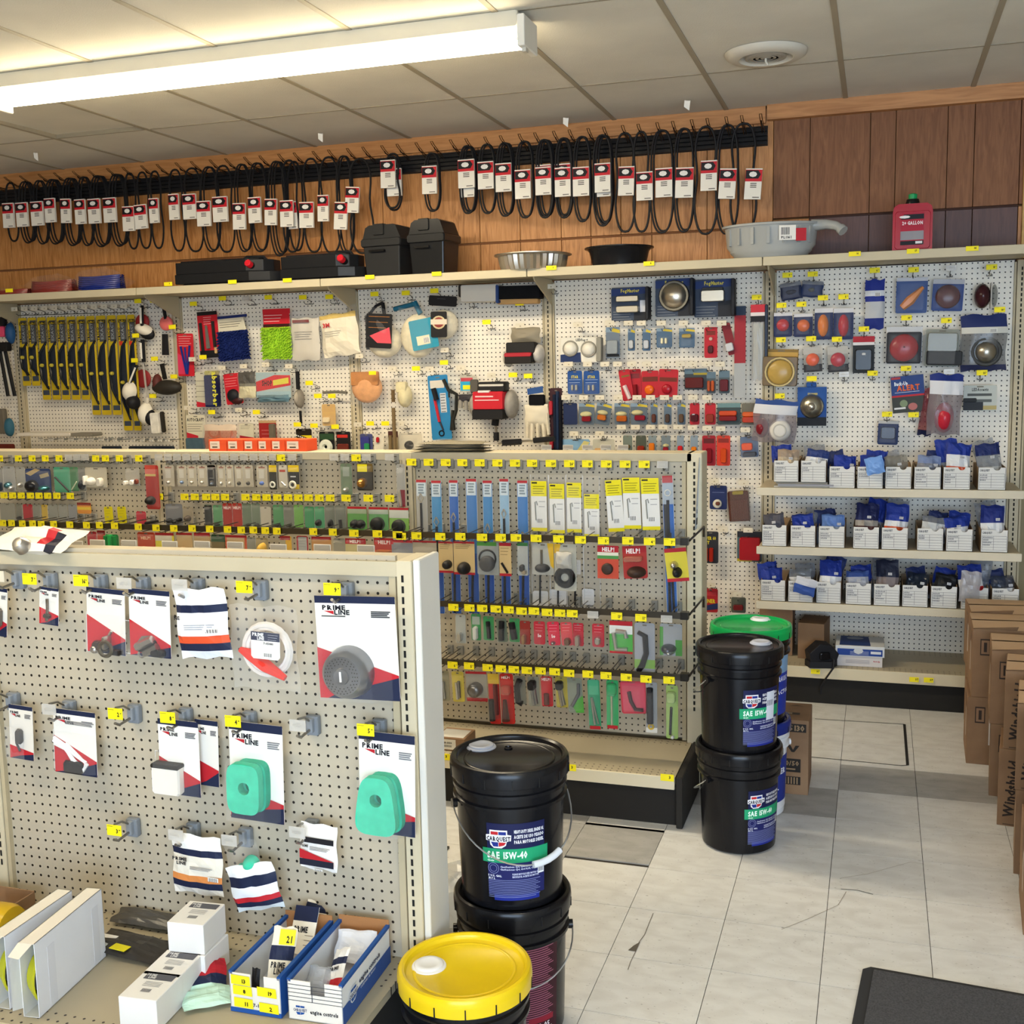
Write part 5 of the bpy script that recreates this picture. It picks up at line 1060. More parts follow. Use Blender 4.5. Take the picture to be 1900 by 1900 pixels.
GP = '#a0a29f:g'; b = MB(); b.lathe([(.0001, .004), (w_ * .74, .002), (w_ * .8, .02), (w_ * .86, .034), (w_ * .86, .04), (w_ * .93, .06), (w_ * .97, .145), (w_ * .99, .155), (w_ * 1.04, .155), (w_ * 1.04, .165), (w_ * .96, .168), (w_ * .92, .15), (w_ * .85, .06), (.0001, .05)], GP, 56, sy=.62)
for k in range(7): a = R(-150 + k * 20); b.box(-.008, -.008, -.04, .008, .004, .04, GP, xf(w_ * .95 * math.cos(a), w_ * .6 * math.sin(a), .105, rz=math.degrees(a) + 90))
b.build('basin', e)
b = MB(); b.tube([(w_ * .85, -.03, .15), (w_ * 1.15, -.03, .152), (w_ * 1.35, -.05, .14), (w_ * 1.47, -.07, .12)], [.03, .024, .022, .02], GP, 10); b.tube([(w_ * 1.44, -.065, .125), (w_ * 1.5, -.075, .11)], .026, GP, 10); b.build('spout', e)
b = MB(); T = xf(w_ * .35, -w_ * .63, 0, rz=14); b.box(-.03, -.002, .075, .05, 0, .145, '#e9e5dd', T); b.box(.05, -.001, .07, .10, .001, .13, '#b3202c', T)
for k in range(7): b.box(-.02 + k * .006, -.003, .1, -.017 + k * .006, -.002, .135, '#222', T)
b.text('PL1161', -.02, .082, .012, '#222', -.003, True, T=T); b.build('price_label', e)
w_ = wx(1655, 1728, 5.9); e = empty('fuel_can', onledge(1691, 5.9), 'dark red plastic fuel can with green cap at the right of the ledge', 'fuel can')
hh = P(1655, 378, 5.83).z - ZL; b = MB(); b.prism([(-w_ * .5, 0), (w_ * .5, 0), (w_ * .5, hh * .82), (w_ * .47, hh * .92), (w_ * .36, hh * .98), (-w_ * .36, hh * .98), (-w_ * .47, hh * .92), (-w_ * .5, hh * .82)], -.07, .07, '#a3142b:g'); b.box(-w_ * .46, -.074, .01, w_ * .46, .074, hh * .84, '#a3142b:g', c=.01); b.build('body', e)
b = MB(); b.lathe([(.032, hh * .96), (.034, hh * 1.0), (.028, hh * 1.1), (.0001, hh * 1.1)], '#141414:g', 20); b.build('collar', e)
b = MB(); b.lathe([(.02, hh * 1.1), (.021, hh * 1.2), (.012, hh * 1.22), (.0001, hh * 1.22)], '#1d9a58:g', 16); b.build('cap', e)
b = MB(); y = -.0755; b.poly([(-w_ * .3, hh * .14), (w_ * .28, hh * .14), (w_ * .28, hh * .8), (-w_ * .3, hh * .8)], y, '#a51a33'); b.poly([(-w_ * .3, hh * .66), (w_ * .28, hh * .66), (w_ * .28, hh * .76), (-w_ * .22, hh * .76)], y - .0005, '#15131a'); b.poly([(-w_ * .2 + w_ * .14 * math.cos(a), hh * .71 + hh * .03 * math.sin(a)) for a in [k * .785 for k in range(8)]], y - .001, '#e6e2e2')
b.text('2+ GALLON', 0, hh * .55, hh * .07, '#eadfe2', y - .001, True, 'c', wmax=w_ * .52); b.poly([(-w_ * .3, hh * .24), (w_ * .28, hh * .24), (w_ * .28, hh * .42), (-w_ * .3, hh * .42)], y - .0005, '#8e8c92'); b.poly([(-w_ * .3, hh * .14), (w_ * .28, hh * .14), (w_ * .28, hh * .22), (-w_ * .3, hh * .22)], y - .0005, '#18161b'); b.poly([(w_ * .08, hh * .16), (w_ * .25, hh * .16), (w_ * .25, hh * .21), (w_ * .08, hh * .21)], y - .001, '#ddd'); b.build('label', e)
# =================================================================== WALL PEGBOARD, HOOKS FIRST
WK = dict(pl='B')
def HB(lst, t, grp):
    for (x, y, ph) in lst: hook('B', x, y, t, '', ph, group=grp)
gl = 'hooks in the wiper bay'; gm = 'hooks in the car wash bay'; gn = 'hooks in the duster bay'; go = 'hooks in the lamp bay'; gp = 'hooks in the right lamp bay'
for k in range(12): hook('B', 27 + 18.45 * k, 574 - .55 * k, 'w', '', 'above the wiper packs, %s from left' % ordn(k + 1), group=gl)
HB([(256, 559, 'above the white handled brush'), (285, 558, 'above the pink disc brush'), (320, 607, 'beside the red brush pack'), (252, 623, 'right of the longest wiper pack, upper'), (250, 669, 'right of the longest wiper pack, lower'), (287, 666, 'above the black tyre brush'), (323, 699, 'at the post right of the tyre brush'), (284, 735, 'above the white scrub brush')], 'y', gl)
HB([(359, 564, 'above the three piece brush card'), (413, 554, 'above the blue mitt'), (498, 552, 'above the lime green mitt'), (562, 552, 'above the grey bagged pads'), (611, 551, 'above the cream bagged pads'), (377, 663, 'under the three piece brush card'), (574, 711, 'right of the grey bristle brush'), (590, 735, 'left of the pair over the tan card'), (616, 735, 'right of the pair over the tan card'), (393, 765, 'over the orange mesh sponge bag'), (476, 765, 'over the red sponge pack'), (552, 788, 'above the chequered pack'), (583, 790, 'above the white tape card'), (622, 792, 'above the black and red card')], 'y', gm)
HB([(348, 757, 'over the blue sponge card'), (443, 761, 'over the small sponge card'), (412, 683, 'over the red mitt card'), (452, 680, 'over the folded cloth bag'), (493, 677, 'over the shop towels'), (536, 680, 'over the grey bristle brush')], 'w', gm)
hook('B', 357, 667, 'w', '', 'at lower left of the three piece brush card', group=gm); hook('B', 456, 554, 'c', '', 'empty, between the blue and green mitts', group=gm)
HB([(695, 546, 'above the left polishing bonnet'), (753, 544, 'above the teal carded bonnet'), (806, 540, 'above the small round bonnet'), (869, 557, 'under the wash brush sleeve, left'), (964, 563, 'under the wash brush sleeve, right'), (903, 598, 'empty, left of the wheel mitt'), (824, 673, 'above the black flexible hose'), (772, 684, 'above the blue tool card'), (952, 696, 'empty, right of the duster'), (980, 698, 'above the white cotton glove'), (687, 786, 'above the white and red small card'), (715, 786, 'above the brown stick pack')], 'y', gn)
HB([(825, 650, 'empty, under the small round bonnet'), (728, 685, 'above the cream sponge'), (797, 685, 'right above the blue tool card'), (855, 683, 'above the grey work glove'), (912, 697, 'above the red duster sleeve'), (667, 661, 'above the orange chamois'), (664, 788, 'above the blue and green card'), (743, 787, 'above the black knob card'), (965, 605, 'above the wheel mitt')], 'w', gn)
HB([(1022, 532, 'empty at the top left of the lamp bay')] + [(x, 603 if x < 1100 else 600, 'second row of the lamp bay, %s from left' % ordn(i + 1)) for i, x in enumerate((1072, 1131, 1166, 1190, 1227, 1268, 1310, 1339))] + [(x, 676, 'third row of the lamp bay, %s from left' % ordn(i + 1)) for i, x in enumerate((1055, 1090, 1122, 1146, 1172, 1200, 1233, 1262, 1285, 1311, 1336))]
   + [(x, 738, 'fourth row of the lamp bay, %s from left' % ordn(i + 1)) for i, x in enumerate((1050, 1083, 1113, 1147, 1182, 1207, 1233, 1257, 1286, 1312))] + [(x, y, 'fifth row of the lamp bay, %s from left' % ordn(i + 1)) for i, (x, y) in enumerate(((1065, 805), (1113, 805), (1153, 793), (1179, 793), (1207, 793), (1230, 793), (1258, 793), (1285, 794), (1312, 795), (1337, 796), (1383, 798)))]
   + [(1325, 893, 'above the small blue card low in the lamp bay'), (1380, 897, 'above the ribbed lens low in the lamp bay'), (1342, 983, 'empty, low in the lamp bay'), (1388, 984, 'above the square red lamp low in the lamp bay'), (1318, 1086, 'above the low red card beside the green lid'), (1368, 1104, 'above the lowest dark pack')], 'w', go)
hook('B', 1404, 552, 'y', '11', 'above the clear strip pack', group=go)
for i, (x, y, t, n, ph) in enumerate([(1461, 511, 'y', '7', 'above the left small dark lamp'), (1508, 509, 'y', '7', 'above the right small dark lamp'), (1623, 502, 'y', '6', 'above the tall blue bag'), (1695, 501, 'y', '8', 'above the amber teardrop lamp'), (1765, 498, 'c', '', 'above the dark red round lamp'), (1840, 496, 'y', '8', 'above the sideways round lamp'), (1450, 567, 'y', '7', 'above the red round marker'),
        (1487, 565, 'y', '8', 'above the amber round marker'), (1527, 553, 'y', '5', 'above the amber oblong marker'), (1565, 551, 'y', '5', 'above the red oblong marker'), (1682, 590, 'y', '14', 'above the big red round lamp'), (1756, 595, 'y', '19', 'above the clear square lamp'), (1855, 575, 'y', '14', 'above the bagged round lamp'), (1449, 631, 'y', '10', 'above the gold box'), (1505, 629, 'y', '5', 'above the orange reflector'),
        (1553, 630, 'y', '5', 'above the red reflector'), (1603, 611, 'y', '8', 'above the black lens card'), (1566, 695, 'c', '', 'empty, under the red reflector'), (1619, 693, 'y', '10', 'empty, under the black lens card'), (1681, 684, 'y', '20', 'above the back-up alarm card'), (1761, 690, 'c', '', 'above the bagged red lamps'), (1822, 692, 'y', '25', 'above the pale accent light card'), (1506, 703, 'y', '', 'torn, above the headlamp box'), (1447, 735, 'y', '16', 'above the white disc bag'), (1646, 769, 'y', '7', 'above the small dark blue pack'), (1695, 770, 'y', '9', 'empty, right of the small dark blue pack')]):
    hook('B', x, y, t, n, ph, group=gp)
# =================================================================== WALL PEGBOARD, GOODS
def W(x0, y0, x1, y1, label, feats, bg='#d8d4ca', **k): return pack('B', x0, y0, x1, y1, label, feats, bg, **k)
# wiper blades
YE = '#c9ad22'
for k, (x0, x1, yb) in enumerate([(32.6, 49.5, 716), (50, 67, 716), (68, 85, 742), (86, 103, 742), (104, 121, 742), (122.5, 140, 742), (141, 158, 742), (159, 176, 770), (177, 196, 770), (197, 215, 770), (216, 234, 799), (235, 250, 799)]):
    y0 = 590 - .55 * k; h = yb - y0; f = [('r', 0, .03, 1, .97, YE), ('r', .25, .04, 1, 48 / h, '#4a4c50'), ('r', .12, 8 / h, .98, 14 / h, '#17171b'), ('t', '2-IN-1', .2, 13 / h, 4 / h, YE, .7), ('v', 'TRICO', .26, 46 / h, .24, '#17171b')]
    f += [('v', 'EXACT', .7, 44 / h, .3, '#8f959b'), ('r', .12, 1 - 18 / h, .9, 1 - 9 / h, '#3a4558')]
    if k > 9: f += [('r', .1, 48 / h, .5, 56 / h, '#cf3a22')]
    f += [('q', [(.98, 44 / h), (.5, 56 / h), (.15, .42), (.08, .58), (.2, .74), (.6, .86), (.98, 1 - 20 / h), (.82, .8), (.78, .6), (.8, .42), (.85, 60 / h)], '#2a2f38'), ('L', [(.95, 46 / h, .006), (.5, 58 / h, .012), (.2, .43, .014), (.12, .58, .014), (.25, .74, .012), (.95, 1 - 20 / h, .008)], .0075, '#1b2026:g'), ('L', [(.85, 52 / h, .004), (.85, 1 - 26 / h, .004)], .003, YE), ('D', .3, .58, .16, .024, '#b9a83a')]
    W(x0, y0, x1, yb, 'yellow and grey wiper blade pack, %s from left of the twelve' % ordn(k + 1), f, YE, group='wiper blade packs', name='wiper_pack', cat='wiper blade', yaw=-8)
BK = '#18181b'
W(258, 567, 277, 612, 'white handled brush with black bristles in front of a red disc', [('L', [(.5, 0, .02), (.45, .9, .03)], .011, BK), ('L', [(.55, .1, .045), (.5, .75, .045)], .007, '#e8e2d4')], None, name='wash_brush', cat='brush')
W(252, 584, 277, 610, 'dark red round brush card at the wiper bay top', [('D', .5, .5, .48, .02, '#9c2b2a')], None, off=.05, name='brush_card', cat='brush')
W(256, 601, 290, 628, 'white oval brush head with black back, upper one in the wiper bay', [('O', .45, .45, .5, .4, .05, '#e5dccb'), ('O', .62, .6, .42, .45, .03, BK)], None, tilt=20, name='wash_brush', cat='brush')
W(296, 562, 318, 662, 'black brush with pink round card on the wiper bay', [('L', [(.5, .02), (.45, .14), (.55, .3)], .012, BK), ('D', .5, .38, .52, .02, '#d86a66'), ('L', [(.5, .58), (.45, .97)], [.02, .024], BK)], None, name='tyre_brush', cat='brush')
W(328, 619, 358, 698, 'red card with blue detailing brushes beside the post', [('n', .1, .06, .9, .28, 5, '#e2a0a0'), ('q', [(0, .45), (0, .95), (.5, .95), (.35, .55)], '#d4365c'), ('L', [(.25, .3), (.55, .95)], .007, '#1e2f7c:g'), ('L', [(.8, .28), (.6, .95)], .007, '#1e2f7c:g'), ('L', [(.5, .32), (.58, .95)], .006, '#26398c:g')], '#c5202e', tilt=1, name='brush_card', cat='brush')
W(262, 630, 272, 672, 'black and white brush handle standing upright on the wiper bay', [('L', [(.5, 0), (.5, 1)], .014, BK), ('L', [(.4, .15, .03), (.4, .85, .03)], .007, '#e5dfd2')], None, name='grooming_brush', cat='brush')
W(264, 672, 278, 750, 'long clear plastic brush stem in the wiper bay', [('L', [(.2, 0), (.5, 1)], .007, '#cfc8bb:t')], None, name='wiper_stick', cat='brush')
W(250, 688, 280, 717, 'dark red round card behind the brush handles', [('D', .5, .5, .48, .015, '#8f2a2a')], None, off=.04, name='brush_card', cat='brush')
W(236, 677, 270, 760, 'slanted brush with cream oval head and black bristles', [('L', [(.6, 0), (.35, .45)], .012, BK), ('L', [(.62, .05, .03), (.42, .42, .03)], .006, '#e5dfd2'), ('O', .38, .62, .36, .22, .05, '#eae2d0'), ('O', .68, .84, .34, .16, .06, BK)], None, tilt=14, name='wash_brush', cat='brush', off=.12)
W(280, 674, 335, 733, 'large black oval tyre brush with looped handle', [('L', [(.42, .02), (.5, .5)], .015, '#15130f'), ('O', .5, .76, .5, .24, .05, '#2c2822'), ('O', .2, .62, .15, .3, .04, '#5c2a25')], None, name='tyre_brush', cat='brush', off=.12)
W(262, 738, 290, 788, 'white oval brush head, lowest one right of the wiper packs', [('O', .4, .6, .42, .42, .06, '#eee7d6'), ('L', [(.5, .0), (.45, .4)], .01, '#d8d0c0'), ('O', .75, .72, .3, .3, .05, BK)], None, tilt=8, name='wash_brush', cat='brush', off=.12)
W(284, 763, 306, 806, 'white bristled scrub brush with black back', [('B', .05, .05, .75, .95, .05, '#e9e4d8:f'), ('B', .75, .02, .98, .92, .03, '#2c2720')], None, tilt=-3, name='scrub_brush', cat='brush', off=.12)
W(-6, 585, 26, 652, 'bundle of pink and blue brushes at the left edge', [('B', .1, .05, .6, .3, .04, BK), ('B', .1, .3, .5, .6, .03, '#d5486a'), ('O', .75, .5, .25, .3, .04, '#1f4a78'), ('B', 0, .75, .75, 1, .05, BK)], None, name='brush_bundle', cat='brush')
W(0, 652, 28, 735, 'black and white ice scraper pair hanging at the left edge', [('L', [(.1, 0), (.4, 1)], .012, BK), ('L', [(.3, 0), (.62, .98)], .009, '#cfc8ba'), ('L', [(.45, 0), (.85, 1)], .012, BK)], None, name='ice_scraper', cat='scraper')
W(0, 752, 25, 810, 'clear and blue bottle brush pack at the left edge', [('B', .1, .1, .5, .9, .04, '#6d665a'), ('O', .6, .7, .35, .3, .04, '#34667c')], None, name='brush_pack', cat='brush')
W(-4, 822, 28, 836, 'small dark red pack low at the left edge', [('B', 0, .1, 1, 1, .04, '#6b2a20')], None)
W(55, 800, 190, 809, 'long white and grey plastic channel lying on the low hooks', [('B', 0, .1, .72, .8, .12, '#e8e0d2'), ('B', .7, .2, 1, .9, .11, '#8c8577')], None, off=.1, name='plastic_channel', cat='plastic strip')
for k, x in enumerate((203, 219, 253, 270, 287, 303, 317)):
    W(x - 11, 826, x + 9, 838, 'small dark blue pack peeping above the gondola, %s from left' % ordn(k + 1), [('B', .05, .1, .95, 1, .03, '#26303f:g')], None, group='small dark packs above the gondola')
    rearhook(x - 6, 816, .034, .022, YB - .16, YB, 'grey label plate over the small dark packs, %s from left' % ordn(k + 1), 'label plates over the dark packs')
# car wash bay
W(365, 578, 402, 664, 'red and black card with three detailing brushes', [('r', 0, 0, 1, .08, BK), ('r', 0, .84, 1, 1, BK), ('n', .3, .12, .7, .26, 4, '#e6a0a0'), ('L', [(.18, .24), (.2, .84)], .011, '#2a2727:g'), ('L', [(.47, .3), (.5, .8)], [.008, .014], '#6a6660:g'), ('L', [(.8, .22), (.82, .78)], .011, '#2a2727:g'), ('B', .76, .76, .9, .92, .012, '#cfae78')], '#c4202d', tilt=-2, name='brush_card', cat='brush', cat_=None) if False else W(365, 578, 402, 664, 'red and black card with three detailing brushes', [('r', 0, 0, 1, .08, BK), ('r', 0, .84, 1, 1, BK), ('n', .3, .12, .7, .26, 4, '#e6a0a0'), ('L', [(.18, .24), (.2, .84)], .011, '#2a2727:g'), ('L', [(.47, .3), (.5, .8)], [.008, .014], '#6a6660:g'), ('L', [(.8, .22), (.82, .78)], .011, '#2a2727:g'), ('B', .76, .76, .9, .92, .012, '#cfae78')], '#c4202d', tilt=-2, name='brush_card', cat='brush')
W(403, 585, 458, 669, 'navy blue chenille wash mitt under a beige card', [('r', 0, .0, 1, .06, '#1c2c66'), ('n', .05, .14, .8, .24, 3, '#5a564c'), ('q', [(0, .36), (.4, .42), (0, .48)], '#c32636'), ('G', .02, .36, .98, .97, '#1d2b66:f')], '#d8d0b8', tilt=-3, name='wash_mitt', cat='wash mitt', shape=[(0, .04), (.85, 0), (.95, .4), (0, .5)])
W(487, 573, 538, 666, 'lime green chenille wash mitt under a red card', [('r', 0, 0, 1, .1, '#c4202d'), ('n', .04, .12, .7, .24, 3, '#e9b5b5'), ('r', 0, .3, 1, .36, '#3a1416'), ('G', .0, .38, 1, .98, '#a6d435:f')], '#c4202d', name='wash_mitt', cat='wash mitt', shape=[(0, .0), (.95, 0), (1, .42), (.02, .42)])
W(543, 585, 594, 672, 'clear bag of grey disc pads with a printed sheet', [('S', 0, .06, 1, .96, .04, [(1, '#c9c2b4')]), ('r', .1, .1, .7, .16, '#7a3d3d'), ('n', .15, .35, .8, .5, 4, '#8a857c'), ('R', .55, .6, .42, .012, '#55524c'), ('W', -.05, -.12, 1.08, 1.05, .06)], None, name='pad_bag', cat='polishing pad')
W(597, 582, 664, 662, 'clear bag of square cream pads with yellow edge and red mark', [('S', 0, 0, 1, .98, .06, [(.12, '#d9b95e'), (1, '#e6dcc4')]), ('t', '3M', .12, .3, .1, '#c92f35', .2), ('n', .15, .4, .6, .5, 3, '#9a9484'), ('W', -.04, -.14, 1.05, 1.06, .08)], None, tilt=-5, name='pad_bag', cat='polishing pad')
W(362, 690, 386, 755, 'pale card with red foot left of the rolled chamois', [('n', .0, .25, .9, .7, 4, '#6e695d'), ('q', [(0, .84), (0, 1), (1, 1), (1, .92)], '#c32636')], '#c8c3ae')
W(385, 685, 408, 755, 'clear tube of blue rolled chamois with yellow lettering', [('B', 0, .15, 1, 1, .05, '#1b2450:g'), ('B', .02, .04, .98, .16, .045, '#b8b05a:t'), ('C', -.02, 0, 1.02, 1, .06)], None, name='chamois_tube', cat='chamois')
q = P(396, 690, YB - .14); b = MB(); b.text('absorber', 0, 0, .035, '#d6cf45', 0, True, T=xf(-.012, 0, 0, ry=90)); o = tag(b.build('print', loc=q), 'yellow lettering down the blue chamois tube', 'lettering')
o.parent = [x for x in COL.objects if x.name.startswith('chamois_tube')][-1]; o.location = q - o.parent.location; del o['category']; del o['label']; o.location.y = -.066
W(414, 693, 445, 750, 'red card holding a black mitten', [('n', .05, .15, .8, .4, 4, '#e6a0a0'), ('O', .45, .72, .36, .22, .03, '#1b1b20'), ('O', .65, .9, .35, .12, .025, '#3c1518')], '#c4202d', tilt=-5)
W(445, 690, 476, 738, 'clear bag with cream cloth and dark header', [('S', 0, 0, 1, 1, .04, [(.45, '#3a352c'), (.6, '#6f6a5a'), (1, '#d9cfa8')]), ('W', -.06, -.05, 1.05, 1.05, .05)], None)
W(474, 691, 538, 740, 'red and blue pack of folded shop cloths', [('r', 0, 0, .55, .28, '#9fb4b8'), ('q', [(.0, .35), (0, .72), (1, .5), (1, .12), (.55, .1)], '#c8262c'), ('r', 0, .72, 1, .95, '#9cb7bf'), ('t', 'SHOP', .18, .5, .2, '#191919', .3), ('q', [(.5, .3), (.95, .2), (.95, .42), (.5, .5)], '#d5c840'), ('r', 0, .96, 1, 1, '#111'), ('S', .1, .85, 1, 1.12, .05, [(1, '#5f7f8c')]), ('C', 0, 0, 1, 1, .05)], '#a8b8b6', name='cloth_pack', cat='cloth')
W(545, 689, 563, 758, 'brush with black grip and grey oval bristles', [('L', [(.5, 0), (.5, .48)], .014, BK), ('O', .5, .73, .5, .26, .045, '#8f877a:f'), ('O', .45, .72, .3, .2, .06, '#b3aa9b:f')], None, name='wheel_brush', cat='brush')
W(600, 724, 645, 731, 'thin grey wiper style stick lying across the board', [('L', [(0, .6), (.5, .4), (1, .7)], .008, '#6f6a60')], None, name='wiper_stick', cat='brush')
W(597, 750, 622, 790, 'tan card with a small cream fitting', [('n', .1, .08, .9, .3, 4, '#b08a6a'), ('B', .1, .6, .6, .85, .02, '#e4cfa4'), ('C', .05, .5, .9, .95, .03)], '#c9a468')
W(345, 770, 380, 834, 'beige card with a dark blue sponge', [('t', 'AUTOCRAFT', .05, .18, .09, '#222', .9), ('n', .05, .26, .85, .46, 4, '#5a564c'), ('q', [(0, .5), (.6, .6), (.6, .66), (0, .66)], '#c32636'), ('B', .03, .66, .97, 1, .03, '#4d6472:f')], '#d6ceb6')
W(383, 782, 442, 836, 'orange mesh bag of sponges in clear wrap', [('S', 0, .1, 1, 1, .06, [(.25, '#d9c3ac'), (1, '#cf7350:t')]), ('R', .25, .35, .16, .008, '#c05a3a'), ('R', .6, .4, .2, .008, '#c05a3a'), ('W', -.05, -.1, 1.05, 1.05, .08)], None, name='sponge_bag', cat='sponge')
W(444, 786, 470, 822, 'grey and white card with dark sponge right of the mesh bag', [('n', .1, .1, .8, .25, 3, '#5a564c'), ('q', [(0, .6), (1, .72), (1, .8), (0, .8)], '#a22432'), ('B', .0, .78, 1, 1, .03, '#4b4842')], '#d2cbb4')
W(480, 780, 512, 820, 'red box with grey abrasive sponge behind it', [('r', 0, 0, 1, .12, '#b99a72'), ('n', .15, .45, .85, .8, 3, '#d99'), ('B', .68, .15, 1.0, 1, .03, '#6b6254')], '#9c2626')
W(549, 796, 578, 835, 'black and yellow pack with chequered stripe', [('r', 0, .3, 1, 1, '#e0c81e'), ('q', [(0, .22), (1, .5), (1, .68), (0, .4)], '#17171a')] + [('q', [(.12 * k, .26 + .033 * k), (.12 * k + .07, .28 + .033 * k), (.12 * k + .07, .34 + .033 * k), (.12 * k, .32 + .033 * k)], '#e8e6df') for k in range(8)], '#241c14')
W(555, 762, 562, 786, 'short black stick above the chequered pack', [('L', [(.5, 0), (.6, 1)], .009, BK)], None, name='stick', cat='stick')
W(592, 801, 620, 838, 'black card with a roll of white tape', [('R', .5, .75, .27, .018, '#dfe2d4'), ('r', .05, .1, .95, .4, '#2c4a2f')], '#17171a')
W(624, 801, 650, 838, 'black and red card with a brown repair kit', [('r', .05, .15, .8, .3, '#c33028'), ('B', .1, .6, .9, 1, .02, '#6a2f28:g')], '#1a181b')
# orange boxes on the gondola top
for k, (x0, x1) in enumerate([(388, 421), (422, 452), (453, 478), (479, 503), (504, 529), (530, 570)]):
    a = P(x0, 836, YM + .005); w_ = P(x1, 836, YM).x - a.x; hh = .052
    def fr(b, w, d, h): b.box(w * .08, -.0006, h * .2, w * .62, -.0002, h * .85, '#e3cdb8'); b.box(w * .2, -.001, h * .3, w * .5, -.0008, h * .4, '#3a2c22'); b.box(w * .15, -.001, h * .6, w * .5, -.0008, h * .64, '#8a6a58')
    obox(a.x, YM + .004, 1.3705, w_ * .96, .1, hh, 0, 'orange filter box on the gondola top, %s from left of six' % ordn(k + 1), col='#e0522a', front=fr, group='orange boxes on the gondola top')
# polishing and duster bay
W(677, 562, 740, 662, 'clear bag with cream polishing bonnet behind a black and red card', [('O', .55, .72, .5, .3, .05, '#e3d7b8:f'), ('r', .0, .22, .62, .86, '#191719'), ('q', [(.2, .6), (.62, .45), (.62, .7)], '#cf3a48'), ('n', .05, .26, .5, .4, 3, '#b87a40'), ('L', [(.0, .3), (.35, .05), (.55, .0)], .009, BK), ('L', [(.55, 0), (.6, .28)], .012, BK), ('W', -.08, .1, 1.05, 1.08, .07)], None, name='polishing_bonnet', cat='polishing pad')
r = W(680, 582, 728, 646, 'black card of the left polishing bonnet', [('n', .1, .08, .9, .4, 3, '#b5763a'), ('q', [(.15, .65), (.9, .38), (1, .85), (.45, .85)], '#d5505c')], BK, off=.14, tilt=4, hole=False, cat='card')
W(742, 560, 806, 662, 'clear bag with cream bonnet, teal card and teal hanging strips', [('O', .5, .62, .5, .4, .05, '#e0d5b6:f'), ('L', [(-.15, .12), (.45, .04)], .014, '#16627f'), ('L', [(.45, .0), (.62, .22)], .016, '#16627f'), ('W', -.0, .1, 1.05, 1.05, .08)], None, name='polishing_bonnet', cat='polishing pad', off=.1)
W(757, 592, 806, 648, 'teal card of the middle polishing bonnet', [('r', .2, .55, .7, .85, '#d9d6b8'), ('c', .45, .62, .68, .8)], '#2a8ea8', off=.15, tilt=-9, hole=False, cat='card')
W(797, 574, 848, 630, 'round cream polishing bonnet in a clear bag', [('O', .52, .5, .5, .5, .06, '#e6dcc2:f'), ('W', -.05, -.1, 1.05, 1.08, .07)], None, name='polishing_bonnet', cat='polishing pad')
W(799, 578, 829, 626, 'black card with silver crest on the round bonnet', [('o', .5, .42, .42, .26, '#c6b48c'), ('o', .5, .42, .32, .2, '#8a3a34'), ('r', 0, .3, 1, .5, '#e2ccb8:g')], '#18161a', off=.16, tilt=1, hole=False, cat='card')
W(796, 549, 848, 568, 'black hanging header of the round polishing bonnet', [('n', .3, .3, .6, .5, 1, '#888')], BK, tilt=5, hole=False, off=.12, cat='card')
W(858, 528, 1012, 566, 'long wash brush with black bristles, wooden back and white sleeve', [('B', .0, .0, .1, .6, .08, '#28231e'), ('B', .46, .12, .98, .75, .09, '#19191b:f'), ('B', .45, .72, .94, .98, .06, '#c99c62'), ('B', .04, .02, .5, .86, .095, '#cdc9bf'), ('B', .46, .04, .5, .95, .097, '#243f74')], None, tilt=1, name='wash_brush', cat='brush')
W(934, 608, 1010, 676, 'fluffy grey wheel mitt in a black and red sleeve', [('S', .22, .0, .92, .42, .05, [(1, '#8d8471')]), ('B', .14, .4, .84, .7, .07, '#1b1a1a'), ('O', .12, .82, .12, .25, .07, '#c2bcb0:f'), ('O', .86, .72, .14, .26, .07, '#d2ccc2:f'), ('B', .12, .68, .78, .98, .09, '#1c1714'), ('B', .12, .68, .78, .8, .093, '#a82530')], None, name='wheel_mitt', cat='wash mitt')
W(650, 683, 709, 748, 'round orange chamois cloth in clear wrap with a yellow sticker', [('O', .5, .55, .48, .45, .035, '#dfa068:f'), ('B', .06, .1, .92, .5, .03, '#c07b38:f'), ('r', .0, .0, .01, .01, '#c07b38'), ('W', 0, -.05, 1.02, 1.04, .06)], None, name='chamois_cloth', cat='chamois')
sticker(691, 692, YB - .16, 'yellow price sticker stuck on the round orange chamois', w=.045, h=.022)
W(729, 700, 764, 756, 'cream half round sponge in a clear bag', [('O', .62, .62, .38, .38, .05, '#e3d6a8:f'), ('B', .26, .15, .8, .5, .04, '#e3d6a8:f'), ('W', -.3, -.15, 1.1, 1.1, .06)], None, name='sponge', cat='sponge')
W(726, 703, 735, 836, 'long brown wooden stick with white handle', [('L', [(.45, 0), (.45, .15)], .009, '#b7b0a4'), ('L', [(.45, .15), (.45, .32)], .012, '#6b5638'), ('L', [(.4, .4), (.5, 1)], .012, '#7a6647')], None, off=.12, name='wooden_stick', cat='handle')
W(793, 696, 830, 816, 'tall blue card with a black and red tool and looped cord', [('r', .1, .08, .8, .2, '#cfc9bc'), ('r', .55, .28, .85, .58, '#c3c7ca'), ('n', .58, .3, .82, .56, 7, '#5a5a60'), ('L', [(.3, .2), (.42, .38)], .016, BK), ('L', [(.3, .36), (.45, .72)], .009, '#c2303a:g'), ('R', .5, .9, .12, .004, BK), ('L', [(.45, .7), (.6, .85)], .006, '#3a3a44')], '#2a7db0', tilt=-3, name='tool_card', cat='tool')
W(824, 702, 850, 800, 'black jointed flexible tube hanging beside the blue card', [('L', [(.0, .02), (.35, .22), (.9, .3), (.85, .6), (.6, .8), (.65, .98)], .011, '#23231f'), ('L', [(.35, .22), (.35, .36)], .006, '#2c2c28'), ('L', [(.45, .98), (.6, .6)], .009, '#23231f')], None, name='flexible_tube', cat='tube')
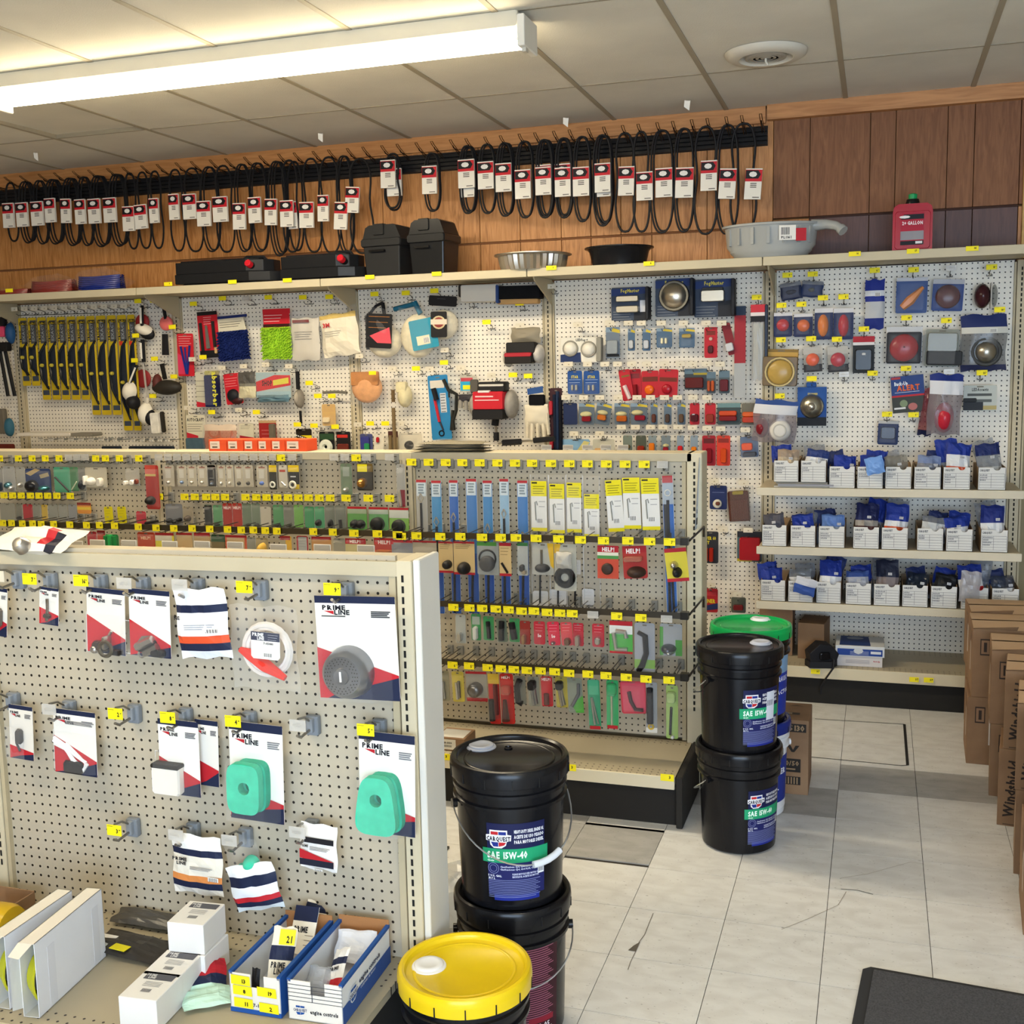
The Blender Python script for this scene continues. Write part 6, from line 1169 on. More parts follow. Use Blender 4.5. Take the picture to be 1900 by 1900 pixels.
W(851, 694, 888, 762, 'grey work gloves on a blue card with yellow sticker', [('r', .08, .12, .7, .45, '#2aa0c4'), ('r', .1, .1, .7, .2, '#b8434f'), ('r', .2, .3, .6, .42, '#e9dd22'), ('B', .6, .15, 1, .5, .02, '#57534c'), ('S', .0, .55, .85, .75, .03, [(1, '#38353a')]), ('L', [(.12, .7), (.1, .92)], .013, '#98938a:f'), ('L', [(.38, .72), (.38, .97)], .014, '#98938a:f'), ('L', [(.65, .72), (.68, .95)], .014, '#98938a:f')], '#b5b0a2', name='work_glove', cat='glove', shape=[(.05, 0), (.9, .05), (.95, .45), (.05, .5)])
W(876, 708, 960, 778, 'grey fluffy duster roll in a red and black card sleeve', [('O', .1, .62, .14, .34, .09, '#a39d92:f'), ('O', .86, .6, .16, .38, .09, '#aaa499:f'), ('B', .14, .25, .8, .72, .11, '#c11f2c'), ('B', .12, .72, .8, .98, .11, '#19181a'), ('B', .24, .0, .82, .26, .09, '#1b1a1b'), ('B', .26, .06, .8, .12, .093, '#cdc8bd'), ('B', .26, .22, .52, .28, .113, '#e5d8d4'), ('B', .2, .36, .6, .4, .113, '#e9bcbc'), ('B', .19, .46, .72, .49, .113, '#e9bcbc')], None, name='duster', cat='duster')
dh = W(914, 777, 930, 817, 'black and silver duster handle sticking down below the red sleeve', [('L', [(.5, 0), (.4, .3)], .022, BK), ('L', [(.4, .3), (.45, .65)], .008, '#bdb8ae:m'), ('L', [(.5, .62), (.5, 1)], .017, BK)], None, name='duster_wand', cat='handle')
dp_ = [o for o in COL.objects if o.name == 'duster'][0]
for k_ in ('label', 'category'): del dh[k_]
LABELS.pop('black and silver duster handle sticking down below the red sleeve')
mw = Matrix.Translation(dh.location - dp_.location); dh.parent = dp_; dh.location = mw.translation; dh.name = 'grip'
r = W(973, 716, 1018, 816, 'white cotton work glove with black cuff hanging by the post', [('q', [(.2, .05), (.85, 0), (.85, .12), (.22, .16)], '#2a4e86'), ('B', .22, .16, .86, .36, .03, '#17171a:f'), ('S', .05, .34, 1, .72, .04, [(1, '#ddd3bc')]), ('L', [(.14, .62), (.12, .96)], [.014, .01], '#ddd3bc:f'), ('L', [(.34, .66), (.3, 1)], [.015, .011], '#ddd3bc:f'), ('L', [(.56, .66), (.56, .98)], [.015, .011], '#ddd3bc:f'), ('L', [(.78, .66), (.82, .95)], [.015, .011], '#ddd3bc:f'), ('L', [(.92, .5), (1.0, .9)], [.014, .01], '#ddd3bc:f')], None, name='work_glove', cat='glove')
W(668, 805, 691, 838, 'blue and green small card low beside the post', [('B', .1, .15, .8, .9, .02, '#3b3f86:g'), ('B', .4, .5, .8, .95, .024, '#2f8a58:g')], '#454a78')
W(694, 804, 712, 838, 'white small card with a red piece', [('B', .3, .2, .6, .5, .02, '#b5262e:g')], '#d8d2c2', tilt=2)
W(720, 800, 738, 838, 'brown stick pack low in the duster bay', [('r', 0, 0, 1, .3, '#4a2520'), ('L', [(.3, .2), (.3, 1)], .01, '#7a6647')], '#9a8a6a')
W(740, 803, 782, 838, 'pale card with a black round knob', [('n', .1, .08, .9, .12, 1, '#777'), ('O', .45, .65, .2, .24, .04, '#1a191b:g'), ('C', .1, .25, .8, .98, .04)], '#cfc7b4')
q = P(845, 836, YM + .06); e = empty('folded_sheet_pack', (q.x, YM + .05, 1.371), 'grey brown folded sheet in clear film lying on the gondola top', 'packaged part', rz=2)
for k in range(3): b = MB(); b.pillow(-.165 + .01 * k, -.075, .155 - .008 * k, .07, .018, lambda u, v: '#77705d', 11 + k, T=xf(0, 0, .01 + .012 * k, rx=-90)); b.build('fold', e)
b = MB(); b.pillow(-.18, -.08, .17, .075, .05, lambda u, v: '#d8d2c4:c', 15, T=xf(0, 0, .027, rx=-90)); b.build('film', e)
W(934, 812, 1030, 825, 'black and silver telescopic rod lying behind the gondola top', [('L', [(-.1, .9), (0, .7)], .006, '#c9c4ba:m'), ('L', [(0, .7), (.36, .55)], .017, BK), ('L', [(.36, .5), (.6, .4)], .006, '#c9c4ba:m'), ('L', [(.6, .4), (1, .1)], .015, BK)], None, off=.16, name='telescopic_rod', cat='handle')
# lamp bay
def lampbox(x0, y0, x1, y1, lb, f): W(x0, y0, x1, y1, lb, [('q', [(0, .05), (1, 0), (1, .2), (0, .25)], '#24396e'), ('t', 'FogMaster', .25, .15, .1, '#cfc04a', .5)] + f + [('q', [(.6, .62), (1, .55), (1, 1), (.6, 1)], '#23252c'), ('n', .05, .72, .55, .95, 4, '#8a8f94'), ('B', .97, .02, 1.06, 1, .08, '#191b22')], '#3a4558', name='fog_lamp_box', cat='lamp', group='boxed fog lamps', hole=False, yaw=0)
lampbox(1134, 533, 1204, 595, 'box with two oblong clear fog lamps, leftmost of three lamp boxes', [('B', .16, .26, .75, .44, .04, '#c9c3b4:m'), ('B', .16, .56, .75, .76, .04, '#bdb7a8:m'), ('B', .76, .4, .9, .75, .003, '#e5e5e8')])
lampbox(1216, 517, 1286, 587, 'box with large round chrome lamp, middle of three lamp boxes', [('O', .5, .46, .36, .34, .05, '#cfc9bb:m'), ('R', .5, .46, .36, .01, '#7c7668:m')])
lampbox(1288, 518, 1362, 588, 'box with wide rectangular chrome lamp, right of three lamp boxes', [('B', .2, .3, .78, .6, .05, '#c4beaf:m'), ('B', .22, .22, .74, .3, .03, '#3a3a38')])
W(1040, 626, 1115, 672, 'white box with two round clear LED lamps', [('q', [(0, .7), (.5, .6), (.52, 1), (0, 1)], '#1c2f5c'), ('t', 'LEDFog +', .38, .15, .1, '#1d2a24', .3), ('O', .25, .45, .17, .28, .03, '#e2ddd0:g'), ('R', .25, .45, .17, .006, '#8f8a7e'), ('O', .7, .48, .17, .28, .03, '#e2ddd0:g'), ('R', .7, .48, .17, .006, '#8f8a7e'), ('B', .93, .0, 1.06, .98, .05, '#8a877c')], '#dedacd', name='lamp_box', cat='lamp', hole=False, tilt=1)
def smallp(x0, y0, x1, y1, lb, f, bg='#4a6480', **k): return W(x0, y0, x1, y1, lb, [('r', 0, 0, 1, .16, '#7e93a6'), ('q', [(.5, .02), (1, .1), (1, .2), (.4, .14)], '#c9b23a')] + f, bg, **k)
smallp(1124, 607, 1150, 665, 'tall clear and blue pack with dark square part, lamp bay', [('B', .08, .42, .88, .86, .02, '#8d9499'), ('r', .05, .86, .95, .95, '#181a1e')], '#6a7684')
for k, (x0, x1) in enumerate([(1165, 1178), (1192, 1207)]): smallp(x0, 610, x1, 651, 'small blue card with tiny clear bulb, %s of two' % ['left', 'right'][k], [('B', .15, .5, .85, .9, .018, '#c9ccd0:m')], group='small bulb cards')
smallp(1218, 609, 1247, 645, 'blue card with pair of clear capsule bulbs', [('B', .3, .5, .45, .8, .02, '#e8dfb8'), ('B', .55, .5, .7, .8, .02, '#e8dfb8'), ('C', .1, .4, .9, .95, .03)])
smallp(1260, 609, 1289, 645, 'blue card with gold socket bulb', [('B', .2, .3, .8, .5, .02, '#a88f3a'), ('C', .1, .3, .9, .95, .03)])
RC = '#b3202c'
W(1307, 607, 1331, 664, 'narrow red card with a round switch', [('r', .15, .12, .85, .26, '#7a2a20'), ('D', .5, .38, .14, .01, '#c9a89a'), ('B', .28, .6, .7, .85, .015, '#4a1a1c'), ('o', .5, .7, .15, .05, '#222')], RC)
W(1338, 600, 1354, 660, 'narrow tilted red card with clear plug', [('B', -.1, .62, .8, .88, .03, '#c9c9cc:g')], '#7e2028', tilt=-14)
W(1363, 568, 1384, 738, 'long red and silver reflective strip', [('r', 0, 0, 1, .1, '#24344a'), ('r', .0, .1, 1, .62, '#9c2630'), ('r', 0, .62, 1, 1, '#a6a8a8:g')], '#a6a8a8', name='reflective_strip', cat='reflector')
W(1393, 565, 1423, 597, 'red, white and black header card over the clear strips', [('r', 0, 0, 1, .45, '#c8303c'), ('r', 0, .45, 1, .66, '#e6d9d6'), ('r', 0, .66, 1, 1, '#17151a')], '#c8303c', off=.09)
W(1397, 597, 1418, 705, 'clear bag with grey strip beside the post', [('S', .05, 0, .95, 1, .012, [(1, '#a9aba8:g')]), ('W', -.1, -.02, 1.2, 1.03, .03)], None, name='strip_bag', cat='reflector')
W(1420, 565, 1426, 680, 'dark edge of a blue pack hanging beside the post', [('B', 0, 0, 1, 1, .03, '#1d2438:g')], None)
for k, (x0, x1) in enumerate([(1053, 1080), (1083, 1112)]): W(x0, 688, x1, 731, 'blue bulb card with yellow lettering, %s of two' % ['left', 'right'][k], [('t', 'STAR', .25, .32, .12, '#d6c33a', .5), ('n', .1, .38, .9, .5, 2, '#c9d6e6'), ('B', .28, .6, .42, .85, .02, '#dcd9c8:m'), ('B', .55, .6, .7, .85, .02, '#dcd9c8:m'), ('C', .08, .5, .92, .98, .03)], '#1d4a8c', group='blue bulb cards')
W(1147, 686, 1168, 744, 'left of two overlapping red cards, tilted', [('r', .2, .18, .9, .24, '#7a5a2a'), ('L', [(.35, .5), (.65, .95)], .012, '#e0c9c6:g')], RC, tilt=-9)
W(1166, 685, 1189, 742, 'right of two overlapping red cards with narrow lens', [('r', .1, .14, .9, .3, '#7a2a30'), ('L', [(.5, .5), (.55, .95)], .014, '#7c141c:g')], RC, tilt=-2, off=.06)
W(1190, 688, 1222, 738, 'red card with round orange lens', [('r', .05, .22, .95, .4, '#6b2a1c'), ('D', .45, .7, .27, .02, '#e0661c:g')], RC, tilt=-1)
W(1223, 685, 1259, 736, 'wide red card with round red lens', [('r', .05, .3, .95, .45, '#6b2a1c'), ('D', .45, .72, .25, .02, '#a31c28:g')], RC, tilt=3)
W(1270, 684, 1312, 723, 'dark card with wide maroon lens', [('r', 0, 0, 1, .25, '#5d7382'), ('r', .4, .2, 1, .3, '#a09032'), ('B', .05, .42, .85, .92, .025, '#5a1e1c:g')], '#3a4248')
W(1311, 690, 1328, 730, 'small card with twin amber lenses', [('r', 0, 0, 1, .3, '#5d7382'), ('B', .1, .4, .45, .9, .02, '#a34a26:g'), ('B', .52, .4, .88, .9, .02, '#b5501f:g')], '#4a545a')
W(1334, 688, 1354, 730, 'small card with dark red square lens', [('r', 0, 0, 1, .3, '#5d7382'), ('B', .1, .38, .9, .9, .02, '#5c161c:g')], '#4a545a')
row4 = [(1045, 1071, 'navy blue square card', '#1c2a50', []), (1074, 1103, 'clear pack with red lens and cream oval', '#5a6672', [('O', .45, .52, .38, .14, .02, '#c5bd8e'), ('B', .2, .6, .8, .85, .02, '#7e1c26:g')]), (1108, 1136, 'tilted pack with amber lens and cream oval', '#5a6672', [('O', .45, .45, .36, .12, .02, '#c5bd8e'), ('B', .15, .55, .75, .8, .02, '#b3642a:g')]), (1140, 1168, 'pack with amber lens and cream oval', '#5a6672', [('O', .45, .5, .38, .12, .02, '#c5bd8e'), ('B', .15, .58, .85, .85, .02, '#b0581f:g')]),
        (1170, 1201, 'pack with red lens and cream oval', '#5a6672', [('O', .4, .44, .36, .13, .02, '#c5bd8e'), ('B', .25, .56, .9, .8, .02, '#85182a:g')]), (1207, 1220, 'narrow pack with brown socket', '#5c6c7c', [('B', .2, .5, .8, .9, .02, '#5a2f22')]), (1232, 1246, 'narrow pack with dark socket', '#5c6c7c', [('B', .2, .5, .8, .9, .02, '#45342c')]), (1257, 1272, 'narrow pack with brass socket', '#5c6c7c', [('B', .2, .5, .8, .9, .02, '#5a4230')]),
        (1280, 1298, 'red card with chrome edged lens', RC, [('B', .1, .5, .9, .85, .025, '#4e1a20:g'), ('B', .3, .48, .6, .54, .03, '#cfd2d6:m')]), (1308, 1328, 'red card with amber and dark lens', RC, [('B', .15, .5, .85, .9, .02, '#8a3324:g')]), (1331, 1374, 'wide card with red and orange twin lens', '#3a4648', [('r', 0, 0, 1, .2, '#6a8a8c'), ('B', .08, .35, .85, .58, .02, '#c4471f:g'), ('B', .08, .58, .85, .82, .02, '#7c1717:g')]), (1376, 1414, 'wide card with bright orange lens', '#6a6658', [('B', .05, .4, .95, .62, .02, '#d05a1c:g'), ('B', .05, .62, .9, .9, .02, '#b5381a:g')])]
for k, (x0, x1, ds, c, f) in enumerate(row4): (smallp if c[1] in '56' and x1 - x0 < 34 else W)(x0, 748, x1, 788, ds + ', fourth row of the lamp bay', f, c, tilt=(8 if k == 2 else 0), off=.075)
row5 = [(1042, 1094, 'pale blue and yellow pack behind the gondola top', '#7ba3c4', [('q', [(.5, .9), (.8, .1), (1, .2), (.75, 1)], '#c9bf7a')]), (1100, 1140, 'silvery clear pack behind the gondola top', '#b9b7a8', [('B', .1, .6, .6, .95, .02, '#c9a06a')]), (1156, 1173, 'narrow clear pack with brown part', '#6f7a72', [('B', .2, .5, .8, .7, .02, '#6a5a34')]), (1180, 1199, 'narrow dark pack with red lamp', '#4c5246', [('B', .15, .55, .85, .9, .02, '#8c2c1c:g')]), (1203, 1218, 'narrow clear pack with orange lens', '#7d8a90', [('B', .1, .4, .8, 1, .02, '#d87420:g')]),
        (1227, 1244, 'narrow pack with white and red lens', '#707c84', [('O', .5, .55, .35, .1, .02, '#c5bd8e'), ('B', .2, .62, .8, 1, .02, '#8c1c2c:g')]), (1256, 1269, 'tiny pack with bright red lens', '#8392a0', [('B', .15, .55, .85, .95, .02, '#c92026:g')]), (1281, 1295, 'tiny pack with bright orange lens', '#8392a0', [('B', .15, .6, .85, .98, .02, '#e07a1c:g')])]
for x0, x1, ds, c, f in row5: W(x0, 808 if x0 > 1150 else 815, x1, 842, ds + ', fifth row of the lamp bay', f, c)
W(1303, 808, 1328, 864, 'tall dark red card, left of the bright pair', [('r', .1, .1, .9, .26, '#5e1c20'), ('B', .3, .42, .75, .9, .02, '#7c1620:g')], '#a31c2a')
W(1330, 808, 1355, 864, 'tall orange red card, right of the bright pair', [('r', .1, .1, .9, .24, '#8a2a20'), ('B', .3, .42, .75, .9, .02, '#c8481c:g')], '#cc3a26')
W(1373, 810, 1406, 848, 'clear cube pack with bright orange lamp', [('B', .1, .3, .7, .65, .04, '#dc4c1a:g'), ('B', .15, .75, .9, .95, .05, '#2c3444'), ('C', .0, .2, 1, 1, .06)], '#5d6e8a', tilt=-3)
W(1020, 720, 1043, 838, 'dark blue and black wiper arms in red ended packs by the post', [('B', .0, .2, .3, .42, .03, '#a82430'), ('B', .0, .75, .3, .95, .03, '#a82430'), ('L', [(.4, .1), (.45, 1)], .011, '#1c2436:g'), ('L', [(.65, .05), (.62, 1)], .011, '#23314a:g'), ('L', [(.88, .15), (.85, .98)], .011, '#17181f:g')], '#3a1a20', name='wiper_arm_pack', cat='wiper blade')
W(1317, 901, 1349, 945, 'navy blue card with white round horn, low in the lamp bay', [('n', .15, .28, .85, .34, 1, '#8a94c0'), ('D', .45, .76, .26, .02, '#cfcabb'), ('B', .36, .66, .62, .82, .025, '#6a3a28')], '#1f2c5c', tilt=0, yaw=0)
W(1350, 903, 1394, 968, 'large brown ribbed lamp lens in clear pack', [('B', .02, .1, .9, .96, .05, '#4c2a20:g'), ('r', 0, 0, .01, .01, '#000')] + [('B', .08 + .055 * k, .35, .1 + .055 * k, .9, .053, '#6e4030:g') for k in range(14)] + [('B', .22, .1, .7, .2, .054, '#8a7a20'), ('C', 0, 0, 1.05, 1.02, .06)], None, tilt=-4, name='lens_pack', cat='lamp')
W(1304, 986, 1333, 1045, 'black card with yellow lettering and red and amber lamps', [('t', 'OVER 60', .05, .26, .1, '#d6c62a', .8), ('t', 'SET', .05, .4, .1, '#d6c62a', .4), ('B', .1, .5, .35, .95, .02, '#b03a1c:g'), ('B', .42, .5, .7, .95, .02, '#9c2418:g')], '#2a2a30')
W(1368, 986, 1414, 1042, 'dark card with rounded square red lamp, low in the lamp bay', [('r', 0, 0, 1, .2, '#23262c'), ('B', .12, .18, .95, .92, .05, '#9c1a22:g'), ('r', 0, .9, .6, 1, '#b5a52c'), ('r', .0, .2, .1, .9, '#4d6a72')], '#3c4648')
W(1304, 1092, 1332, 1136, 'red card with yellow lettering above the far pails', [('r', .1, .15, .9, .3, '#b8343c'), ('t', 'INNER', .05, .6, .16, '#d6c62a', .8), ('q', [(0, .75), (1, .6), (1, .85), (0, .95)], '#1f2c5c')], '#a32028')
W(1357, 1108, 1384, 1137, 'dark clear pack with red lens above the green lid', [('B', .15, .45, .85, .8, .03, '#6c1f22:g')], '#55584c')
# right lamp bay
W(1447, 525, 1486, 557, 'small navy pack with dark oval lamp, left of two', [('S', 0, .0, 1, 1, .04, [(.25, '#7d818a'), (1, '#26304e')]), ('O', .5, .55, .38, .2, .05, '#20253a:g'), ('C', 0, .1, 1, .95, .05)], None, tilt=-7, name='lamp_pack', cat='lamp')
W(1489, 522, 1529, 552, 'small navy pack with clear centre lamp, right of two', [('S', 0, .0, 1, 1, .04, [(.25, '#7d818a'), (1, '#2a3a60')]), ('O', .5, .55, .25, .2, .05, '#5a5c58:g'), ('C', 0, .1, 1, .95, .05)], None, tilt=5, name='lamp_pack', cat='lamp')
NB = '#1d2a54'
for (x0, y0, x1, y1, lb, f) in [(1436, 580, 1470, 625, 'blue card with small red round marker lamp', ('D', .5, .52, .34, .03, '#b0202c:g')), (1473, 582, 1508, 625, 'blue card with small amber round marker lamp', ('D', .52, .52, .33, .03, '#c65a1e:g')), (1512, 572, 1546, 630, 'blue card with amber oblong marker lamp', ('O', .46, .55, .3, .36, .03, '#d4731e:g')), (1547, 572, 1584, 630, 'blue card with red oblong marker lamp', ('O', .5, .55, .27, .36, .03, '#b0202e:g'))]:
    W(x0, y0, x1, y1, lb, [('r', 0, 0, 1, .14, '#cfcfd2'), f, ('C', .08, .12, .94, .94, .035)], NB)
W(1606, 519, 1642, 611, 'tall blue bag with white label and clear window', [('S', 0, 0, 1, 1, .03, [(.22, '#1e2f86'), (.38, '#d6d8dc'), (.42, '#1e2f86'), (.82, '#b3b6ba'), (1, '#1b2a78')]), ('c', .5, .26, .78, .34), ('R', .5, .6, .3, .006, '#d8dadc:m')], None, name='lamp_bag', cat='lamp')
W(1664, 515, 1722, 581, 'blue pack with amber teardrop reflector', [('r', 0, 0, 1, .1, '#b9bcc4'), ('L', [(.2, .85), (.45, .65), (.85, .28)], [.016, .024, .008], '#c4741e:g'), ('C', .02, .08, .98, .98, .05)], '#2a4a86', tilt=1)
W(1732, 518, 1790, 577, 'blue pack with large dark red round lamp', [('r', 0, 0, 1, .15, '#aeb0b8'), ('D', .5, .55, .4, .04, '#45131b:g'), ('C', .04, .12, .96, .96, .055)], '#2c4580', tilt=3)
W(1807, 520, 1846, 573, 'dark maroon round lamp turned sideways in clear pack', [('O', .42, .55, .4, .44, .07, '#3c1d22:g'), ('B', .78, .1, .84, 1, .05, '#b5b2ac'), ('O', 1.0, .55, .16, .4, .04, '#5a5c4c:t')], None, name='lamp_pack', cat='lamp')
W(1645, 606, 1712, 675, 'black square pack with big red round lamp', [('r', 0, 0, 1, .15, '#c9cacc'), ('B', .02, .15, .98, .99, .03, '#24262c'), ('D', .5, .57, .4, .06, '#930f18:g'), ('D', .5, .55, .06, .062, '#4c0a10'), ('C', .02, .14, .98, .98, .065)], '#b7b9bd', tilt=1)
W(1718, 611, 1781, 680, 'clear square pack with smoky lens and black base', [('B', .06, .1, .94, .6, .045, '#8d9082:t'), ('B', .06, .58, 1.1, .96, .05, '#1d1e20'), ('C', .0, .05, 1, .98, .06)], '#8c8e84', tilt=2)
W(1783, 584, 1868, 688, 'large clear bag with round chrome sealed beam lamp', [('S', 0, 0, 1, 1, .05, [(.18, '#1c2a5e'), (.34, '#cfcec6'), (.94, '#76787a:t'), (1, '#23284a')]), ('c', .62, .25, .78, .31), ('O', .56, .66, .29, .23, .08, '#b0ada4:m'), ('R', .56, .66, .3, .01, '#3c3c3a', .04)], None, name='lamp_bag', cat='lamp')
W(1583, 624, 1623, 692, 'red and black card with a black square lens', [('r', 0, 0, 1, .16, '#a8222e'), ('r', 0, .16, 1, .24, '#d8d4d4'), ('B', .12, .36, .88, .92, .03, '#1c1e1f:g'), ('B', .42, .45, .6, .52, .033, '#cfcfcf')], '#232628')
W(1418, 648, 1482, 716, 'gold coloured square box with round gold lamp', [('r', .02, .08, .98, .2, '#c29a4c'), ('B', 0, .2, 1, 1, .04, '#6c5428:g'), ('D', .5, .62, .4, .055, '#b3934e:g'), ('R', .5, .62, .41, .005, '#c9b680', .05)], '#8a6d34', tilt=2, name='lamp_box', cat='lamp')
for (x0, x1, c, nm) in [(1490, 1524, '#d8501c:g', 'bright orange'), (1535, 1573, '#a8182c:g', 'crimson')]:
    W(x0, 643, x1, 690, 'clear and black pack with %s round reflector' % nm, [('r', 0, 0, 1, .3, '#b5b3ac'), ('r', 0, .7, 1, 1, '#222126'), ('D', .5, .52, .36, .03, c), ('C', .04, .15, .96, .98, .035)], '#9a9890', tilt=-3)
W(1480, 718, 1534, 790, 'blue headlamp box with hanging tab', [('r', 0, 0, 1, .8, '#1c4c92'), ('r', 0, .78, 1, 1, '#13161d'), ('t', 'SYLVANIA', .35, .2, .05, '#cdbb4a', .35), ('O', .5, .5, .42, .32, .05, '#a9a698:m'), ('O', .5, .5, .22, .17, .06, '#d5d2c6:m'), ('B', .3, -.12, .65, 0, .01, '#1c4c92')], '#1c4c92', name='headlamp_box', cat='lamp', hole=False)
W(1402, 742, 1482, 820, 'crinkled clear and blue bag with white disc and red lens', [('S', 0, 0, 1, 1, .07, [(.14, '#34508e'), (.38, '#cfd0d4'), (1, '#8d8288:t')]), ('O', .2, .68, .16, .24, .07, '#7a1d26:g'), ('D', .64, .7, .26, .085, '#d5d1c9'), ('R', .64, .7, .14, .004, '#b9b5ac', .08)], None, tilt=4, name='lamp_bag', cat='lamp', off=.12)
W(1652, 697, 1713, 765, 'blue and red card reading back-up alert', [('r', 0, 0, 1, .52, '#26407c'), ('r', .02, .02, .3, .08, '#a83a3c'), ('t', 'Back-Up', .1, .25, .1, '#e8ecf2', .42), ('t', 'ALERT', .18, .4, .15, '#d9622a', .7), ('n', .1, .44, .85, .48, 1, '#c9cfe0'), ('r', 0, .52, 1, .57, '#b4242e'), ('r', 0, .57, 1, 1, '#3a3c38'), ('o', .35, .75, .12, .1, '#7a8a6a'), ('o', .62, .85, .14, .1, '#b06a66'), ('r', .05, .85, .4, .9, '#d9d9d9')], '#26407c', tilt=-5)
W(1726, 694, 1788, 806, 'clear blue bags with large red oval lamps', [('S', 0, 0, 1, 1, .06, [(.16, '#1e2f78'), (.3, '#d8d9de'), (.95, '#8c8288:t'), (1, '#232a58')]), ('O', .52, .72, .3, .26, .07, '#c02c3c:g')], None, tilt=3, name='lamp_bag', cat='lamp', off=.1)
W(1716, 720, 1742, 808, 'second red lamp bag behind the larger one', [('S', 0, 0, 1, 1, .05, [(.9, '#8c3040:t'), (1, '#1c2040')])], None, tilt=8, name='lamp_bag', cat='lamp', off=.05)
W(1788, 715, 1850, 762, 'pale card with accent light strips and car silhouette', [('t', 'LEDAccents', .25, .22, .12, '#2c3030', .5), ('r', .12, .32, .85, .42, '#4a4e4c'), ('r', .12, .55, .85, .66, '#5a5e5c'), ('B', .0, .5, .4, .66, .01, '#1c1e20'), ('r', .0, .66, .6, .98, '#23262c'), ('r', .6, .8, 1, .96, '#b0a06a')], '#b9beb8', name='light_card', cat='lamp')
W(1630, 781, 1668, 825, 'small dark blue square pack hanging alone under the alert card', [('r', .0, 0, 1, .12, '#b5b4b2'), ('B', .15, .25, .85, .75, .02, '#14203c:g'), ('C', .06, .14, .94, .94, .03)], '#1a2c58', tilt=2)
# =================================================================== BIN SHELVES ON THE RIGHT
ROWS = [[(135, 1455, 310, 1600), (325, 1460, 505, 1605), (525, 1495, 707, 1637), (722, 1495, 905, 1640), (920, 1497, 1105, 1643), (1123, 1500, 1313, 1645), (1327, 1505, 1520, 1650), (1573, 1508, 1770, 1655)],
        [(220, 590, 378, 718), (402, 595, 563, 725), (582, 602, 750, 733), (803, 607, 970, 738), (985, 612, 1155, 743), (1212, 620, 1382, 752), (1398, 625, 1570, 757), (1620, 632, 1795, 763)],
        [(212, 935, 370, 1065), (387, 943, 547, 1073), (567, 955, 727, 1080), (755, 965, 920, 1098), (935, 970, 1103, 1105), (1117, 977, 1283, 1110), (1300, 983, 1470, 1118), (1492, 1005, 1670, 1140), (1690, 1008, 1867, 1145)]]
CV = [lambda x, y: (1400 + x / 3.8, 470 + y / 3.8), lambda x, y: (1350 + x / 3.4545, 800 + y / 3.4545), lambda x, y: (1350 + x / 3.4545, 800 + y / 3.4545)]
BLU, CLR, WHT, GRY, ORG, RED_ = '#20368e', '#9aa0a8:t', '#d9dbde', '#6c6a68:t', '#d05a34:g', '#a8262c:g'
BAGS = [[('tan', [(.3, '#9c8a78'), (1, '#b8a890')]), ('clear labelled', [(.25, '#2b3c74'), (.6, WHT), (1, CLR)]), ('deep blue', [(.6, BLU), (1, WHT)]), ('shiny blue', [(.4, BLU), (1, '#5c86c8')]), ('thin clear', [(1, '#8a8880:t')]), ('pale blue clear', [(.25, '#7484a8'), (1, '#a2a8b4:t')]), ('blue bag with orange lens', [(.3, BLU), (.6, WHT), (1, ORG)]), ('large dark blue and clear', [(.3, '#1f2c60'), (.55, CLR), (.75, '#a9a8a2'), (1, GRY)])],
        [('small grey', [(1, '#4a4a54')]), ('bright blue and white', [(.5, BLU), (1, WHT)]), ('light blue twisted', [(.4, '#5c7cb8'), (1, '#8c98a8')]), ('tall navy and brown', [(.4, '#1c2450'), (.6, '#9a948c'), (1, '#4c2c2c:g')]), ('tall blue with orange lens', [(.45, BLU), (.6, WHT), (1, ORG)]), ('white printed', [(.2, '#8c9098:t'), (.8, '#c2c4c4'), (1, BLU)]), ('blue labelled', [(.35, BLU), (.7, WHT), (1, CLR)]), ('tall blue with white label', [(.4, '#223078'), (.7, WHT), (1, GRY)])],
        [('blue with white stripe', [(.55, BLU), (.75, WHT), (1, BLU)]), ('clear with white label', [(.3, CLR), (.6, WHT), (1, '#2c4a88')]), ('large blue with white label', [(.45, BLU), (.8, WHT), (1, '#a86a50:g')]), ('pale grey blue', [(.2, '#3c5494'), (1, '#a4a8b4')]), ('tall dark clear', [(.4, '#23283c'), (.7, '#7a7070'), (1, '#7c2428:g')]), ('dark teal clear', [(1, '#26303c:t')]), ('black boxed', [(.6, '#16181c'), (1, '#2a3248')]), ('large blue with red lens', [(.35, BLU), (.6, WHT), (.8, RED_), (1, CLR)]), ('dark crumpled', [(.4, '#3c4658:t'), (.7, WHT), (1, '#2c2e34:t')])]]
RN = ['top', 'middle', 'bottom']; SHY = 5.765
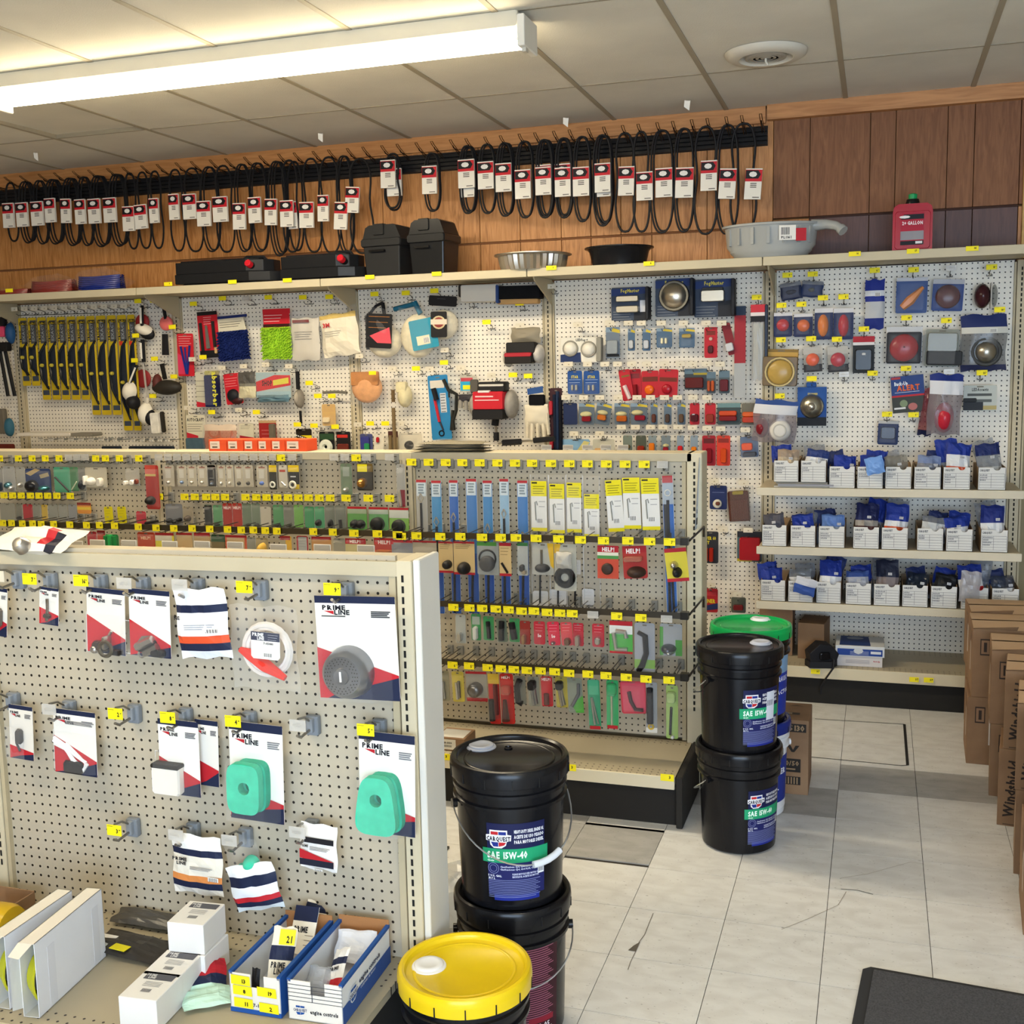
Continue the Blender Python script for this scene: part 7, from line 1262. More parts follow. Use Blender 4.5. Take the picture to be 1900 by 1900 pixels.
for r_ in range(3):
    zs = SHZ[r_] + .001
    for k, (x0, y0, x1, y1) in enumerate(ROWS[r_]):
        a = CV[r_](x0, y0); c = CV[r_](x1, y1); pa = P(a[0], c[1], SHY); w_ = P(c[0], c[1], SHY).x - pa.x; hh = .108; lift = .028 if (r_ == 0 and k < 2) else 0
        e = empty('parts_bin', (pa.x, SHY, zs + lift), 'white ruled cardboard parts bin, %s from left on the %s bin shelf' % (ordn(k + 1), RN[r_]), 'parts bin', 'white parts bins on the %s shelf' % RN[r_])
        d = .30; t = .002; WB = '#d3d2ce'; b = MB(); n = .016
        b.box(0, 0, 0, w_, d, t, WB); b.box(0, 0, 0, t, d, hh, '#a58a6a'); b.box(w_ - t, 0, 0, w_, d, hh, '#a58a6a'); b.box(0, d - t, 0, w_, d, hh, '#a58a6a')
        m = .68 * w_; pts = [(0, 0), (w_, 0), (w_, hh)] + [(m + n * math.cos(q), hh - n * .9 * math.sin(q)) for q in [i * math.pi / 6 for i in range(7)]] + [(0, hh)]
        b.prism(pts, 0, t, WB); b.build('body', e)
        b = MB(); y = -.0006; b.text('CARQUEST', w_ * .06, hh * .83, hh * .09, '#2a2c38', y, True, wmax=w_ * .36)
        L_ = '#55575c'; X0, X1, Z0, Z1 = w_ * .05, w_ * .95, hh * .1, hh * .72
        for q in range(6): z = Z0 + (Z1 - Z0) * q / 5; b.poly([(X0, z), (X1, z), (X1, z + .0012), (X0, z + .0012)], y, L_)
        for x in (X0, w_ * .47, X1): b.poly([(x, Z0), (x + .0012, Z0), (x + .0012, Z1), (x, Z1)], y, L_)
        rnd = random.Random(r_ * 10 + k)
        for q in range(rnd.randint(2, 4)):
            z = Z1 - (q + .8) * (Z1 - Z0) / 5 * .9
            for g in range(rnd.randint(4, 7)): x = X0 + .004 + g * .0065; b.poly([(x, z), (x + .004, z + .001), (x + .004, z + .007), (x, z + .004 + rnd.random() * .004)], y - .0003, '#6b6d74')
        b.build('print', e)
        nm, bands = BAGS[r_][k]; rnd = random.Random(r_ * 31 + k); hb = {'tall': .20, 'larg': .19, 'blue': .14}.get(nm[:4], .14)
        if r_ == 0 and k in (6, 7): hb = .2
        base = empty('part_bag', (pa.x + w_ / 2, SHY + .05, zs + lift + .02), '%s plastic bag in the %s bin of the %s bin shelf' % (nm, ordn(k + 1), RN[r_]), 'part bag', rz=rnd.uniform(-12, 12), ry=rnd.uniform(-9, 9), rx=-10)
        def cf(u, v, bands=bands):
            for tt, cc in bands:
                if v <= tt: return cc
            return bands[-1][1]
        b = MB(); b.pillow(-w_ * .44, 0, w_ * .44, hb, .05, cf, r_ * 10 + k, nz=14, crk=.35); b.build('pouch', base)
        b = MB(); lw = w_ * .3; T = xf(.01 * (k % 3), -.034, hb * .62); b.poly([(0, 0), (lw * .5, 0), (lw * .5, .012), (0, .012)], 0, '#e8e8ea', T)
        for q in range(5): b.poly([(.002 + q * .004, .001), (.004 + q * .004, .001), (.004 + q * .004, .011), (.002 + q * .004, .011)], -.0004, '#2c2e36', T)
        b.build('bar_code', base)
        if not (r_ == 1 and k == 0):
            b2 = empty('part_bag', (pa.x + w_ * (.35 + .3 * (k % 2)), SHY + .13, zs + lift + .01), 'rear crumpled %s bag in the %s bin of the %s bin shelf' % (['blue', 'clear', 'navy'][k % 3], ordn(k + 1), RN[r_]), 'part bag', rz=rnd.uniform(-25, 25), ry=rnd.uniform(-16, 16), rx=-6)
            cc = [BLU, '#8f949c:t', '#24305e'][k % 3]; b = MB(); b.pillow(-w_ * .42, 0, w_ * .42, hb * .98 + .03, .04, lambda u, v, cc=cc: cc if v < .5 else '#a9adb4:t', 99 + k + r_ * 7, nz=12, crk=.4); b.build('pouch', b2)
# bags spilling over the fronts
def spill(px0, py0, px1, py1, bands, label, tilt, d=.02):
    a = P((px0 + px1) / 2, py0, SHY - .03); w_ = P(px1, py0, SHY - .03).x - P(px0, py0, SHY - .03).x; h_ = a.z - P((px0 + px1) / 2, py1, SHY - .03).z
    e = empty('part_bag', a, label, 'part bag', ry=tilt)
    def cf(u, v):
        for tt, cc in bands:
            if v <= tt: return cc
        return bands[-1][1]
    b = MB(); b.pillow(-w_ / 2, -h_, w_ / 2, 0, d, cf, len(label)); b.build('pouch', e)
spill(1603, 848, 1637, 880, [(1, '#6f98d4:g')], 'small shiny light blue packet hanging over a top shelf bin', -12)
spill(1478, 1073, 1518, 1104, [(.45, '#c4c6ce'), (1, '#34529a')], 'white and blue packet hanging over a bottom shelf bin', 14)
spill(1784, 1060, 1822, 1118, [(.4, '#aaa6a8:t'), (1, '#b4b2b6:t')], 'long clear packet drooping over a bottom shelf bin', 4)
a = PZ(1445, 903, SHZ[0] + .002); e = empty('flat_bin_stack', (P(1436, 900, 5.77).x, 5.77, SHZ[0] + .001), 'flattened grey cardboard under the two leftmost top shelf bins', 'cardboard'); b = MB(); b.box(0, 0, 0, .27, .28, .009, '#a9a59a'); b.box(.02, -.01, .009, .29, .26, .018, '#8f9098'); b.box(.01, .01, .018, .26, .25, .027, '#a39b8a'); b.build('sheets', e)
# goods on the low deck
zd = .1905
q = PZ(1420, 1213, zd); obox(P(1412, 1200, 6.0).x, 5.9, zd, .17, .2, .26, 0, 'taller dark brown carton partly hidden behind the green lid', col='cardboard', name='carton')
q = PZ(1480, 1222, zd); xq = P(1480, 1215, 5.86).x; obox(xq, 5.86, zd, P(1529, 1215, 5.86).x - xq, .2, P(1480, 1155, 5.86).z - zd, -6, 'plain brown carton on the low deck left of the black work light', col='cardboard', name='carton')
q = PZ(1518, 1238, zd); e = empty('work_light', (q.x + .01, q.y + .03, zd), 'black work light with trailing cord on the low deck', 'lamp', rz=20)
b = MB(); S_ = Matrix.Scale(.68, 4); b.hprism([(-.1, -.06), (.06, -.09), (.12, -.02), (.1, .07), (-.05, .09), (-.11, .03)], 0, .05, '#15151a', S_); b.prism([(-.09, .04), (.1, .04), (.12, .1), (.06, .17), (-.02, .18), (-.1, .11)], -.06, .07, '#15151a', S_); b.box(-.03, -.08, .06, .05, -.05, .12, '#0c0c10:g', S_, c=.01); soften(b.build('housing', e), .006)
def cpt(px, py, Y): return P(px, py, Y) - e.location
b = MB(); b.tube([Matrix.Rotation(R(-20), 4, 'Z') @ cpt(*p) for p in [(1535, 1215, 5.72), (1547, 1225, 5.70), (1546, 1240, 5.68), (1533, 1258, 5.675), (1523, 1275, 5.675), (1523, 1288, 5.68)]], .005, '#1a1a1e', 6); b.build('cord', e)
def bluetop(b, w, d, h):
    T = FLAT(0, 0, h + .0006); b.poly([(w * .08, d * .05), (w * .72, d * .05), (w * .68, d * .95), (w * .1, d * .95)], 0, '#1e3572', T); b.poly([(w * .4 + w * .18 * math.cos(k), d * .75 + d * .12 * math.sin(k)) for k in [i * .628 for i in range(10)]], -.0004, '#8a93a8', T)
    b.poly([(w * .04, h * .1), (w * .96, h * .1), (w * .96, h * .72), (w * .04, h * .72)], -.0006, '#1e3f8c'); b.poly([(w * .72, h * .3), (w * .93, h * .3), (w * .93, h * .55), (w * .72, h * .55)], -.001, '#cfd2d8'); b.poly([(w * (.47 + .1 * math.cos(k)), h * (.55 + .3 * math.sin(k))) for k in [i * .785 for i in range(8)]], -.0014, '#c6c9cc')
    for q in range(3): b.poly([(w * .3, h * (.5 - q * .13)), (w * .68, h * (.5 - q * .13)), (w * .68, h * (.46 - q * .13)), (w * .3, h * (.46 - q * .13))], -.001, '#aab4cc')
def gr(b, w, d, h):
    for q in range(4): b.poly([(w * .2, h * (.35 + q * .1)), (w * .72, h * (.35 + q * .1)), (w * .72, h * (.32 + q * .1)), (w * .2, h * (.32 + q * .1))], -.0006, '#8a8890')
    b.text('Grote', 0, 0, h * .16, '#b0323a', -.0006, True, T=xf(w * .95, 0, h * .62) @ Matrix.Rotation(R(180), 4, 'Y'))
x0 = P(1552, 1240, 5.76).x; wq = P(1637, 1240, 5.76).x - x0; hq = P(1552, 1216, 5.76).z - zd
obox(x0, 5.76, zd, wq, .2, hq, 1, 'lower white box under the blue printed box on the low deck', col='#cfc9c6', front=gr)
obox(x0 - .006, 5.755, zd + hq + .0005, wq * 1.07, .22, hq * 1.05, 1, 'upper blue and white printed box on the low deck', col='#cdd0d2', top=bluetop)
# poster on the gondola end
q0 = P(1296, 848, YM + .06); 
e = empty('notice_sheet', P(1293, 850, YM - .02), 'black and white printed notice taped to the gondola end', 'notice', rz=0)
c = [(1297, 850), (1304, 838), (1305, 972), (1289, 984)]; b = MB(); ys = (YM - .03, YM + .09, YM + .09, YM - .05)
pts = [P(x, y, yy) - e.location for (x, y), yy in zip(c, ys)]; b.add(pts, [(0, 1, 2, 3)], '#d3dbe6')
def q2(u, v): return pts[0].lerp(pts[1], u).lerp(pts[3].lerp(pts[2], u), v) + Vector((.0006, -.0006, 0))
for (u0, v0, u1, v1) in [(.1, .05, .95, .12), (.1, .14, .9, .2), (.15, .24, .5, .3), (.1, .42, .45, .46), (.1, .5, .5, .56), (.1, .6, .55, .68), (.12, .72, .5, .78), (.6, .55, .75, .57), (.1, .84, .6, .94), (.62, .3, .7, .32)]: b.add([q2(u0, v0), q2(u1, v0), q2(u1, v1), q2(u0, v1)], [(0, 1, 2, 3)], '#23262e')
b.build('sheet', e)
# small carton on the gondola deck
q = PZ(810, 1389, .195); x0 = P(808, 1385, 4.06).x
def fl(b, w, d, h): b.poly([(w * .04, h * .1), (w * .7, h * .1), (w * .7, h * .9), (w * .04, h * .9)], -.0006, '#d9d6cc'); b.text('110-000', w * .25, h * .55, h * .16, '#222', -.001, True, wmax=w * .4); [b.poly([(w * (.3 + .03 * k), h * .28), (w * (.315 + .03 * k), h * .28), (w * (.315 + .03 * k), h * .45), (w * (.3 + .03 * k), h * .45)], -.001, '#222') for k in range(9)]; T = FLAT(0, 0, h + .0006); b.poly([(w * .05, d * .1), (w * .92, d * .1), (w * .92, d * .85), (w * .05, d * .85)], 0, '#dcd9d0', T)
obox(x0, 4.06, .1955, P(862, 1385, 4.06).x - x0, .13, .052, 0, 'small brown carton with white label on the gondola deck', col='cardboard', front=fl, name='carton')
# =================================================================== MIDDLE GONDOLA GOODS
def c740(x): return 740 + x / 3.276
def y740(y): return 820 + y / 3.276
GA, GB, GC, GD = 'tags of the top hook row, right bay', 'tags on the upper cross rail', 'tags on the second cross rail', 'tags on the lowest cross rail'
for i, (x, y, n) in enumerate(zip((78, 182, 286, 387, 492, 600, 707, 811, 925, 1037, 1147, 1262, 1376, 1492), range(125, 139), ('15', '13', '16', '15', '9', '19', '19', '20', '20', '26', '15', '14', '14', '18'))):
    hook('M', c740(x), y740(y), 'y', n, '%s from left on the top row of the right bay' % ordn(i + 1), L=.07, group=GA)
hook('M', c740(1603), y740(140), 'c', '', 'rightmost on the top row of the right bay', L=.07, group=GA)
for i, (x, y, n) in enumerate([(15, 575, '5'), (108, 572, '13'), (253, 577, '4'), (375, 577, '4'), (507, 582, '9'), (620, 583, '3'), (713, 585, '13'), (835, 588, '5'), (972, 592, '9'), (1105, 597, '19'), (1245, 602, '5'), (1393, 603, '10'), (1525, 607, '4'), (1646, 610, '7')]):
    hook('M', c740(x), y740(y), 'y', n, '%s from left on the upper rail, right bay' % ordn(i + 1), L=.285, group=GB)
for i, (x, y, n) in enumerate([(177, 1000, '7'), (333, 1007, '7'), (430, 1010, '9'), (508, 1013, '13'), (590, 1017, '14'), (668, 1022, '7'), (747, 1030, '13'), (822, 1030, '7'), (902, 1038, '6'), (980, 1042, '9'), (1055, 1045, '10'), (1180, 1052, ''), (1325, 1060, '13'), (1472, 1070, '11'), (1628, 1078, '')]):
    hook('M', c740(x), y740(y), 'y' if n else 'c', n, '%s from left on the second rail' % ordn(i + 1), L=.285, group=GC)
for i, (x, y, n) in enumerate([(165, 1350, '5'), (230, 1355, '6'), (328, 1358, '6'), (428, 1363, '5'), (541, 1373, '8'), (621, 1380, '6'), (700, 1385, '10'), (779, 1390, '11'), (862, 1393, '6'), (948, 1398, '8'), (1035, 1407, '4'), (1150, 1413, '5'), (1260, 1422, '2'), (1383, 1432, '10'), (1503, 1443, '4'), (1643, 1450, '5')]):
    hook('M', c740(x), y740(y), 'y', n, '%s from left on the lowest rail' % ordn(i + 1), L=.285, group=GD)
def M4(x0, y0, x1, y1, label, feats, bg='#d8d4ca', off=.05, **k): return pack('M', c740(x0), y740(y0), c740(x1), y740(y1), label, feats, bg, off=off, **k)
def M0(x0, y0, x1, y1, label, feats, bg='#d8d4ca', off=.06, **k): return pack('M', x0 / 4.75, 820 + y0 / 4.75, x1 / 4.75, 820 + y1 / 4.75, label, feats, bg, off=off, **k)
def M3(x0, y0, x1, y1, label, feats, bg='#d8d4ca', off=.06, **k): return pack('M', 380 + x0 / 4.75, 820 + y0 / 4.75, 380 + x1 / 4.75, 820 + y1 / 4.75, label, feats, bg, off=off, **k)
CB = 'long cable bags in the right bay'
for k, (x0, x1, y0, c, lp) in enumerate([(105, 165, 230, '#aba79c', .1), (197, 255, 235, '#3f86b8', .27), (305, 357, 233, '#2a5fae', .24), (408, 470, 225, '#3a74b4', .4), (510, 565, 235, '#3c7fb6', .32), (612, 665, 225, '#8fb2cc', .22), (720, 780, 235, '#3a76b6', .38)]):
    M4(x0, y0, x1, 1040, '%s long slim cable bag, %s from left under the top tags' % (['clear', 'pale blue', 'mid blue', 'steel blue', 'sky blue', 'silvery blue', 'deep blue'][k], ordn(k + 1)), [('r', 0, 0, 1, .02, '#b02a32'), ('r', .05, .02, .95, .12, '#c9d4da'), ('r', 0, .55, 1, 1, '#1f52a8') if k else ('r', 0, 0, .01, .01, '#fff'), ('n', .2, .03, .8, .09, 4, '#7a8a94'),
        ('L', [(.5, lp, .01), (.25, lp + .035, .01), (.5, lp + .07, .01), (.75, lp + .035, .01), (.5, lp, .01)], .0028, '#cfcbc0:m'), ('L', [(.5, lp + .07, .01), (.5, lp + .3, .01), (.35, .99, .01)], .0055, '#17171c:g'), ('C', 0, 0, 1, 1, .018)], c, group=CB, name='cable_bag', cat='cable')
for k, (x0, y0, x1, y1, tl_) in enumerate([(803, 238, 897, 542, 0), (915, 255, 1005, 555, 0), (1020, 248, 1108, 550, 0), (1125, 317, 1217, 578, 0), (1252, 232, 1350, 545, -4), (1358, 217, 1462, 528, -2), (1470, 220, 1578, 535, -2)]):
    M4(x0, y0, x1, y1, 'yellow headed white card, %s from left of seven on the gondola' % ordn(k + 1), [('r', 0, 0, 1, .3 if k != 3 else .34, '#e6d81c'), ('r', 0, .93, 1, 1, '#e6d81c'), ('r', .05, .02, .4, .05, '#222'), ('n', .12, .1, .88, .24, 4, '#7d7614'), ('L', [(.25, .42), (.3, .78)], .0025, '#8d8d86'), ('L', [(.25, .42), (.35, .4), (.4, .48)], .002, '#8d8d86'), ('c', .35, .74, .75, .83), ('n', .5, .4, .9, .5, 2, '#999')], '#e4e2dc', tilt=tl_, off=.06, group='yellow headed cards', name='cable_card', cat='cable')
    q = P(c740((x0 + x1) / 2), y740(y1), YM - .05)
    if k in (0, 2, 1): e = empty('throttle_cable', q, 'black cable hanging below the %s yellow headed card' % ordn(k + 1), 'cable'); b = MB(); b.tube([(0, 0, 0), (.004, 0, -.15), (0, 0, -.3)], .004, '#1d1c1e'); b.build('wire', e)
for k, (x0, y0, x1, y1) in enumerate([(815, 905, 908, 998), (915, 897, 1018, 988), (1066, 717, 1105, 805), (1115, 893, 1187, 990)]): M4(x0, y0, x1, y1, 'small white paper label at the foot of a cable bag, %s from left' % ordn(k + 1), [('n', .2, .2, .8, .8, 4, '#b5b3ae')], '#d8d7d4', off=.04, hole=False, cat='label', name='paper_label', group='white paper labels on cable bags')
for k, (x0, x1, y0, y1) in enumerate([(800, 905, 200, 1010), (912, 1010, 205, 1000), (1018, 1112, 200, 815), (1120, 1215, 210, 1010)]):
    e = M4(x0, y0, x1, y1, 'tall clear sleeve hanging round the %s yellow headed card' % ordn(k + 1), [('C', 0, 0, 1, 1, .02)], None, off=.045, name='clear_sleeve', cat='bag', group='clear sleeves on the gondola')
M4(1600, 205, 1662, 1060, 'long black and blue cable bag with wire hook, rightmost', [('r', 0, 0, 1, .05, '#a8353a'), ('r', 0, .2, 1, 1, '#1e5fae'), ('r', .05, .2, .6, .5, '#1b1c20'), ('R', .5, .12, .28, .003, '#d8d4c8:m'), ('L', [(.5, .17), (.4, .5), (.3, 1)], .006, '#15161a:g'), ('L', [(.6, .4), (.7, .98)], .005, '#15161a:g'), ('C', 0, 0, 1, 1, .02)], '#9fa9b4', name='cable_bag', cat='cable', tilt=-2)
TAN = '#c9ad7a'; HR = '#b22a26'
OB = .235
M4(85, 600, 228, 785, 'clear pack with brown valve on red foot, upper rail', [('r', 0, .9, 1, 1, '#a8222c'), ('r', 0, 0, 1, .06, '#a8222c'), ('D', .5, .7, .22, .03, '#3a3431'), ('R', .5, .7, .15, .004, '#7a7166'), ('C', .1, .2, .95, .9, .05)], '#a59a86', off=OB)
M4(-30, 600, 80, 775, 'clear pack with round dark part, left end of the upper rail', [('r', 0, 0, 1, .06, '#a8222c'), ('D', .6, .7, .2, .03, '#45403a'), ('C', .1, .3, .95, .9, .05)], '#a09a8c', off=OB)
M4(240, 605, 328, 795, 'tan card with small black round mount, upper rail', [('r', 0, 0, 1, .06, '#a8222c'), ('r', 0, .93, 1, 1, '#a8222c'), ('n', .1, .1, .8, .22, 3, '#6b5732'), ('D', .65, .72, .28, .04, '#1c1a1a')], TAN, off=OB)
M4(332, 605, 459, 806, 'tan card with larger black rubber boot, upper rail', [('r', 0, 0, 1, .06, '#a8222c'), ('r', 0, .93, 1, 1, '#a8222c'), ('n', .1, .1, .8, .2, 3, '#6b5732'), ('O', .5, .8, .3, .19, .05, '#1b1919')], TAN, off=OB)
M4(475, 608, 606, 808, 'green and grey card with black ring seal, upper rail', [('r', 0, 0, .9, .12, '#4e8a3c'), ('D', .48, .65, .35, .03, '#343436'), ('R', .48, .5, .38, .004, '#141416'), ('C', .06, .1, .9, .95, .05)], '#8c8f8c', off=OB)
M4(610, 612, 682, 815, 'tan card with short black pin, upper rail', [('r', 0, 0, 1, .1, '#a8222c'), ('r', 0, .92, 1, 1, '#a8222c'), ('n', .1, .16, .8, .35, 3, '#6b5732'), ('L', [(.2, .6), (.7, .9)], .005, '#141416')], TAN, off=OB)
M4(720, 612, 784, 812, 'slim clear card with green edged fitting, upper rail', [('r', 0, 0, 1, .1, '#3f7a44'), ('B', .3, .65, .7, .85, .03, '#2c2b2c'), ('B', .45, .8, .9, .95, .02, '#bab6ac:m'), ('C', .08, .12, .92, .95, .04)], '#a3a6a2', off=OB)
M4(810, 615, 940, 808, 'card with black cone seal and threaded stem, upper rail', [('q', [(.7, 0), (1, 0), (1, .8), (.85, .7)], '#d3a92a'), ('L', [(.45, .2), (.45, .7)], .005, '#6a675f:m'), ('O', .48, .78, .35, .14, .04, '#18181a'), ('C', .08, .15, .9, .95, .06)], '#a9a79c', off=OB)
M4(945, 620, 1078, 905, 'tall card with shiny pouch and thick black ring, upper rail', [('q', [(0, 0), (.3, 0), (.2, .2), (0, .2)], '#d3a92a'), ('S', .15, .15, .85, .5, .05, [(1, '#b3afa5')]), ('R', .5, .7, .33, .014, '#131315:g'), ('C', .08, .08, .95, .98, .05)], '#b0ad9e', off=OB)
M4(1207, 630, 1335, 830, 'red help card with black rubber cap, upper rail', [('r', 0, 0, 1, .2, '#b0222c'), ('t', 'HELP!', .22, .17, .12, '#f2ece8', .6), ('r', 0, .2, 1, .36, '#d9d4c0'), ('r', 0, .3, 1, .4, '#4a8a48'), ('r', 0, .4, 1, 1, '#c04a34'), ('D', .48, .7, .27, .02, '#3a2c26')], '#c04a34', off=OB)
M4(1357, 632, 1503, 830, 'red help card with brown vacuum part, upper rail', [('r', 0, 0, 1, .2, '#a02026'), ('t', 'HELP!', .15, .22, .14, '#f2ece8', .6), ('B', .1, .3, .85, .45, .04, '#b57a66:t'), ('O', .55, .8, .4, .18, .05, '#3a2820')], '#a3302a', off=OB, tilt=-3)
M4(1612, 645, 1745, 848, 'yellow and red card with chrome capped black plug, upper rail', [('r', 0, 0, 1, .12, '#b0222c'), ('r', 0, .9, 1, 1, '#b0222c'), ('O', .4, .5, .18, .12, .04, '#b5b2aa:m'), ('O', .5, .72, .22, .16, .05, '#1c1b1c')], '#cdbc38', off=OB, tilt=-6)
# second rail
GN = '#3c8a50'
row = [(187, 245, 1050, 1215, 'clear card with chrome lug nut, first', '#a6a9a4', [('B', .25, .6, .7, .95, .03, '#c4c6c6:m')]), (345, 405, 1050, 1222, 'clear card with chrome lug nut, second', '#a6a9a4', [('B', .3, .6, .72, .92, .03, '#c4c6c6:m')]), (440, 497, 1045, 1205, 'green card with pale spark boot', GN, [('r', .1, .1, .9, .4, '#9aa69c'), ('B', .3, .45, .75, .95, .03, '#c6c8c2')]),
       (513, 577, 1060, 1205, 'green card with slim black boot', GN, [('L', [(.5, .2), (.6, .9)], .009, '#17171a')]), (590, 652, 1072, 1215, 'dark card with black hose boot', '#66705e', [('L', [(.65, .1), (.5, .6), (.45, .9)], .012, '#17171a')]), (672, 735, 1072, 1215, 'green card with thick black boot', GN, [('L', [(.3, .15), (.55, .85)], .014, '#17171a')]),
       (735, 798, 1087, 1230, 'brown red card with brass fitting', '#8c2c24', [('B', .3, .55, .65, .95, .03, '#b5926a:m')]), (820, 888, 1090, 1230, 'crimson card with white lettering', '#b02836', [('n', .15, .15, .85, .4, 3, '#e0a0a8'), ('t', '1o', .3, .68, .14, '#f0e4e4', .4)]), (900, 972, 1092, 1235, 'bright pink red card', '#cc2c46', [('n', .15, .15, .85, .4, 3, '#e8a0b0'), ('t', '1o', .25, .68, .14, '#f0e4e4', .4), ('O', .4, .9, .2, .08, .02, '#8a8a8c:m')]),
       (980, 1050, 1095, 1236, 'salmon red card with bronze cap', '#cc4a50', [('n', .15, .1, .85, .35, 3, '#eab0b0'), ('B', .35, .65, .85, .95, .03, '#8a6a58:m')]), (1057, 1122, 1100, 1240, 'red card with chrome spark plug', '#b02836', [('n', .15, .1, .85, .3, 3, '#e0a0a8'), ('B', .3, .5, .75, .98, .03, '#bcbab4:m')]), (1175, 1248, 1105, 1246, 'red card with chrome elbow', '#b02836', [('n', .15, .1, .85, .35, 3, '#e0a0a8'), ('B', .3, .55, .75, .85, .03, '#c3c3c2:m')])]
for x0, x1, y0, y1, ds, c, f in row: M4(x0, y0, x1, y1, ds + ', second rail', f + [('C', .08, .35, .92, .98, .035)], c, off=OB, tilt=(-4 if x0 in (590, 980, 900) else 0))
M4(1280, 1088, 1420, 1285, 'green and white card with chrome latch hardware, second rail', [('r', 0, 0, 1, .16, '#b0222c'), ('r', 0, .93, 1, 1, '#b0222c'), ('r', 0, .14, 1, .4, '#d8dad4'), ('L', [(.2, .35), (.3, .85), (.8, .85)], .009, '#c6c6c6:m'), ('L', [(.3, .3), (.7, .32), (.75, .5)], .009, '#c6c6c6:m'), ('C', .06, .18, .94, .92, .04)], '#4ca044', off=OB)
M4(1432, 1100, 1556, 1400, 'tall grey card with curved black lever, second rail', [('r', 0, .74, 1, .92, '#7aa04a'), ('L', [(.2, .18), (.55, .25), (.6, .6), (.4, .85), (.2, .97)], [.009, .012, .011, .012, .01], '#17171a:g'), ('C', .05, .05, .95, .9, .05)], '#93959a', off=OB)
M4(1587, 1105, 1722, 1298, 'grey and green card with chrome and black clamp, second rail', [('r', 0, .1, .15, 1, '#4a8a3c'), ('r', .7, .5, 1, 1, '#4a8a3c'), ('O', .4, .78, .35, .15, .05, '#4a4c56:m'), ('O', .5, .85, .2, .1, .06, '#9aa0a8:m'), ('C', .06, .1, .94, .95, .06)], '#8f9294', off=OB)
row = [(160, 215, 1380, 1672, 'red card with dark spring, leftmost', '#a8201e', [('L', [(.35, .55), (.4, .95)], .014, '#1c1a1a')]), (230, 302, 1390, 1572, 'grey card with brass bolts', '#8f8a72', [('L', [(.3, .3), (.3, .9)], .006, '#a88a3c:m'), ('L', [(.55, .35), (.6, .92)], .006, '#9aa0a8:m')]), (320, 392, 1395, 1578, 'yellow edged card with chrome bolts', '#c0b04a', [('L', [(.4, .35), (.45, .9)], .007, '#c2c2c2:m'), ('L', [(.6, .3), (.6, .85)], .006, '#8a8a8a:m')]),
       (405, 532, 1395, 1575, 'red footed card with round grey cap', '#9a968c', [('r', 0, .88, 1, 1, '#a8222c'), ('r', 0, 0, 1, .08, '#a8222c'), ('D', .48, .58, .33, .05, '#77777a:m')]), (540, 606, 1408, 1712, 'tall red card with black ribbed boots', '#b4241f', [('r', 0, 0, 1, .2, '#c9aa3a'), ('L', [(.3, .5), (.3, .92)], .013, '#1c1a1a'), ('L', [(.7, .2), (.7, .8)], .01, '#5a1614')]), (612, 692, 1408, 1712, 'tall red help card with brown ribbed boot', '#b4241f', [('t', 'HELP!', .12, .1, .045, '#f0e0dc', .7), ('L', [(.4, .5), (.4, .92)], [.008, .017], '#4a2620'), ('B', .15, .22, .85, .4, .03, '#c86a5a:t')]),
       (700, 768, 1422, 1592, 'dark card with black rubber strap', '#7c7a6e', [('L', [(.6, .1), (.3, .4), (.35, .9), (.7, .95)], .013, '#17171a')]), (783, 850, 1425, 1605, 'dark card with black block and steel bolts', '#8a8a7c', [('B', .15, .1, .8, .4, .04, '#1a1a1c'), ('L', [(.35, .4), (.5, .95)], .006, '#9aa0a8:m'), ('L', [(.6, .4), (.75, .9)], .006, '#9aa0a8:m')]), (862, 930, 1425, 1606, 'red help card with small dark spring', '#b4242c', [('t', 'HELP!', .08, .14, .09, '#f0e0dc', .8), ('L', [(.5, .55), (.5, .92)], .011, '#5a2a24')]),
       (950, 1022, 1425, 1612, 'yellow edged card with studs and black nut', '#a89a3e', [('B', .1, .12, .7, .4, .03, '#1a1a1c'), ('L', [(.3, .4), (.5, .95)], .006, '#a8a8a4:m'), ('L', [(.5, .4), (.7, .9)], .006, '#a8a8a4:m')]), (1018, 1110, 1435, 1645, 'tilted green and grey card with curved grey hose', '#7c8478', [('q', [(.2, .75), (1, .5), (1, 1), (.5, 1)], '#4c9a3c'), ('L', [(.8, .15), (.75, .45), (.25, .8)], .007, '#5a5c60')]), (1145, 1218, 1445, 1745, 'tall green card with steel rods', '#2f8a64', [('r', .05, .93, .95, 1, '#b0222c'), ('r', .1, 0, .9, .3, '#46a07c'), ('L', [(.3, .35), (.5, .9)], .005, '#a8b0ac:m'), ('L', [(.35, .35), (.8, .88)], .004, '#a8b0ac:m')]),
       (1262, 1333, 1447, 1742, 'tall green card with single pale rod', '#2f9a5c', [('r', .05, .93, .95, 1, '#b0222c'), ('B', .1, .05, .9, .3, .03, '#3fae74:t'), ('L', [(.45, .3), (.45, .92)], .0045, '#d0d4c4:m')]), (1342, 1498, 1455, 1650, 'wide red card with slanted steel wrench', '#b83a48', [('r', .05, .05, .95, .9, '#c0465a'), ('L', [(.35, .3), (.4, .6), (.55, .85), (.85, .88)], .008, '#5a4a50:m')]), (1502, 1570, 1460, 1766, 'tall grey card with black lever and brass ring', '#8f9090', [('r', 0, .9, 1, 1, '#d2d0c8'), ('L', [(.4, .1), (.42, .8)], .013, '#17171a'), ('R', .45, .88, .2, .004, '#c0a030')]),
       (1625, 1697, 1480, 1803, 'tall light green card with black wire, rightmost', '#8fa85c', [('L', [(.45, .4), (.35, .92)], .005, '#1a1c16'), ('B', .1, .1, .85, .3, .03, '#b9cc8c:t'), ('D', .55, .96, .16, .02, '#c9c8bc')])]
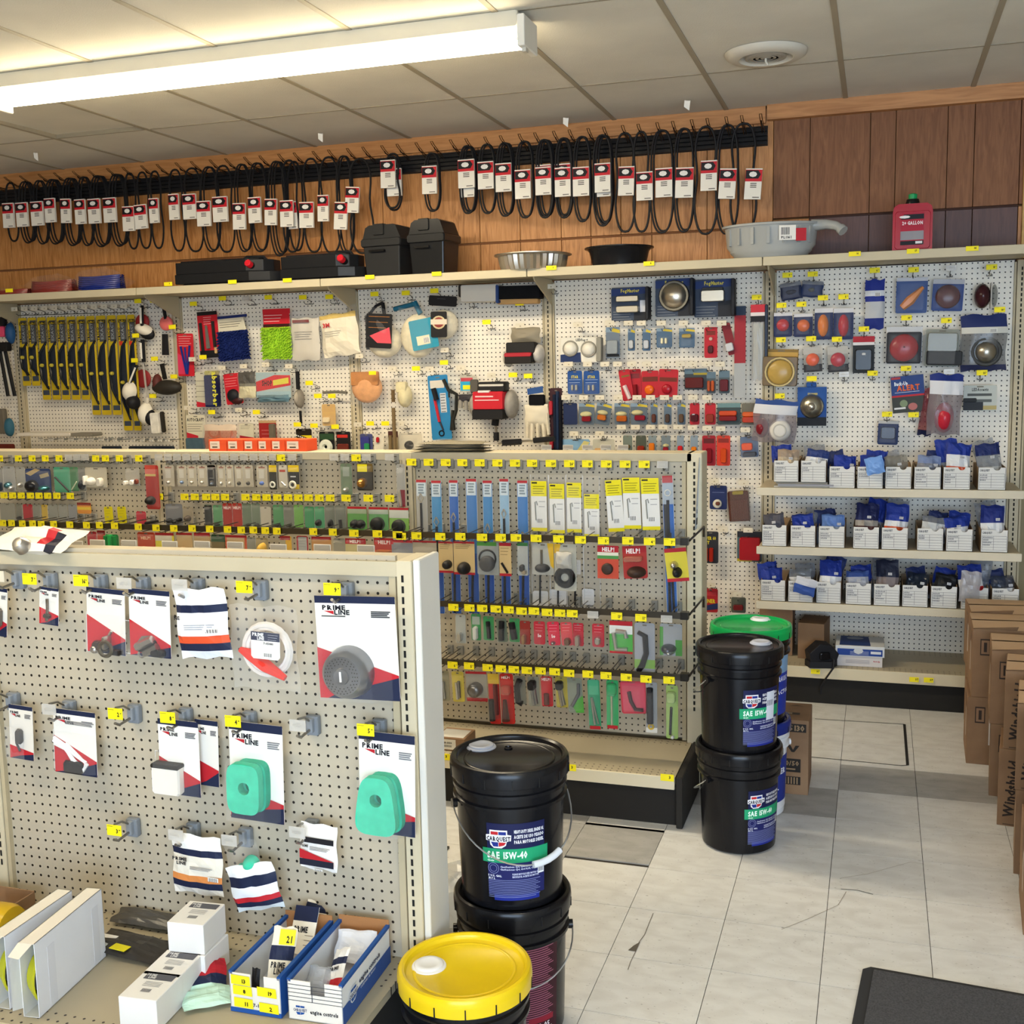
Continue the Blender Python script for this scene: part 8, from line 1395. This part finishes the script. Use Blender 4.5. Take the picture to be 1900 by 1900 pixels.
for x0, x1, y0, y1, ds, c, f in row: M4(x0, y0, x1, y1, ds + ', lowest rail', f + [('C', .06, .12, .94, .9, .04)], c, off=OB, tilt=(-4 if x0 in (1018, 1342) else (-2 if x0 < 1200 else 0)))
# ---- left bays
g1, g2, g3 = 'tags of the top hook row, left bays', 'tags of the second hook row, left bays', 'tags on the upper cross rail, left bays'
for i, x in enumerate((0, 34.5, 60, 84.5, 110, 178, 196, 222, 258)): hook('M', x, 851, 'y', ['9', '10', '10', '7', '8', '7', '3', '3', '14'][i], '%s from left on the left top row' % ordn(i + 1), L=.08, group=g1, w=.038)
for i, x in enumerate((128, 143, 158, 295, 312, 329, 346, 363, 381, 399, 417, 435, 453, 471, 489, 507, 542, 620, 640, 680, 723)): hook('M', x, 849, 'c', '', '%s clear one from left on the left top row' % ordn(i + 1), L=.08, group=g1, w=.042)
for i, x in enumerate((521, 661)): hook('M', x, 850, 'y', '4', ['above the yellow and black cards', 'above the gold fitting card'][i], L=.08, group=g1)
for i, x in enumerate((8, 24, 40, 57, 73, 89, 106, 131, 296, 343, 362, 383, 400, 418, 456, 476, 495, 515, 535, 554, 573, 593, 613, 642.5, 683.6, 723)):
    hook('M', x, 922 + (x - 300) * .008, 'y', ['7', '5', '3', '9', '4'][i % 5], '%s from left on the second left row' % ordn(i + 1), L=.10, group=g2, w=.0405 if x < 620 else .0435)
for i, (x, y) in enumerate([(6, 971), (22, 971), (42, 972), (61, 972), (77, 973), (100, 973), (130, 974), (161, 975), (185, 975), (213, 976), (257, 978), (290, 980), (323, 981), (357, 981), (389.5, 982), (422.7, 983), (448, 984), (470.5, 984), (492.6, 985), (514, 986), (581.7, 987), (618, 988), (657, 990), (700.6, 991), (738, 993)]):
    hook('M', x, y, 'y', ['7', '3', '4', '9', '5', '13'][i % 6], '%s from left on the upper rail, left bays' % ordn(i + 1), L=.285, group=g3, w=.036 if x < 620 else .042)
def bag(mk, x0, y0, x1, y1, lb, card, f, **k): mk(x0, y0, x1, y1, lb, f + [('C', .03, .08, .97, .97, .02)], card, **k)
TL = ', top row of the left bays'; SL = ', second row of the left bays'
bag(M0, -20, 225, 22, 440, 'clear pack cut by the photo edge' + TL, '#8f8d88', [('B', .3, .6, .9, .95, .03, '#5a6a80:m')])
bag(M0, 26, 215, 130, 436, 'clear pack with shiny teal blue fittings' + TL, '#9b9a96', [('O', .4, .75, .3, .14, .03, '#4c7886:m'), ('O', .7, .85, .2, .1, .03, '#c9c9c9:m')])
bag(M0, 138, 220, 216, 430, 'clear pack with small chrome screws' + TL, '#9a9890', [('O', .5, .75, .25, .12, .03, '#c4c2bc:m')])
bag(M0, 222, 235, 442, 452, 'navy blue header bag with black ring and teal clip' + TL, '#2c3e66', [('q', [(0, .2), (.4, .0), (.6, .05), (.2, .3)], '#b09a6e'), ('O', .25, .7, .25, .25, .04, '#15151a:g'), ('q', [(.55, .25), (.9, .15), (.95, .3), (.6, .4)], '#a89a7a'), ('O', .75, .78, .2, .12, .04, '#4f8f98:m')])
bag(M0, 472, 222, 612, 442, 'mint green card with dark diagonal cable' + TL, '#4a9c7a', [('L', [(.1, .4), (.9, .95)], .005, '#1c1c1c')])
bag(M0, 615, 222, 686, 432, 'darker green narrow card' + TL, '#4a7c56', [('L', [(.8, .6), (.1, .95)], .003, '#c9d0b0')])
bag(M0, 688, 222, 748, 432, 'grey narrow pack with black part' + TL, '#7d7c74', [('O', .5, .75, .4, .2, .03, '#22242a')])
bag(M0, 748, 225, 938, 402, 'clear bag of white plastic clips' + TL, '#b5ad98', [('O', .28, .68, .2, .2, .03, '#e6e0d4'), ('B', .65, .5, .85, .92, .03, '#ddd6c8'), ('B', .04, .4, .12, .85, .03, '#e6e0d4')])
bag(M0, 1106, 232, 1228, 385, 'small clear bag with white and brown connectors' + TL, '#a39e92', [('B', .0, .7, .2, .95, .03, '#e8e2d6'), ('B', .45, .65, .75, .92, .03, '#ece7de'), ('B', .7, .6, .95, .9, .02, '#7c3c30')])
bag(M0, 1275, 205, 1392, 592, 'long red card with black knob reaching two rows', '#a32a26', [('r', 0, 0, .8, .25, '#c04a3c'), ('r', 0, .2, .8, .25, '#c9b26a'), ('O', .35, .8, .35, .1, .04, '#1a1818')], off=.11)
for k, (x0, x1, c) in enumerate([(1436, 1530, '#d5d1ca:m'), (1560, 1640, '#7d98c4:m'), (1648, 1730, '#cfcbc2:m'), (1738, 1822, '#cfcbc2:m'), (1828, 1900, '#3a3632')]): bag(M0, x0, 205, x1, 392, 'tiny clear bag with small fastener, %s from left in the clear series' % ordn(k + 1), '#b7ad98', [('r', .2, .2, .7, .6, '#c9c4b6'), ('r', .2, .08, .8, .14, '#8a5040'), ('O', .45, .8, .2, .08, .015, c)], group='tiny fastener bags', name='fastener_bag')
for k, (x0, x1, c) in enumerate([(22, 98, '#8c9cb8:m'), (110, 178, '#cfcbc2:m'), (186, 250, '#dcd8cf:m'), (262, 338, '#35322e'), (342, 420, '#3f3c38'), (455, 548, '#4a68b0')]): bag(M3, x0, 205, x1, 398, 'tiny clear bag with small fastener, %s from left in the clear series' % ordn(k + 6), '#b7ad98', [('r', .2, .2, .7, .6, '#c9c4b6'), ('r', .2, .08, .8, .14, '#8a5040'), ('O', .45, .82, .22, .09, .015, c)], group='tiny fastener bags', name='fastener_bag')
bag(M3, 565, 205, 630, 418, 'narrow yellow and black card with white ring, left one' + TL, '#26241a', [('r', 0, 0, 1, .28, '#d8b81e'), ('R', .42, .8, .3, .004, '#e0dccc')]); bag(M3, 650, 205, 722, 402, 'clear card with red stripe and steel pin' + TL, '#c0b8a6', [('r', .1, .2, .8, .3, '#b04434'), ('L', [(.3, .75), (.8, .92)], .004, '#d8d6d0:m')]); bag(M3, 733, 205, 828, 415, 'wider yellow and black card with white ring, right one' + TL, '#1c1b1c', [('r', 0, 0, 1, .28, '#d8b81e'), ('r', .5, .8, 1, 1, '#c9aa22'), ('r', .2, .45, .7, .5, '#c9c9c9'), ('R', .4, .82, .26, .005, '#e6e0c8')])
bag(M3, 1195, 192, 1292, 468, 'long green clear bag with chrome ends' + TL, '#68785e', [('r', .2, .1, .8, .4, '#8f988a'), ('O', .5, .82, .25, .08, .03, '#d5d5cf:m')]); bag(M3, 1338, 192, 1478, 428, 'gold and black card with brass fitting' + TL, '#2c261c', [('r', .0, 0, 1, .3, '#6a5420'), ('r', .05, .02, .65, .3, '#e6d61c'), ('O', .35, .72, .3, .2, .04, '#a8793c:m')]); bag(M3, 1688, 195, 1758, 572, 'long clear bag with chrome tube and dark red backing' + TL, '#9a9890', [('r', .2, .6, 1, 1, '#7c2028'), ('L', [(.3, .6), (.5, .98)], .006, '#d5d5d0:m')])
for mk, x0, x1, y0, y1, c, ds, f in [(M0, 0, 130, 540, 690, '#8d8c82', 'wide grey green clear pack', []), (M0, 140, 192, 545, 690, '#7d7c70', 'narrow grey pack with black clip', [('O', .5, .85, .4, .1, .02, '#1c1c1c')]), (M0, 202, 285, 550, 692, '#b02430', 'plain bright red card, left end', []), (M0, 292, 355, 550, 692, '#8a8a80', 'grey clear pack right of the red card', []), (M0, 366, 418, 555, 702, '#c9a83a', 'narrow golden yellow card', []), (M0, 425, 505, 550, 700, '#8f9088', 'grey clear pack right of the golden card', []), (M0, 515, 590, 552, 705, '#93948e', 'pale grey clear pack', []), (M0, 600, 672, 552, 705, '#8d8f92', 'blue grey clear pack with red tip', [('O', .5, .92, .2, .05, .02, '#6a2a24')]),
        (M0, 680, 800, 535, 632, '#e0902a', 'short card with red and yellow header', [('r', 0, 0, 1, .25, '#8c2c20'), ('r', 0, .4, 1, .65, '#e8c52c')]), (M0, 1200, 1285, 612, 722, '#b52034', 'red card with long black lever', [('L', [(1.0, .95), (2.3, .75)], .008, '#1c1a1a')]), (M0, 1455, 1605, 545, 735, '#77787c', 'wide grey pack with three black clips', [('O', .25, .78, .16, .12, .03, '#141416'), ('O', .6, .82, .2, .12, .03, '#141416'), ('O', .85, .72, .12, .1, .03, '#141416')]), (M0, 1612, 1700, 575, 715, '#9c8f78', 'small tan clear pack with dark knob', [('O', .5, .7, .3, .2, .03, '#4a4038')]), (M0, 1800, 1868, 560, 735, '#77806e', 'grey green clear pack at the post', [('O', .5, .9, .35, .08, .02, '#1c1c1c')]),
        (M3, -5, 62, 552, 740, '#6f7a6a', 'dull green clear pack', [('O', .4, .9, .35, .08, .02, '#1c1c1c')]), (M3, 72, 150, 557, 742, '#5c9468', 'fresh green card', [('O', .4, .92, .3, .06, .02, '#1c1c1c')]), (M3, 157, 238, 540, 745, '#a02a20', 'red help card, left of the pair', [('t', 'HELP!', .1, .25, .11, '#e8d0cc', .8)]), (M3, 242, 325, 540, 745, '#a62e24', 'red help card, right of the pair', [('t', 'HELP!', .1, .25, .11, '#e8d0cc', .8)]), (M3, 330, 408, 540, 745, '#6c7a66', 'grey green clear pack with black knob, left', [('O', .6, .92, .3, .06, .02, '#1c1c1c')]), (M3, 412, 484, 540, 745, '#74806e', 'grey green clear pack with black knob, right', [('O', .6, .92, .3, .06, .02, '#1c1c1c')]),
        (M3, 490, 580, 570, 745, '#bdb6a4', 'whitish clear pouch', []), (M3, 600, 690, 555, 748, '#4f8c5c', 'green pack with black foot', [('O', .4, .92, .35, .08, .02, '#1c1c1c')]), (M3, 697, 780, 560, 750, '#77786e', 'grey pack with small black foot', [('O', .5, .92, .25, .06, .02, '#1c1c1c')]), (M3, 785, 866, 555, 752, '#6aa04c', 'lime green card', []), (M3, 878, 962, 570, 755, '#3c8a5a', 'emerald green card', []), (M3, 968, 1052, 570, 758, '#4c9468', 'sea green card with black clip', [('O', .4, .75, .3, .16, .03, '#141416')]), (M3, 1060, 1142, 558, 760, '#6f7468', 'grey clear card with black wedge', [('O', .6, .8, .25, .2, .03, '#141416')]), (M3, 1150, 1240, 558, 765, '#717468', 'grey clear card with black strip', [('L', [(.5, .6), (.55, .95)], .008, '#141416')]),
        (M3, 1257, 1425, 570, 775, '#5c9a44', 'wide green card with black butterfly shaped seal', [('r', 0, 0, 1, .1, '#b0222c'), ('r', 0, .1, 1, .3, '#98a886'), ('O', .38, .75, .25, .2, .03, '#141416'), ('O', .68, .75, .25, .2, .03, '#141416')]), (M3, 1445, 1615, 575, 778, '#5f9a58', 'wide green card with round black seal', [('r', 0, 0, 1, .1, '#b0222c'), ('r', 0, .1, 1, .3, '#a8b4a2'), ('D', .48, .72, .33, .04, '#1c1d1c')]), (M3, 1625, 1795, 580, 782, '#7fae4a', 'wide green card with notched black seal', [('r', 0, 0, 1, .1, '#b0222c'), ('r', 0, .1, 1, .45, '#c6c8ba'), ('D', .5, .8, .33, .03, '#1c1d1c')])]:
    bag(mk, x0, y0, x1, y1, ds + SL, c, f)
for k, (x0, lb) in enumerate([(915, 'left'), (1032, 'right')]): M0(x0, 570, x0 + 75, 718, '%s of two plain yellow cards' % lb + SL, [('n', .15, .1, .8, .4, 3, '#8d8414'), ('r', .2, .6, .5, .63, '#888'), ('O', .6, .85, .2, .05, .01, '#222')], '#d6c81c', tilt=-2, group='plain yellow cards')
RL = ', upper rail of the left bays'
for mk, x0, x1, y0, y1, c, ds, f in [(M0, 0, 60, 790, 990, '#8a8a82', 'grey clear pack at the left edge', []), (M0, 85, 265, 770, 960, '#8c8a82', 'clear pack with dark round gauge', [('O', .6, .3, .3, .2, .05, '#3a4048')]), (M0, 768, 850, 790, 1000, '#a8222c', 'red card left of the green tubes', []), (M0, 855, 925, 780, 1000, '#b8402c', 'dark red topped card', [('r', 0, 0, 1, .15, '#8c1a22')]), (M0, 925, 1042, 815, 1000, '#1f8a44', 'bright green tube bundle', [('L', [(.2, .05), (.2, 1)], .012, '#1c7a3c'), ('L', [(.5, .0), (.5, 1)], .012, '#28a050'), ('L', [(.8, .05), (.8, 1)], .012, '#1c7a3c')]),
        (M0, 1210, 1362, 795, 1005, '#b23c1e', 'orange red help card with brass ring', [('t', 'HELP!', .2, .3, .12, '#e8c0a0', .7), ('R', .4, .82, .2, .008, '#d8a83a:m')]), (M0, 1368, 1530, 800, 1005, '#d8c93a', 'yellow and red topped card', [('r', 0, 0, 1, .12, '#b0222c'), ('r', 0, .12, .9, .35, '#c9c2b0')]), (M0, 1555, 1692, 800, 1005, '#c0a474', 'tan card with brass fittings', [('r', 0, 0, 1, .1, '#b0222c'), ('O', .4, .75, .3, .15, .04, '#d0a040:m')]), (M0, 1710, 1850, 800, 1005, '#b89a6c', 'tan red edged card behind a white plate', [('r', 0, 0, 1, .15, '#b0222c')]),
        (M3, 55, 176, 815, 1000, '#234a2c', 'dark green card with tan lower half', [('r', 0, .35, 1, 1, '#6a5a30')]), (M3, 180, 368, 822, 1008, '#c2502c', 'wide red framed tan card', [('r', 0, 0, 1, .12, '#b0222c'), ('r', .08, .12, .9, .9, '#b89a6c')]), (M3, 372, 446, 838, 1005, '#8a8a80', 'grey clear card between the tan ones', []), (M3, 450, 556, 845, 1005, '#9c8f68', 'clear pack with golden plastic part', [('O', .6, .6, .3, .35, .05, '#c9a040')]), (M3, 660, 762, 828, 1008, '#d8a82a', 'golden edged pack left of the white card', [('r', 0, 0, .9, .2, '#a8222c'), ('r', 0, .2, .5, 1, '#a39a80')]),
        (M3, 808, 908, 828, 1010, '#a82a34', 'red edged white card standing free', [('r', .15, .05, .9, .95, '#a9abac'), ('n', .2, .1, .85, .5, 4, '#77797c')]), (M3, 940, 1112, 835, 1010, '#bf8a50', 'tan card with red header behind a plate', [('r', 0, 0, 1, .15, '#b0222c')]), (M3, 1135, 1235, 848, 1012, '#918c7c', 'clear crinkled pack with grey part', []), (M3, 1238, 1418, 850, 1015, '#c0b480', 'cream and red help card', [('r', 0, 0, 1, .3, '#b0222c'), ('t', 'HELP!', .22, .24, .16, '#f0e4e0', .55), ('r', 0, .8, 1, 1, '#b0222c')]), (M3, 1492, 1662, 848, 1015, '#a83428', 'red help card right of the last plate', [('r', 0, 0, 1, .3, '#b8222c'), ('t', 'HELP!', .2, .3, .18, '#f0e4e0', .65), ('B', .2, .6, .9, .7, .03, '#b87a4a:t')]),
        (M3, 1645, 1830, 865, 1020, '#8f9096', 'clear pack with dark gasket near the gondola post', [('r', 0, 0, 1, .15, '#c02a34'), ('O', .5, .85, .3, .12, .04, '#2a2a2e')])]:
    bag(mk, x0, y0, x1, y1, ds + RL, c, f, off=OB)
dup = {k: v for k, v in LABELS.items() if len(v) > 1}
long_ = [k for k in LABELS if len(k.split()) > 16 or len(k.split()) < 4]
print('DUP', dup); print('LONG', long_); print('OBJS', len(bpy.data.objects))
